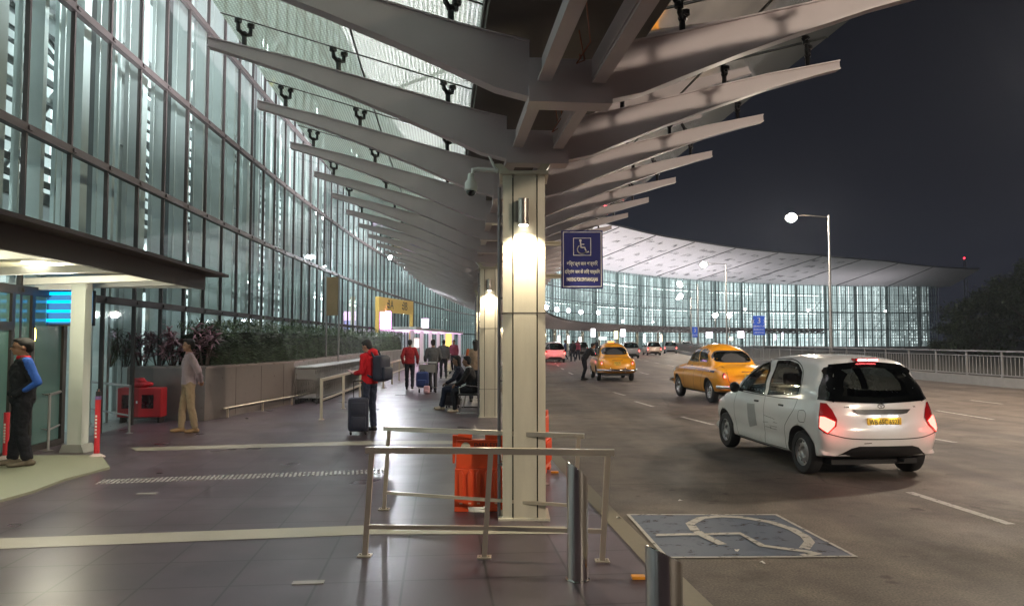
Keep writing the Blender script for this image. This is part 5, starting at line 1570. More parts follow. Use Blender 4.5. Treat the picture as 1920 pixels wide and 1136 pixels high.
def wheel(root, x, y, rr, wd, sgn, style):
    T = Matrix.Translation((x, y, rr)) @ Matrix.Rotation(R(90) * sgn, 4, 'Y')
    mb = MB(); h = wd / 2
    mb.lathe([(rr * 0.62, -h), (rr * 0.9, -h), (rr * 0.975, -h * 0.8), (rr, -h * 0.45), (rr, h * 0.45), (rr * 0.975, h * 0.8), (rr * 0.9, h), (rr * 0.64, h * 0.97), (rr * 0.62, h * 0.6)], 36, T)
    t = mb.build("wheel", BLACK, root, smooth=40)
    mb = MB()
    rm = rr * 0.64
    mb.lathe([(rm, h * 0.85), (rm * 0.93, h * 0.92), (rm * 0.9, h * 0.5), (rm * 0.82, h * 0.38), (rm * 0.62, h * 0.62), (rm * 0.42, h * 0.66), (rm * 0.28, h * 0.35), (rm * 0.12, h * 0.4), (0.0, h * 0.4)], 36, T)
    mb.build("rim", style, t, smooth=40)
    mb = MB()
    for k in range(12):
        a = 2 * math.pi * k / 12
        mb.cyl((rm * 0.74 * math.cos(a), rm * 0.74 * math.sin(a), h * 0.3), (rm * 0.74 * math.cos(a), rm * 0.74 * math.sin(a), h * 0.56), rm * 0.075, 8, T)
    mb.build("rim_holes", BLACKPL, t)
def wheel_wells(body, wheels, rad, dep=0.3):
    cut = MB()
    for (x, y, z) in wheels:
        sg_ = 1 if x > 0 else -1
        cut.cyl((sg_ * 0.45, y, z), (sg_ * 1.1, y, z), rad, 40)
    co = cut.build("cutter", BLACKPL)
    md = body.modifiers.new("B", 'BOOLEAN'); md.operation = 'DIFFERENCE'; md.object = co; md.solver = 'EXACT'; md.material_mode = 'TRANSFER'
    dg = bpy.context.evaluated_depsgraph_get(); dg.update()
    me = bpy.data.meshes.new_from_object(body.evaluated_get(dg))
    body.modifiers.clear(); old = body.data; body.data = me
    bpy.data.objects.remove(co)
    return body
def paint(name, col, rough=0.25, dirt=0.15):
    if name in MATS: return MATS[name]
    m, n, l = new_mat(name); b = n["Principled BSDF"]
    co = n.new("ShaderNodeTexCoord")
    nz = n.new("ShaderNodeTexNoise"); nz.inputs["Scale"].default_value = 3.0; nz.inputs["Detail"].default_value = 8; nz.inputs["Roughness"].default_value = 0.7; l.new(co.outputs["Object"], nz.inputs["Vector"])
    sp = n.new("ShaderNodeSeparateXYZ"); l.new(co.outputs["Object"], sp.inputs[0])
    low = n.new("ShaderNodeMapRange"); low.inputs["From Min"].default_value = 0.25; low.inputs["From Max"].default_value = 0.65; low.inputs["To Min"].default_value = 1.0; low.inputs["To Max"].default_value = 0.25; l.new(sp.outputs["Z"], low.inputs[0])
    r = n.new("ShaderNodeValToRGB"); r.color_ramp.elements[0].position = 0.45; r.color_ramp.elements[1].position = 0.75; l.new(nz.outputs[0], r.inputs[0])
    mu = n.new("ShaderNodeMath"); mu.operation = 'MULTIPLY'; l.new(r.outputs[0], mu.inputs[0]); l.new(low.outputs[0], mu.inputs[1])
    m2 = n.new("ShaderNodeMath"); m2.operation = 'MULTIPLY'; m2.inputs[1].default_value = dirt * 3; l.new(mu.outputs[0], m2.inputs[0])
    mx = n.new("ShaderNodeMix"); mx.data_type = 'RGBA'; mx.inputs["A"].default_value = (*col, 1); mx.inputs["B"].default_value = (0.10, 0.085, 0.07, 1); l.new(m2.outputs[0], mx.inputs["Factor"])
    ge = n.new("ShaderNodeNewGeometry"); m3_ = n.new("ShaderNodeMix"); m3_.data_type = 'RGBA'; m3_.inputs["B"].default_value = (0.03, 0.028, 0.026, 1)
    l.new(ge.outputs["Backfacing"], m3_.inputs["Factor"]); l.new(mx.outputs["Result"], m3_.inputs["A"])
    l.new(m3_.outputs["Result"], b.inputs["Base Color"]); b.inputs["Roughness"].default_value = rough; b.inputs["Coat Weight"].default_value = 0.5; b.inputs["Coat Roughness"].default_value = 0.08
    l.new(co.outputs["Object"], nz.inputs["Vector"])
    MATS[name] = m
    return m
CGL = glassmat("car_glass", (0.42, 0.46, 0.45), 0.10, 0.01)
FRITB = pmat("glass_edge_black", (0.012, 0.012, 0.012), 0.25)
def in_poly(P, x, y):
    c = False
    for i in range(len(P)):
        a = P[i]; b = P[i-1]
        if (a[1] > y) != (b[1] > y) and x < (b[0] - a[0]) * (y - a[1]) / (b[1] - a[1]) + a[0]: c = not c
    return c
def open_windows(body, specs):
    """remove the shell behind each pane so the cabin shows through the glass"""
    bm = bmesh.new(); bm.from_mesh(body.data); kill = []
    for f in bm.faces:
        for poly, axis, sg_ in specs:
            if axis == 'x':
                if f.normal.x * sg_ < 0.35 or f.calc_center_median().x * sg_ < 0.2: continue
                if all(in_poly(poly, v.co.y, v.co.z) for v in f.verts): kill.append(f); break
            else:
                if f.normal.y * sg_ < 0.12: continue
                if sg_ < 0 and f.calc_center_median().y > 1.8: continue
                if sg_ > 0 and f.calc_center_median().y < 1.8: continue
                if all(in_poly(poly, v.co.x, v.co.z) for v in f.verts): kill.append(f); break
    bmesh.ops.delete(bm, geom=kill, context='FACES'); bm.to_mesh(body.data); bm.free()
def inset_poly(poly, w):
    n_ = len(poly); A_ = sum(poly[i-1][0] * poly[i][1] - poly[i][0] * poly[i-1][1] for i in range(n_)); sg_ = 1 if A_ > 0 else -1; out = []
    for i in range(n_):
        p0 = Vector(poly[i-1]); p1 = Vector(poly[i]); p2 = Vector(poly[(i+1) % n_])
        a = (p1 - p0).normalized(); b = (p2 - p1).normalized(); na = Vector((-a.y, a.x)) * sg_; nb = Vector((-b.y, b.x)) * sg_
        m_ = (na + nb); m_ = m_.normalized() / max(0.5, m_.normalized().dot(na)); out.append(tuple(p1 + m_ * w))
    return out
def rim(bvh, poly, axis, sides, w, off, mat, root):
    I = inset_poly(poly, w); n_ = len(poly); mb = MB()
    for s_ in sides:
        for i in range(n_):
            add_patch(mb, bvh, [poly[i], poly[(i+1) % n_], I[(i+1) % n_], I[i]], axis, [s_], off, 0.2, False)
    return mb.build("glass_edge", mat, root, smooth=True)
def cabin(root, y_seat, y_rear, zf, zt, w_):
    SE = pmat("seat_fabric", (0.09, 0.085, 0.08), 0.85, bump=0.3)
    for s_ in (-1, 1):
        mb = MB(); x = s_ * w_ * 0.46
        mb.rbox((x - 0.23, y_seat - 0.06, zf + 0.28), (x + 0.23, y_seat + 0.08, zt - 0.42), 0.05); mb.rbox((x - 0.13, y_seat - 0.06, zt - 0.40), (x + 0.13, y_seat + 0.04, zt - 0.22), 0.04); mb.tube([(x - 0.06, y_seat, zt - 0.44), (x - 0.06, y_seat, zt - 0.38)], 0.01, 6)
        mb.rbox((x - 0.23, y_seat, zf + 0.15), (x + 0.23, y_seat + 0.5, zf + 0.32), 0.05); mb.build("front_seat", SE, root, smooth=50)
    mb = MB(); mb.rbox((-w_ * 0.8, y_rear - 0.06, zf + 0.2), (w_ * 0.8, y_rear + 0.08, zt - 0.55), 0.05)
    for x in (-w_ * 0.45, w_ * 0.45): mb.rbox((x - 0.12, y_rear - 0.05, zt - 0.56), (x + 0.12, y_rear + 0.03, zt - 0.42), 0.03)
    mb.rbox((-w_ * 0.8, y_rear, zf + 0.12), (w_ * 0.8, y_rear + 0.45, zf + 0.3), 0.04); mb.build("rear_seat", SE, root, smooth=50)
    mb = MB(); mb.box((-w_ * 0.92, y_rear - 0.35, zf - 0.02), (w_ * 0.92, y_seat + 1.1, zf + 0.02)); mb.box((-w_ * 0.85, y_seat + 0.72, zf + 0.3), (w_ * 0.85, y_seat + 1.0, zf + 0.62)); mb.build("dashboard", BLACKPL, root)
    mb = MB(); c = Vector((w_ * 0.46, y_seat + 0.6, zf + 0.62)); mb.tube([c + Vector((0.18 * math.cos(t), 0.06 * math.sin(t), 0.17 * math.sin(t))) for t in [k * math.pi / 8 for k in range(17)]], 0.014, 6); mb.build("steering_wheel", BLACKPL, root)

SEAM = pmat("panel_gap", (0.03, 0.03, 0.03), 0.8)
TAIL = emat("tail_lamp_lit", (1.0, 0.05, 0.05), 14)
TAILW = emat("tail_lamp_core", (1.0, 0.13, 0.10), 3.2)
TAILD = pmat("tail_lamp_red", (0.30, 0.012, 0.015), 0.12, coat=0.5)
BRK = emat("brake_lamp_strip", (1.0, 0.12, 0.12), 9)

# ---------------------------------------------------------------- hatchback (local +Y forward, rear bumper at y=0)
HL = 3.80
def hatch_shell():
    sil = [(0.08, 0.30), (0.0, 0.42), (-0.01, 0.62), (0.06, 0.80), (0.10, 0.98), (0.24, 1.25), (0.42, 1.485), (0.60, 1.535), (1.1, 1.565), (1.7, 1.545), (2.15, 1.46), (2.45, 1.30), (2.80, 1.06), (2.95, 0.99), (3.3, 0.93), (3.62, 0.80), (3.76, 0.66), (3.80, 0.48), (3.74, 0.27), (3.5, 0.21), (2.5, 0.19), (1.2, 0.19), (0.4, 0.23)]
    def Wf(y, z):
        plan = interp([(0.0, 0.80), (0.6, 0.845), (1.9, 0.85), (3.0, 0.83), (3.8, 0.74)], y)
        side_ = interp([(0.15, 0.93), (0.38, 0.975), (0.62, 1.0), (0.80, 0.995), (0.96, 0.955), (1.06, 0.91), (1.5, 0.73)], z)
        w_ = plan * side_
        # faint shoulder crease and rocker hollow
        w_ += 0.008 * math.exp(-((z - 0.74) / 0.03) ** 2) - 0.008 * math.exp(-((z - 0.42) / 0.06) ** 2)
        return w_
    def rf(y, z):
        if z < 0.32: return 0.08
        if z > 1.4: return 0.12
        if y < 0.5: return 0.20
        if y > 3.2: return 0.40
        return 0.16
    return car_shell(sil, Wf, (0.7, 3.0, 0.5, 0.75), rf, 2.6, 0.05)
def make_hatch(name, label, cat, mat, detail=True, plate_txt=None, brake=True, grp=None, tail_on=True):
    V, Fc = hatch_shell(); bvh = make_bvh(V, Fc)
    root = thing(name, label, cat, (0, 0, 0), 0, grp)
    mb = MB(); mb.add(V, Fc)
    body = mb.build("body", [mat], root, smooth=42)
    AX = (0.62, 3.09); RR = 0.285
    wheel_wells(body, [(s * 0.8, y, RR + 0.015) for s in (-1, 1) for y in AX], 0.335)
    for p in body.data.polygons: p.use_smooth = True
    # sides
    both = [(-1, 1), (1, 1)]
    def part(nm, polys, axis, sides, m_, off=0.004, rnd=True, grid=0.05, par=None):
        mb = MB()
        for poly in polys: add_patch(mb, bvh, poly, axis, sides, off, grid, rnd)
        return mb.build(nm, m_, par or root, smooth=True)
    fw = [(1.66, 0.965), (1.70, 1.30), (1.80, 1.455), (2.02, 1.40), (2.30, 1.235), (2.52, 1.055), (2.56, 0.985)]
    rw = [(0.72, 1.03), (0.70, 1.16), (0.80, 1.33), (0.98, 1.44), (1.25, 1.478), (1.60, 1.468), (1.585, 1.3), (1.565, 0.965)]
    def poly_lin(p): return p
    BKW = [(-0.715, 1.00), (-0.68, 1.02), (-0.60, 1.30), (-0.52, 1.44), (0.0, 1.485), (0.52, 1.44), (0.60, 1.30), (0.68, 1.02), (0.715, 1.0), (0.66, 0.985), (0, 0.955), (-0.66, 0.985)]
    BKO = [(-0.63, 1.00), (-0.57, 1.28), (-0.50, 1.43), (0.50, 1.43), (0.57, 1.28), (0.63, 1.00), (0, 0.97)]
    WSP = [(-0.58, 1.03), (0.58, 1.03), (0.50, 1.42), (0, 1.47), (-0.50, 1.42)]
    open_windows(body, [(inset_poly(fw, 0.004), 'x', -1), (inset_poly(fw, 0.004), 'x', 1), (inset_poly(rw, 0.004), 'x', -1), (inset_poly(rw, 0.004), 'x', 1), (BKO, 'y', -1), (inset_poly(WSP, 0.01), 'y', 1)])
    for s in both:
        part("side_window", [fw], 'x', [s], CGL, 0.005, rnd=False)
        part("side_window", [rw], 'x', [s], CGL, 0.005, rnd=False)
        rim(bvh, fw, 'x', [s], 0.045, 0.003, FRITB, root); rim(bvh, rw, 'x', [s], 0.05, 0.003, FRITB, root)
    rim(bvh, BKW, 'y', [(-1, 1)], 0.075, 0.013, FRITB, root)
    cabin(root, 1.75, 0.95, 0.32, 1.5, 0.70)
    for s in both: part("window_seal", [line_poly([(0.70, 1.02), (0.685, 1.16), (0.785, 1.34), (0.97, 1.455), (1.25, 1.495), (1.62, 1.485), (1.80, 1.47), (2.03, 1.415), (2.31, 1.25), (2.56, 1.04)], 0.012), line_poly([(0.70, 0.985), (1.2, 0.955), (2.6, 0.965)], 0.010)], 'x', [s], SEAM, 0.004, rnd=False, grid=0.2)
    part("windscreen", [[(-0.58, 1.03), (0.58, 1.03), (0.50, 1.42), (0, 1.47), (-0.50, 1.42)]], 'y', [(1, 1)], CGL, 0.005, rnd=False)
    part("headlight", [[(0.42, 0.66), (0.66, 0.70), (0.74, 0.84), (0.60, 0.86), (0.40, 0.76)]], 'y', [(1, 1), (1, -1)], CHROME, 0.004)
    # rear glass wraps to the corners
    part("rear_window", [[(-0.715, 1.00), (-0.68, 1.02), (-0.60, 1.30), (-0.52, 1.44), (0.0, 1.485), (0.52, 1.44), (0.60, 1.30), (0.68, 1.02), (0.715, 1.0), (0.66, 0.985), (0, 0.955), (-0.66, 0.985)]], 'y', [(-1, 1)], CGL, 0.016, rnd=False, grid=0.05)
    for s in both: part("quarter_window", [[(0.14, 0.99), (0.19, 1.12), (0.30, 1.32), (0.40, 1.44), (0.41, 1.40), (0.33, 1.2), (0.27, 1.0)]], 'x', [s], FRITB, 0.014, rnd=False)
    seams = [line_poly([(1.615, 0.95), (1.60, 0.6), (1.63, 0.27)], 0.008), line_poly([(2.60, 0.96), (2.66, 0.72), (2.62, 0.40), (2.56, 0.27)], 0.008), line_poly([(0.70, 0.98), (0.76, 0.82), (0.98, 0.60), (1.02, 0.45), (1.0, 0.27)], 0.008), line_poly([(1.0, 0.27), (1.8, 0.262), (2.56, 0.27)], 0.008)]
    part("door_gap", seams, 'x', both, SEAM, 0.003, rnd=False, grid=0.2)
    part("tailgate_gap", [line_poly([(-0.78, 0.60), (-0.5, 0.535), (0, 0.52), (0.5, 0.535), (0.78, 0.60)], 0.012)], 'y', [(-1, 1)], SEAM, 0.003, rnd=False, grid=0.2)
    for y in (1.12, 1.87):
        for s in (-1, 1):
            h, nn, i, d_ = bvh.ray_cast(Vector((s * 2, y, 0.86)), Vector((-s, 0, 0)))
            mb = MB(); mb.rbox((h.x - 0.012, y - 0.075, 0.845), (h.x + 0.012, y + 0.065, 0.875), 0.01); mb.build("door_handle", BLACKPL, root, smooth=40)
    for s in (-1, 1):
        mb = MB(); mb.ell((s * 0.93, 2.42, 1.03), (0.085, 0.06, 0.085), 14, 10); mb.tube([(s * 0.80, 2.42, 0.98), (s * 0.90, 2.42, 1.0)], 0.025, 6); mb.build("wing_mirror", BLACKPL, root, smooth=40)
    # lamps
    tl = [(0.80, 0.62), (0.715, 0.60), (0.60, 0.70), (0.60, 0.76), (0.655, 0.88), (0.73, 0.965), (0.775, 0.965)]
    tls = [(0.02, 0.64), (0.24, 0.72), (0.29, 0.80), (0.24, 0.92), (0.16, 0.965), (0.05, 0.96), (0.0, 0.8)]
    tl = [(0.72, 0.965), (0.735, 0.80), (0.73, 0.64), (0.62, 0.58), (0.525, 0.68), (0.52, 0.76), (0.58, 0.88), (0.645, 0.96)]
    lit = [(0.715, 0.665), (0.62, 0.60), (0.545, 0.685), (0.54, 0.735), (0.66, 0.79), (0.715, 0.795)]
    for s in (1, -1):
        t_ = part("tail_lamp", [tl], R(40), [(s, 1)], TAILD, 0.010, rnd=False, grid=0.03)
        part("lit_bulb_area", [lit], R(40), [(s, 1)], TAILW if tail_on else TAILD, 0.017, rnd=False, grid=0.03, par=t_)
    if detail:
        mb = MB(); mb.rbox((-0.16, 0.37, 1.488), (0.16, 0.47, 1.525), 0.008); bl = mb.build("brake_lamp", TAILD, root)
        mb = MB(); mb.cbox((-0.065, 0.385, 1.502), (0.12, 0.06, 0.026)); mb.cbox((0.085, 0.385, 1.502), (0.14, 0.06, 0.026)); mb.build("lit_strip", BRK if brake else TAILD, bl)
        part("plate_trim", [[(-0.40, 0.885), (0.40, 0.885), (0.34, 0.835), (0.25, 0.822), (-0.25, 0.822), (-0.34, 0.835)]], 'y', [(-1, 1)], BLACKPL, 0.02, rnd=False)
        h, nn, i, d_ = bvh.ray_cast(Vector((0, -4, 0.73)), Vector((0, 1, 0)))
        yp = h.y - 0.012
        mb = MB(); mb.rbox((-0.235, yp, 0.675), (0.235, yp + 0.012, 0.785), 0.004); pl_o2 = mb.build("number_plate", pmat("plate_yellow", (0.70, 0.42, 0.04), 0.4, var=0.05), root)
        mb = MB(); text_mb(mb, plate_txt or "WB 65C 6923", 0.098, Matrix.Translation((0, yp - 0.002, 0.728)) @ Matrix.Rotation(R(90), 4, 'X'), 0.002, font_scale=(0.72, 1)); mb.build("lettering", BLACKPL, pl_o2)
        mb = MB(); mb.cbox((-0.12, yp - 0.02, 0.806), (0.08, 0.02, 0.010)); mb.cbox((0.12, yp - 0.02, 0.806), (0.08, 0.02, 0.010)); mb.build("plate_lamp", emat("plate_lamp_white", (0.9, 0.95, 1.0), 6), root)
        lamp("plate_light", 'POINT', (-0.12, yp - 0.05, 0.80), 0.16, (0.9, 0.95, 1), root, shadow_soft_size=0.02); lamp("plate_light", 'POINT', (0.12, yp - 0.05, 0.80), 0.16, (0.9, 0.95, 1), root, shadow_soft_size=0.02)
        # oval badge and little letters
        h, nn, i, d_ = bvh.ray_cast(Vector((0, -4, 0.925)), Vector((0, 1, 0)))
        mb = MB(); T = Matrix.Translation((0, h.y - 0.004, 0.925))
        ring = [(0.045 * math.cos(t), 0, 0.027 * math.sin(t)) for t in [k * math.pi / 12 for k in range(25)]]
        mb.tube(ring, 0.0045, 6, T=T); mb.tube([(-0.03, 0, 0.012), (-0.012, 0, 0.014), (0.0, 0, -0.02), (0.012, 0, 0.014), (0.03, 0, 0.012)], 0.004, 6, T=T)
        mb.build("badge", pmat("badge_dark_chrome", (0.25, 0.25, 0.25), 0.25, 0.9), root)
        mb = MB()
        hy = lambda x, z: bvh.ray_cast(Vector((x, -4, z)), Vector((0, 1, 0)))[0].y
        text_mb(mb, "TYPE J", 0.032, Matrix.Translation((-0.46, hy(-0.46, 0.92) - 0.012, 0.915)) @ Matrix.Rotation(R(-8), 4, 'Z') @ Matrix.Rotation(R(90), 4, 'X'))
        text_mb(mb, "VX", 0.03, Matrix.Translation((0.47, hy(0.47, 0.92) - 0.012, 0.915)) @ Matrix.Rotation(R(8), 4, 'Z') @ Matrix.Rotation(R(90), 4, 'X'))
        mb.build("lettering", BLACKPL, root)
        part("fuel_flap", [line_poly([(0.46, 0.70), (0.44, 0.80), (0.50, 0.845), (0.60, 0.835)], 0.007), line_poly([(0.61, 0.835), (0.63, 0.76), (0.60, 0.69), (0.47, 0.69)], 0.007)], 'x', [(-1, 1)], SEAM, 0.003, rnd=False, grid=0.2)
        st = part("side_sticker", [[(2.16, 0.80), (1.90, 0.81), (1.84, 0.50), (2.12, 0.44)]], 'x', [(-1, 1)], pmat("faded_sticker", (0.42, 0.42, 0.42), 0.6, var=0.15, scale=40), 0.004, rnd=False)
        random.seed(3)
        sc_ = []
        for k in range(9):
            y0 = random.uniform(1.1, 1.55); z0 = random.uniform(0.5, 0.68); L_ = random.uniform(0.05, 0.22)
            sc_.append(line_poly([(y0, z0), (y0 + L_, z0 + random.uniform(-0.02, 0.02))], 0.006))
        part("scratch", sc_, 'x', [(-1, 1)], pmat("scratch_grey", (0.2, 0.19, 0.18), 0.6), 0.003, rnd=False, grid=0.3)
        part("bumper_scuff", [line_poly([(-0.3, 0.47), (-0.2, 0.475)], 0.012), line_poly([(0.12, 0.40), (0.17, 0.41)], 0.014)], 'y', [(-1, 1)], pmat("scratch_grey", (0.2, 0.19, 0.18), 0.6), 0.003, rnd=False, grid=0.3)
    # black lower bumper insert
    part("bumper_insert", [[(-0.60, 0.22), (-0.66, 0.27), (-0.46, 0.41), (-0.36, 0.435), (0.36, 0.435), (0.46, 0.41), (0.66, 0.27), (0.60, 0.22)]], 'y', [(-1, 1)], BLACKPL, 0.008, rnd=False)
    mb = MB(); mb.box((-0.6, 0.25, 0.17), (0.6, 3.6, 0.24)); mb.cyl((0.35, 0.12, 0.22), (0.35, 0.5, 0.22), 0.025, 10); mb.build("underbody", BLACKPL, root)
    for y in AX:
        for s in (-1, 1): wheel(root, s * 0.725, y, RR, 0.17, s, pmat("steel_wheel_grey", (0.42, 0.42, 0.43), 0.35, 0.6))
    return root

# ---------------------------------------------------------------- old round saloon taxi
def amb_shell():
    sil = [(0.12, 0.36), (0.03, 0.46), (0.03, 0.62), (0.10, 0.80), (0.28, 0.955), (0.62, 1.03), (0.90, 1.07), (1.08, 1.20), (1.30, 1.42), (1.55, 1.54), (1.95, 1.60), (2.35, 1.585), (2.62, 1.50), (2.80, 1.34), (2.98, 1.12), (3.15, 1.06), (3.6, 1.03), (3.95, 0.95), (4.16, 0.80), (4.22, 0.60), (4.15, 0.38), (3.9, 0.27), (2.5, 0.22), (1.2, 0.22), (0.5, 0.29)]
    def Wf(y, z):
        plan = interp([(0.0, 0.74), (0.55, 0.80), (1.9, 0.81), (3.2, 0.79), (4.2, 0.70)], y)
        sd = interp([(0.2, 0.90), (0.45, 0.985), (0.70, 1.0), (0.86, 0.95), (0.99, 0.81), (1.10, 0.775), (1.30, 0.74), (1.6, 0.60)], z)
        # rear wing: bulging haunch, deck narrower
        w_ = plan * sd
        w_ += 0.035 * math.exp(-((y - 0.85) / 0.42) ** 2) * math.exp(-((z - 0.66) / 0.2) ** 2)
        w_ += 0.03 * math.exp(-((y - 3.4) / 0.45) ** 2) * math.exp(-((z - 0.66) / 0.2) ** 2)
        return w_
    def rf(y, z):
        if z < 0.4: return 0.10
        if z > 1.3: return 0.27
        if y < 0.6: return 0.30
        if y > 3.4: return 0.4
        return 0.2
    return car_shell(sil, Wf, (0.9, 3.2, 0.55, 0.85), rf, 2.3, 0.05)
YTX = paint("taxi_yellow", (0.74, 0.315, 0.012), 0.30, 0.08)
def make_taxi(name, label, grp, roof_sign=True):
    V, Fc = amb_shell(); bvh = make_bvh(V, Fc)
    root = thing(name, label, "taxi", (0, 0, 0), 0, grp)
    mb = MB(); mb.add(V, Fc); body = mb.build("body", [YTX], root, smooth=42)
    AX = (0.92, 3.38); RR = 0.32
    wheel_wells(body, [(s * 0.8, y, RR + 0.02) for s in (-1, 1) for y in AX], 0.345)
    for p in body.data.polygons: p.use_smooth = True
    both = [(-1, 1), (1, 1)]
    def part(nm, polys, axis, sides, m_, off=0.005, rnd=False, grid=0.06, par=None):
        mb = MB()
        for poly in polys: add_patch(mb, bvh, poly, axis, sides, off, grid, rnd)
        return mb.build(nm, m_, par or root, smooth=True)
    TB = [(-0.50, 1.14), (-0.54, 1.22), (-0.47, 1.33), (-0.36, 1.385), (0.36, 1.385), (0.47, 1.33), (0.54, 1.22), (0.50, 1.14), (0.30, 1.115), (-0.30, 1.115)]
    TW = [[(1.36, 1.10), (1.36, 1.22), (1.50, 1.40), (1.72, 1.46), (1.95, 1.465), (1.95, 1.09)], [(2.02, 1.09), (2.02, 1.465), (2.35, 1.44), (2.56, 1.36), (2.78, 1.12), (2.78, 1.09)]]
    open_windows(body, [(q, 'x', sg_) for q in TW for sg_ in (-1, 1)] + [(TB, 'y', -1), ([(-0.50, 1.13), (0.50, 1.13), (0.45, 1.39), (0, 1.43), (-0.45, 1.39)], 'y', 1)])
    for q in TW:
        for s in both: rim(bvh, q, 'x', [s], 0.05, 0.003, FRITB, root)
    rim(bvh, TB, 'y', [(-1, 1)], 0.045, 0.003, FRITB, root)
    cabin(root, 2.05, 1.25, 0.40, 1.55, 0.62)
    for s in both:
        part("side_window", [[(1.36, 1.10), (1.36, 1.22), (1.50, 1.40), (1.72, 1.46), (1.95, 1.465), (1.95, 1.09)]], 'x', [s], CGL)
        part("side_window", [[(2.02, 1.09), (2.02, 1.465), (2.35, 1.44), (2.56, 1.36), (2.78, 1.12), (2.78, 1.09)]], 'x', [s], CGL)
    part("rear_window", [[(-0.50, 1.14), (-0.54, 1.22), (-0.47, 1.33), (-0.36, 1.385), (0.36, 1.385), (0.47, 1.33), (0.54, 1.22), (0.50, 1.14), (0.30, 1.115), (-0.30, 1.115)]], 'y', [(-1, 1)], CGL)
    part("windscreen", [[(-0.52, 1.12), (0.52, 1.12), (0.46, 1.40), (0, 1.44), (-0.46, 1.40)]], 'y', [(1, 1)], CGL)
    part("rear_window_seal", [line_poly([(-0.50, 1.125), (-0.555, 1.22), (-0.48, 1.34), (-0.36, 1.40), (0, 1.405), (0.36, 1.40), (0.48, 1.34), (0.555, 1.22), (0.50, 1.125), (0.30, 1.10), (-0.30, 1.10), (-0.50, 1.125)], 0.018)], 'y', [(-1, 1)], SEAM, 0.004, grid=0.2)
    part("side_stripe", [[(0.55, 0.83), (0.55, 0.885), (1.2, 0.905), (2.4, 0.925), (3.9, 0.905), (3.95, 0.86), (2.4, 0.865), (1.2, 0.85)]], 'x', both, pmat("stripe_blue", (0.02, 0.03, 0.10), 0.35), 0.004)
    part("door_gap", [line_poly([(1.985, 1.08), (1.99, 0.7), (2.0, 0.30)], 0.010), line_poly([(2.84, 1.06), (2.86, 0.7), (2.84, 0.30)], 0.010), line_poly([(1.30, 1.06), (1.32, 0.86), (1.42, 0.62), (1.46, 0.30)], 0.010)], 'x', both, SEAM, 0.003, grid=0.2)
    part("boot_gap", [line_poly([(-0.50, 1.0), (-0.56, 0.80), (-0.50, 0.56), (0, 0.53), (0.50, 0.56), (0.56, 0.80), (0.50, 1.0)], 0.010)], 'y', [(-1, 1)], SEAM, 0.003, grid=0.2)
    for s in (-1, 1):
        h = bvh.ray_cast(Vector((s * 0.64, -4, 0.76)), Vector((0, 1, 0)))[0]
        mb = MB(); mb.ell((h.x, h.y + 0.0, h.z), (0.05, 0.04, 0.085), 14, 10); t_ = mb.build("tail_lamp", TAILD, root, smooth=True)
        mb = MB(); mb.ell((h.x, h.y - 0.018, h.z - 0.01), (0.032, 0.032, 0.05), 12, 8); mb.build("lit_bulb_area", TAILW, t_, smooth=True)
        h = bvh.ray_cast(Vector((s * 0.60, 7, 0.76)), Vector((0, -1, 0)))[0]
        mb = MB(); mb.ell((h.x, h.y, h.z), (0.09, 0.04, 0.09), 14, 10); mb.build("headlight", CHROME, root, smooth=True)
        for y in (1.62, 2.45):
            hh = bvh.ray_cast(Vector((s * 2, y, 0.98)), Vector((-s, 0, 0)))[0]
            mb = MB(); mb.rbox((hh.x - 0.012, y - 0.06, 0.97), (hh.x + 0.012, y + 0.06, 0.99), 0.008); mb.build("door_handle", CHROME, root)
    # chrome bumpers
    mb = MB(); mb.tube([(-0.80, 0.28, 0.47), (-0.74, 0.03, 0.47), (-0.4, -0.06, 0.47), (0.4, -0.06, 0.47), (0.74, 0.03, 0.47), (0.80, 0.28, 0.47)], 0.05, 10)
    for x in (-0.3, 0.3): mb.rbox((x - 0.03, -0.12, 0.40), (x + 0.03, -0.04, 0.58), 0.02)
    mb.build("rear_bumper", CHROME, root, smooth=50)
    mb = MB(); mb.tube([(-0.78, 4.0, 0.47), (-0.70, 4.22, 0.47), (-0.4, 4.30, 0.47), (0.4, 4.30, 0.47), (0.70, 4.22, 0.47), (0.78, 4.0, 0.47)], 0.05, 10); mb.build("front_bumper", CHROME, root, smooth=50)
    h = bvh.ray_cast(Vector((0, -4, 0.74)), Vector((0, 1, 0)))[0]
    mb = MB(); mb.rbox((-0.15, h.y - 0.03, 0.66), (0.15, h.y - 0.01, 0.82), 0.004); pl_ = mb.build("number_plate", pmat("plate_yellow", (0.70, 0.42, 0.04), 0.4, var=0.05), root)
    mb = MB(); text_mb(mb, "WB 04", 0.075, Matrix.Translation((0, h.y - 0.033, 0.775)) @ Matrix.Rotation(R(90), 4, 'X')); text_mb(mb, "2711", 0.075, Matrix.Translation((0, h.y - 0.033, 0.70)) @ Matrix.Rotation(R(90), 4, 'X')); mb.build("lettering", BLACKPL, pl_)
    mb = MB(); mb.rbox((-0.22, h.y - 0.025, 0.865), (0.22, h.y + 0.0, 0.885), 0.006); mb.build("boot_handle", CHROME, root)
    if roof_sign:
        mb = MB(); mb.rbox((-0.14, 2.15, 1.585), (0.14, 2.27, 1.665), 0.015); mb.build("roof_sign", pmat("roof_sign_amber", (0.8, 0.35, 0.08), 0.4, emis=(1, 0.35, 0.1), estr=1.2), root)
    mb = MB(); mb.box((-0.55, 0.4, 0.22), (0.55, 4.0, 0.32)); mb.tube([(-0.6, 0.92, 0.32), (0.6, 0.92, 0.32)], 0.05, 8); mb.ell((0, 0.92, 0.32), (0.15, 0.13, 0.13), 12, 8); mb.build("underbody", BLACKPL, root)
    for y in AX:
        for s in (-1, 1): wheel(root, s * 0.69, y, RR, 0.16, s, pmat("hub_chrome", (0.6, 0.6, 0.6), 0.25, 0.9))
    return root

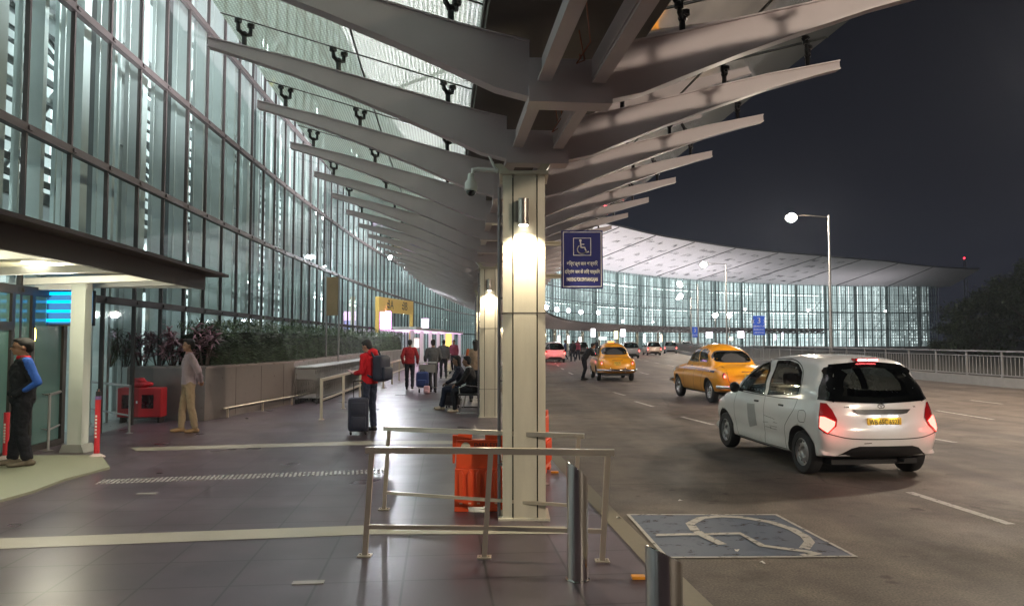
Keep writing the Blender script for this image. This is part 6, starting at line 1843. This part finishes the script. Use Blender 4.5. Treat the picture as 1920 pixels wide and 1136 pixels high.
wr = gp(1622, 888)
white = make_hatch("hatchback", "white hatchback with lit brake lamp and yellow plate WB 65C 6923, nearest car", "car", paint("car_white", (0.90, 0.89, 0.89), 0.20, 0.04), True)
HH = R(7)
white.rotation_euler = (0, 0, HH)
# rear axle centre on the ground
ax = Vector((4.47, 9.68, 0))
white.location = ax - Matrix.Rotation(HH, 3, 'Z') @ Vector((0, 0.62, 0))
white.scale = (0.95, 0.97, 0.965)
for s in (-1, 1): lamp("tail_glow", 'POINT', (s * 0.74, -0.12, 0.68), 0.7, (1.0, 0.10, 0.08), white, shadow_soft_size=0.05)
t1 = make_taxi("taxi", "yellow round bodied taxi with blue side stripe, right behind the white hatchback", "yellow taxis")
h_ = R(7); axr = Vector((6.15, 20.4, 0)); t1.rotation_euler = (0, 0, h_); t1.location = axr - Matrix.Rotation(h_, 3, 'Z') @ Vector((0, 0.92, 0))
for s in (-1,): lamp("tail_glow", 'POINT', (s * 0.64, -0.1, 0.75), 0.5, (1.0, 0.10, 0.08), t1, shadow_soft_size=0.05)
t2 = dup_thing(t1, (0, 0, 0), R(2), "yellow round bodied taxi seen from the rear with a person leaning at its window", "yellow taxis")
t2.location = (4.36, 30.6, 0)
t2.rotation_euler = (0, 0, R(-0.5))
for ch in list(t2.children):
    if ch.type == 'LIGHT': bpy.data.objects.remove(ch)
for ch in list(t1.children):
    if ch.name.startswith("roof_sign"): bpy.data.objects.remove(ch)

far_specs = [(1041, 57, R(4), paint("car_silver_white", (0.62, 0.58, 0.56), 0.25), "white car washed in red light from its brake lamps, beyond the nearest column"),
             (1184, 70, R(3), paint("car_silver", (0.40, 0.40, 0.41), 0.25), "silver car just right of the farther yellow taxi"),
             (1227, 84, R(0), paint("car_cream", (0.50, 0.44, 0.36), 0.25), "cream car seen from behind, right of the silver car"),
             (1257, 96, R(-10), paint("car_dark_silver", (0.30, 0.31, 0.33), 0.25), "grey car right of the cream car, small"),
             (1284, 108, R(-25), paint("car_pale", (0.52, 0.53, 0.55), 0.25), "pale car farthest right of the distant cars"),
             (1090, 78, R(4), paint("car_black", (0.03, 0.03, 0.035), 0.2), "black car just left of the farther yellow taxi")]
base = None
for i, (px, D, rz, pm_, lb) in enumerate(far_specs):
    x = (px - 960) / F * D
    if base is None:
        base = make_hatch("parked_car", lb, "car", pm_, False, grp="distant cars on the road")
        r_ = base
    else:
        r_ = dup_thing(base, (0, 0, 0), 0, lb, "distant cars on the road")
        for ch in r_.children:
            if ch.name.startswith("body"): ch.data = ch.data.copy(); ch.data.materials[0] = pm_
    r_.location = (x, D, 0); r_.rotation_euler = (0, 0, rz)
g_ = [("brake_glow", (1041, 56.2, 1.2), 50), ("brake_glow", (1205, 83, 1.3), 20)]
for nm, (px, D, z), pw in g_:
    o = lamp(nm, 'POINT', ((px - 960) / F * D, D - 0.4, z), pw, (1.0, 0.05, 0.08), None, shadow_soft_size=0.1)

# =================================================================== PEOPLE
SKIN = pmat("skin_brown", (0.28, 0.15, 0.095), 0.5, var=0.08, scale=20)
HAIR = pmat("black_hair", (0.012, 0.010, 0.010), 0.75, var=0.3, scale=60)
def cap_seg(mb, a, b, ra, rb, n=10):
    a = Vector(a); b = Vector(b)
    mb.ell(a, (ra, ra, ra), n, 6); mb.ell(b, (rb, rb, rb), n, 6)
    mb.tube([a, b], [ra, rb], n)
def chain(mb, pts, rad):
    for i in range(len(pts) - 1): cap_seg(mb, pts[i], pts[i+1], rad[i], rad[i+1])
def torso(mb, spine, side, dims, grow=0.0):
    """stack of ellipses along the spine; side = lateral unit vector; dims = [(half width, half depth)]"""
    P = [Vector(p) for p in spine]; n = 20; vs = []
    for i, p in enumerate(P):
        d = (P[min(i+1, len(P)-1)] - P[max(0, i-1)]).normalized()
        sd = (side[i] if isinstance(side, list) else side); sd = (Vector(sd) - d * Vector(sd).dot(d)).normalized(); fw = d.cross(sd).normalized()
        for k in range(n):
            t = 2 * math.pi * k / n
            c_, s_ = math.cos(t), math.sin(t)
            c_ = math.copysign(abs(c_) ** 0.85, c_); s_ = math.copysign(abs(s_) ** 0.85, s_)
            vs.append(p + sd * c_ * (dims[i][0] + grow) + fw * s_ * (dims[i][1] + grow))
    fs = [list(range(n))[::-1], [(len(P)-1)*n + k for k in range(n)]]
    for i in range(len(P) - 1):
        for k in range(n): fs.append((i*n+k, i*n+(k+1)%n, (i+1)*n+(k+1)%n, (i+1)*n+k))
    mb.add(vs, fs)
def finish(o, vox, it=4, wr=0.0):
    rm = o.modifiers.new("Remesh", 'REMESH'); rm.mode = 'VOXEL'; rm.voxel_size = vox; rm.use_smooth_shade = True
    sm = o.modifiers.new("Smooth", 'SMOOTH'); sm.iterations = it; sm.factor = 0.5
    if wr:
        tx = bpy.data.textures.get("folds") or bpy.data.textures.new("folds", 'CLOUDS'); tx.noise_scale = 0.09
        dm = o.modifiers.new("Folds", 'DISPLACE'); dm.texture = tx; dm.strength = wr; dm.mid_level = 0.5
HANDSEG = 1
def hand(mb, w, d, nrm, s=1.0, curl=0.5):
    """palm with five fingers; w wrist, d direction of the hand, nrm palm normal"""
    d = Vector(d).normalized(); nrm = Vector(nrm); nrm = (nrm - d * nrm.dot(d)).normalized(); sd = d.cross(nrm).normalized()
    w = Vector(w)
    for k in range(4):
        o = sd * (0.030 - 0.020 * k) * s
        chain(mb, [w + o * 0.6, w + d * 0.085 * s + o], [0.014 * s, 0.012 * s])
        L_ = (0.066, 0.074, 0.069, 0.054)[k] * s
        p0 = w + d * 0.085 * s + o; p1 = p0 + (d * math.cos(curl * 0.6) + nrm * math.sin(curl * 0.6)) * L_ * 0.5; p2 = p1 + (d * math.cos(curl * 1.8) + nrm * math.sin(curl * 1.8)) * L_ * 0.5
        chain(mb, [p0, p1, p2], [0.010 * s, 0.009 * s, 0.0075 * s])
    p0 = w + d * 0.02 * s + sd * 0.026 * s; p1 = p0 + (d * 0.7 + sd * 0.6 + nrm * 0.3).normalized() * 0.04 * s; p2 = p1 + (d * 0.9 + nrm * 0.4).normalized() * 0.032 * s
    chain(mb, [p0, p1, p2], [0.013 * s, 0.0105 * s, 0.009 * s])
def person(label, loc, rz, J, top, pants, shoes, head_dir=(0, 1, 0), detail=0.011, skin=None, grp=None, sleeve=None, hood=None, glasses=False, collar=None, long_hair=False, hands=(True, True), curl=(0.5, 0.5), kneel=None):
    """J: joints in local space (x right, y forward, z up)"""
    sk = skin or SKIN
    root = thing("person", label, "person", loc, rz, grp)
    hipc = (Vector(J['hipL']) + Vector(J['hipR'])) / 2; shc = (Vector(J['shL']) + Vector(J['shR'])) / 2; neck = Vector(J['neck']); head = Vector(J['head'])
    hs = (Vector(J['hipR']) - Vector(J['hipL'])).normalized(); ss = (Vector(J['shR']) - Vector(J['shL'])).normalized()
    sp = [hipc + (shc - hipc) * t for t in (-0.12, 0.0, 0.22, 0.45, 0.7, 0.92, 1.02)]
    bend = J.get('bend', 0.0); ax_f = (shc - hipc).cross(hs).normalized()
    for k, t in enumerate((0, 0, 0.5, 1, 0.7, 0.2, 0)): sp[k] -= ax_f * bend * t
    sides = [hs, hs, hs, hs.lerp(ss, 0.5), ss, ss, ss]
    dims = [(0.155, 0.105), (0.165, 0.115), (0.145, 0.10), (0.145, 0.10), (0.165, 0.112), (0.165, 0.092), (0.10, 0.07)]
    body = MB()
    torso(body, sp, sides, [(a - 0.012, b - 0.012) for a, b in dims])
    hd = Vector(head_dir).normalized(); upv = Vector((0, 0, 1)); upv = (head - neck).normalized() if J.get('tilt') else upv
    hd = (hd - upv * hd.dot(upv)).normalized(); hx = hd.cross(upv)
    chain(body, [shc + Vector((0, 0, 0.0)), neck, head - upv * 0.05], [0.065, 0.054, 0.052])
    Th = Matrix((hx, hd, upv)).transposed().to_4x4(); Th.translation = head
    body.ell((0, -0.008, 0.025), (0.074, 0.095, 0.098), 16, 12, Th)
    body.ell((0, 0.022, -0.045), (0.056, 0.066, 0.066), 14, 10, Th)
    body.ell((0, 0.062, -0.088), (0.026, 0.022, 0.018), 10, 6, Th)
    chain_ = [Th @ Vector((0, 0.085, 0.012)), Th @ Vector((0, 0.103, -0.022))]
    chain(body, chain_, [0.008, 0.0135])
    body.ell((0, 0.083, -0.052), (0.024, 0.010, 0.008), 10, 6, Th); body.ell((0, 0.080, 0.030), (0.045, 0.012, 0.008), 10, 6, Th)
    for s in (-1, 1):
        body.ell((s * 0.075, -0.004, -0.005), (0.010, 0.019, 0.031), 8, 6, Th)
    for S in ('L', 'R'):
        sh, el, wr = [Vector(J[k + S]) for k in ('sh', 'el', 'wr')]
        chain(body, [sh, el, wr], [0.05, 0.037, 0.026])
        hp, kn, an = [Vector(J[k + S]) for k in ('hip', 'kn', 'an')]
        chain(body, [hp, kn, an], [0.08, 0.054, 0.04])
        i = 0 if S == 'L' else 1
        if hands[i]: hand(body, wr, (wr - el), J.get('palm' + S, ax_f * -1), 1.0, curl[i])
    b = body.build("body", sk, root); finish(b, detail * 0.9, 3)
    # eyes
    if detail < 0.016:
        mb = MB()
        for s in (-1, 1): mb.ell((s * 0.031, 0.079, 0.010), (0.012, 0.007, 0.006), 8, 6, Th)
        mb.build("eyes", pmat("eye_dark", (0.02, 0.015, 0.012), 0.2), root)
    # hair
    mb = MB()
    mb.ell((0, -0.022, 0.045), (0.083, 0.097, 0.092), 16, 12, Th)
    mb.ell((0, -0.055, 0.005), (0.074, 0.062, 0.085), 14, 10, Th); mb.ell((0, 0.035, 0.098), (0.06, 0.05, 0.028), 12, 8, Th)
    if long_hair: mb.ell((0, -0.07, -0.08), (0.07, 0.05, 0.16), 12, 10, Th)
    hr = mb.build("hair", HAIR, root); finish(hr, detail, 2, 0.012)
    if glasses:
        mb = MB()
        for s in (-1, 1):
            mb.tube([Th @ Vector((s * 0.033 + 0.022 * math.cos(t), 0.094, 0.008 + 0.018 * math.sin(t))) for t in [k * math.pi / 6 for k in range(13)]], 0.0025, 5)
            mb.tube([Th @ Vector((s * 0.055, 0.093, 0.012)), Th @ Vector((s * 0.078, 0.0, 0.010))], 0.0022, 5)
        mb.build("glasses", BLACKPL, root)
    # trousers
    tr = MB()
    torso(tr, [sp[0] - Vector((0, 0, 0.0)), sp[1], sp[1] + (sp[2] - sp[1]) * 0.9], [hs, hs, hs], [(dims[0][0] + 0.004, dims[0][1] + 0.006), (dims[1][0] + 0.004, dims[1][1] + 0.006), (0.150, 0.108)])
    for S in ('L', 'R'):
        hp, kn, an = [Vector(J[k + S]) for k in ('hip', 'kn', 'an')]
        an2 = an + (kn - an).normalized() * 0.02
        chain(tr, [hp, hp.lerp(kn, 0.5), kn, kn.lerp(an2, 0.5), an2], [0.094, 0.084, 0.069, 0.064, 0.060])
    t_ = tr.build("trousers", pants, root); finish(t_, detail, 3, 0.032)
    # shoes
    for S in ('L', 'R'):
        an = Vector(J['an' + S]); f = Vector(J.get('foot' + S, (0, 1, 0))).normalized()
        mb = MB(); up2 = Vector((0, 0, 1))
        hz = an - up2 * 0.055
        chain(mb, [hz - f * 0.045, hz + f * 0.08, hz + f * 0.165 - up2 * 0.008], [0.038, 0.038, 0.028]); sdv = f.cross(up2)
        chain(mb, [hz + sdv * 0.012 + f * 0.06 - up2 * 0.008, hz + sdv * 0.014 + f * 0.14 - up2 * 0.01], [0.032, 0.028]); chain(mb, [hz - sdv * 0.012 + f * 0.06 - up2 * 0.008, hz - sdv * 0.014 + f * 0.14 - up2 * 0.01], [0.032, 0.028])
        chain(mb, [an, hz], [0.046, 0.042])
        s_ = mb.build("shoe", shoes, root); finish(s_, max(0.009, detail * 0.8), 2)
    # jacket
    jk = MB(); top_m = [top] + ([sleeve] if sleeve else [])
    jb = [sp[1] + (sp[2] - sp[1]) * (-0.15)] + [sp[2], sp[3], sp[4], sp[5], sp[6]]
    torso(jk, jb, [hs, hs, sides[3], ss, ss, ss], [(0.176, 0.125), (0.168, 0.122), (0.166, 0.122), (0.182, 0.130), (0.178, 0.106), (0.095, 0.075)])
    arms = jk
    stripes = []
    for S in ('L', 'R'):
        sh, el, wr = [Vector(J[k + S]) for k in ('sh', 'el', 'wr')]
        wr2 = wr + (el - wr).normalized() * 0.02
        chain(jk, [sh + (shc - sh) * 0.35, sh], [0.07, 0.067])
        chain(arms, [sh, sh.lerp(el, 0.5), el, el.lerp(wr2, 0.5), wr2], [0.068, 0.062, 0.055, 0.050, 0.043])
        so = (sh - shc).normalized() * 0.024 - ax_f * 0.008
        stripe = MB(); stripes.append(stripe); chain(stripe, [sh + so * 1.1 + Vector((0, 0, 0.02)), sh.lerp(el, 0.5) + so, el + so * 1.2 , el.lerp(wr2, 0.6) + so * 1.2], [0.056, 0.052, 0.046, 0.036])
    cl = neck.lerp(shc, 0.35); chain(jk, [shc, cl], [0.075, 0.064])
    j_ = jk.build("jacket", top, root); finish(j_, detail, 3, 0.034)
    if sleeve:
        for st_ in stripes: a_ = st_.build("sleeve_stripe", sleeve, root); finish(a_, detail, 3, 0.01)
    if collar:
        mb = MB(); mb.tube([cl + Vector((0, 0, -0.005)), neck + Vector((0, 0, 0.012))], [0.072, 0.066], 16); c_ = mb.build("collar", collar, root, smooth=True)
    if hood:
        mb = MB(); mb.ell(shc - hd * 0.075 + Vector((0, 0, 0.045)), (0.125, 0.085, 0.075), 14, 10); mb.ell(shc + hd * 0.01 + Vector((0, 0, 0.055)), (0.105, 0.075, 0.04), 14, 10); h_o = mb.build("hood", hood, root); finish(h_o, detail, 3, 0.02)
    return root
def stand(**kw):
    J = dict(hipL=(-0.09, 0, 0.90), hipR=(0.09, 0, 0.90), knL=(-0.10, 0.02, 0.49), knR=(0.10, 0.02, 0.49), anL=(-0.11, -0.02, 0.095), anR=(0.11, -0.02, 0.095),
             shL=(-0.175, 0, 1.40), shR=(0.175, 0, 1.40), elL=(-0.23, -0.03, 1.12), elR=(0.23, -0.03, 1.12), wrL=(-0.22, 0.08, 0.88), wrR=(0.22, 0.08, 0.88),
             neck=(0, 0.0, 1.475), head=(0, 0.02, 1.60), palmL=(1, 0, 0), palmR=(-1, 0, 0))
    J.update(kw); return J
def cloth(name, col, rough=0.8): return pmat(name, col, rough, var=0.18, scale=14, bump=0.35, bscale=90, spec=0.2)
DENIM = cloth("dark_trousers", (0.022, 0.024, 0.034)); BLKS = pmat("black_shoe", (0.02, 0.018, 0.016), 0.45)
# man at the left, hands in jacket pockets, looking left
c = gp(38, 876)
J = stand(elL=(-0.25, -0.09, 1.13), elR=(0.25, -0.09, 1.13), wrL=(-0.15, 0.10, 0.96), wrR=(0.15, 0.10, 0.96), anL=(-0.10, -0.05, 0.095), anR=(0.11, 0.06, 0.095))
p1 = person("man in black jacket with blue sleeves and red collar standing by the entrance", (c.x, c.y, 0.03), R(130), J, cloth("black_jacket", (0.015, 0.016, 0.02)), cloth("black_trousers", (0.014, 0.015, 0.02)), pmat("brown_grey_shoe", (0.12, 0.10, 0.07), 0.7), detail=0.010, sleeve=cloth("blue_sleeve", (0.03, 0.10, 0.42), 0.6), collar=cloth("red_collar", (0.5, 0.02, 0.03)), glasses=True, hands=(False, False))
p1.scale = (1.24, 1.24, 0.985)
# man in grey jacket, hands behind his back
c = gp(352, 810)
J = stand(elL=(-0.25, -0.13, 1.13), elR=(0.25, -0.13, 1.13), wrL=(-0.07, -0.20, 0.93), wrR=(0.09, -0.20, 0.94), anL=(-0.14, -0.10, 0.095), anR=(0.13, 0.10, 0.095), knL=(-0.12, -0.03, 0.49), knR=(0.12, 0.07, 0.49))
p2 = person("man in grey jacket and khaki trousers standing hands behind back by the planter", (c.x, c.y, 0), R(122), J, cloth("grey_jacket", (0.34, 0.27, 0.30)), cloth("khaki_trousers", (0.27, 0.20, 0.13)), pmat("tan_shoe", (0.25, 0.15, 0.07), 0.6), detail=0.011, collar=cloth("pale_shirt", (0.4, 0.25, 0.28)))
# man in red hoodie with backpack looking at a phone
c = gp(692, 808)
J = stand(head=(0, 0.07, 1.585), neck=(0, 0.03, 1.47), elL=(-0.24, -0.02, 1.12), wrL=(-0.15, 0.22, 1.08), elR=(0.25, -0.04, 1.12), wrR=(0.24, 0.10, 0.88), anL=(-0.09, 0.02, 0.095), anR=(0.09, -0.03, 0.095), tilt=True, palmL=(0, 0, 1))
J['head'] = (0, 0.075, 1.58)
p3 = person("man in red hoodie and dark jeans looking down at his phone beside a suitcase", (c.x, c.y, 0), R(60), J, cloth("red_hoodie", (0.50, 0.012, 0.02)), cloth("blue_jeans", (0.03, 0.038, 0.065)), BLKS, head_dir=(-0.1, 0.9, -0.35), detail=0.011, hood=cloth("red_hoodie", (0.5, 0.012, 0.02)))
m3 = Matrix.Translation((c.x, c.y, 0)) @ Matrix.Rotation(R(60), 4, 'Z')
ph = m3 @ Vector((-0.14, 0.33, 1.11))
mb = MB(); mb.rbox((-0.036, -0.075, -0.005), (0.036, 0.075, 0.005), 0.004); o = mb.build("phone", pmat("phone_pink", (0.55, 0.35, 0.38), 0.3)); o.location = ph; o.rotation_euler = (R(25), 0, R(60)); tag(o, "pale phone held by the man in the red hoodie", "phone")
bp_ = thing("backpack", "navy backpack with a pale green bottle on the back of the man in red hoodie", "backpack", tuple(m3 @ Vector((0.03, -0.24, 0.93))), R(60))
mb = MB(); mb.rbox((-0.17, -0.14, 0), (0.17, 0.10, 0.50), 0.08); b = mb.build("body", NAVY, bp_, smooth=60); sb = b.modifiers.new("S", 'SUBSURF'); sb.levels = sb.render_levels = 2
mb = MB(); mb.rbox((-0.13, -0.20, 0.04), (0.13, -0.12, 0.28), 0.035); mb.build("pocket", NAVY, bp_, smooth=60)
mb = MB()
for s in (-1, 1): mb.tube([(s * 0.10, 0.08, 0.45), (s * 0.11, 0.14, 0.56), (s * 0.12, 0.30, 0.52), (s * 0.15, 0.36, 0.35), (s * 0.17, 0.26, 0.16), (s * 0.15, 0.08, 0.08)], 0.02, 6)
mb.build("strap", NAVY, bp_)
mb = MB(); mb.cyl((0.185, -0.02, 0.10), (0.185, -0.02, 0.28), 0.035, 12); mb.cyl((0.185, -0.02, 0.28), (0.185, -0.02, 0.32), 0.018, 12); mb.build("bottle", pmat("bottle_mint", (0.35, 0.6, 0.5), 0.3), bp_)
# couple walking away
c = gp(768, 730)
J = stand(knL=(-0.10, 0.08, 0.49), anL=(-0.10, 0.05, 0.095), knR=(0.10, 0.0, 0.49), anR=(0.10, -0.14, 0.12), elR=(0.27, -0.03, 1.13), wrR=(0.26, 0.10, 0.90), elL=(-0.27, -0.05, 1.13))
person("man in dark red sweater and black trousers walking away near the trolley row", (c.x, c.y, 0), R(5), J, cloth("dark_red_sweater", (0.28, 0.02, 0.025)), DENIM, BLKS, detail=0.014, grp=None)
c = gp(806, 735)
J = stand(elL=(-0.26, 0.02, 1.13), elR=(0.26, 0.02, 1.13), wrL=(-0.22, 0.22, 1.0), wrR=(0.22, 0.22, 1.0), knL=(-0.09, 0.02, 0.49), anL=(-0.09, -0.12, 0.11), knR=(0.09, 0.12, 0.50), anR=(0.09, 0.12, 0.095))
person("man in grey suit jacket walking away pushing a luggage trolley", (c.x + 0.1, c.y, 0), R(14), J, cloth("grey_suit", (0.09, 0.09, 0.095)), DENIM, BLKS, detail=0.014)
# seated couple behind the second column, facing left
def seated(dx):
    return dict(hipL=(-0.09, 0, 0.52), hipR=(0.09, 0, 0.52), knL=(-0.12, 0.43, 0.50), knR=(0.12, 0.43, 0.50), anL=(-0.12, 0.40 + dx, 0.095), anR=(0.12, 0.46 + dx, 0.095),
                shL=(-0.17, 0.08, 1.0), shR=(0.17, 0.08, 1.0), elL=(-0.22, 0.20, 0.76), elR=(0.22, 0.20, 0.76), wrL=(-0.10, 0.38, 0.66), wrR=(0.10, 0.38, 0.66), neck=(0, 0.11, 1.075), head=(0, 0.15, 1.20), palmL=(0, 0, -1), palmR=(0, 0, -1))
person("man in black suit with white collar seated on the bench, nearer of the pair", (-0.93, 17.6, 0), R(82), seated(0.0), cloth("black_suit", (0.02, 0.019, 0.02)), cloth("black_trousers", (0.014, 0.015, 0.02)), pmat("pale_sandal", (0.45, 0.36, 0.27), 0.6), detail=0.012, collar=cloth("white_collar", (0.6, 0.6, 0.6)))
person("person in dark clothes seated on the bench just behind the man in the suit", (-1.22, 18.3, 0), R(88), seated(0.08), cloth("navy_top", (0.02, 0.022, 0.04)), cloth("navy_trousers", (0.02, 0.025, 0.05)), pmat("pale_sandal", (0.45, 0.36, 0.27), 0.6), detail=0.012, long_hair=True)
J = stand()
person("person with an orange edged shawl standing half hidden by the second column", (-1.02, 20.6, 0), R(10), J, cloth("shawl_beige", (0.25, 0.18, 0.13)), DENIM, BLKS, detail=0.015, sleeve=cloth("shawl_orange", (0.45, 0.10, 0.03)), long_hair=True)
# person leaning to the taxi's window
c = gp(1094, 709)
J = dict(hipL=(-0.09, -0.06, 0.90), hipR=(0.09, -0.06, 0.90), knL=(-0.10, 0.0, 0.49), knR=(0.10, -0.02, 0.49), anL=(-0.10, -0.06, 0.095), anR=(0.10, -0.16, 0.095),
         shL=(-0.17, 0.22, 1.30), shR=(0.17, 0.22, 1.30), elL=(-0.22, 0.34, 1.08), elR=(0.22, 0.34, 1.08), wrL=(-0.12, 0.50, 1.06), wrR=(0.16, 0.50, 1.06), neck=(0, 0.28, 1.36), head=(0, 0.36, 1.46), palmL=(0, 0, -1), palmR=(0, 0, -1))
person("dark clothed person bending to the window of the farther yellow taxi", (c.x - 0.05, 32.0, 0), R(-80), J, cloth("black_shirt", (0.015, 0.015, 0.017)), cloth("black_trousers", (0.014, 0.015, 0.02)), BLKS, detail=0.015)
# small figures near the far gates
WALK = stand(knL=(-0.10, 0.10, 0.49), anL=(-0.10, 0.12, 0.095), anR=(0.10, -0.18, 0.12))
fc = [(0.03, 0.03, 0.035), (0.25, 0.05, 0.08), (0.09, 0.09, 0.10), (0.3, 0.28, 0.25), (0.05, 0.07, 0.15)]
far_people = [(832, 33, R(10), 2, "distant person in grey walking just right of the man with the trolley"), (851, 40, R(170), 1, "distant person in pink red near the far gate's white post"),
              (1074, 60, R(20), 0, "distant dark figure on the pavement left of the farther taxi"), (1083, 64, R(200), 1, "distant figure in dark red beside the dark one left of the taxi"),
              (1060, 66, R(90), 4, "distant figure in navy near the red lit car"), (1118, 95, R(0), 0, "small far figure above the farther taxi's bonnet"), (1136, 100, R(30), 3, "small far figure in beige above the farther taxi's roof")]
for i, (px, D, rz, ci, lb) in enumerate(far_people):
    person(lb, ((px - 960) / F * D, D, 0), rz, WALK, cloth("far_top_%d" % ci, fc[ci]), DENIM, BLKS, detail=0.02, grp="distant people at the far gates")

# =================================================================== night haze over the apron road
hz = MB(); hz.box((-120, -30, -1.3), (175, 290, 30))
m, n, l = new_mat("haze_air"); n.remove(n["Principled BSDF"])
pv = n.new("ShaderNodeVolumePrincipled"); pv.inputs["Color"].default_value = (0.70, 0.80, 1.0, 1); pv.inputs["Density"].default_value = 0.00045; pv.inputs["Anisotropy"].default_value = 0.3
l.new(pv.outputs[0], n["Material Output"].inputs["Volume"])
ho = hz.build("haze", m); ho["kind"] = "stuff"
scene.cycles.volume_max_steps = 64
scene.cycles.volume_bounces = 0
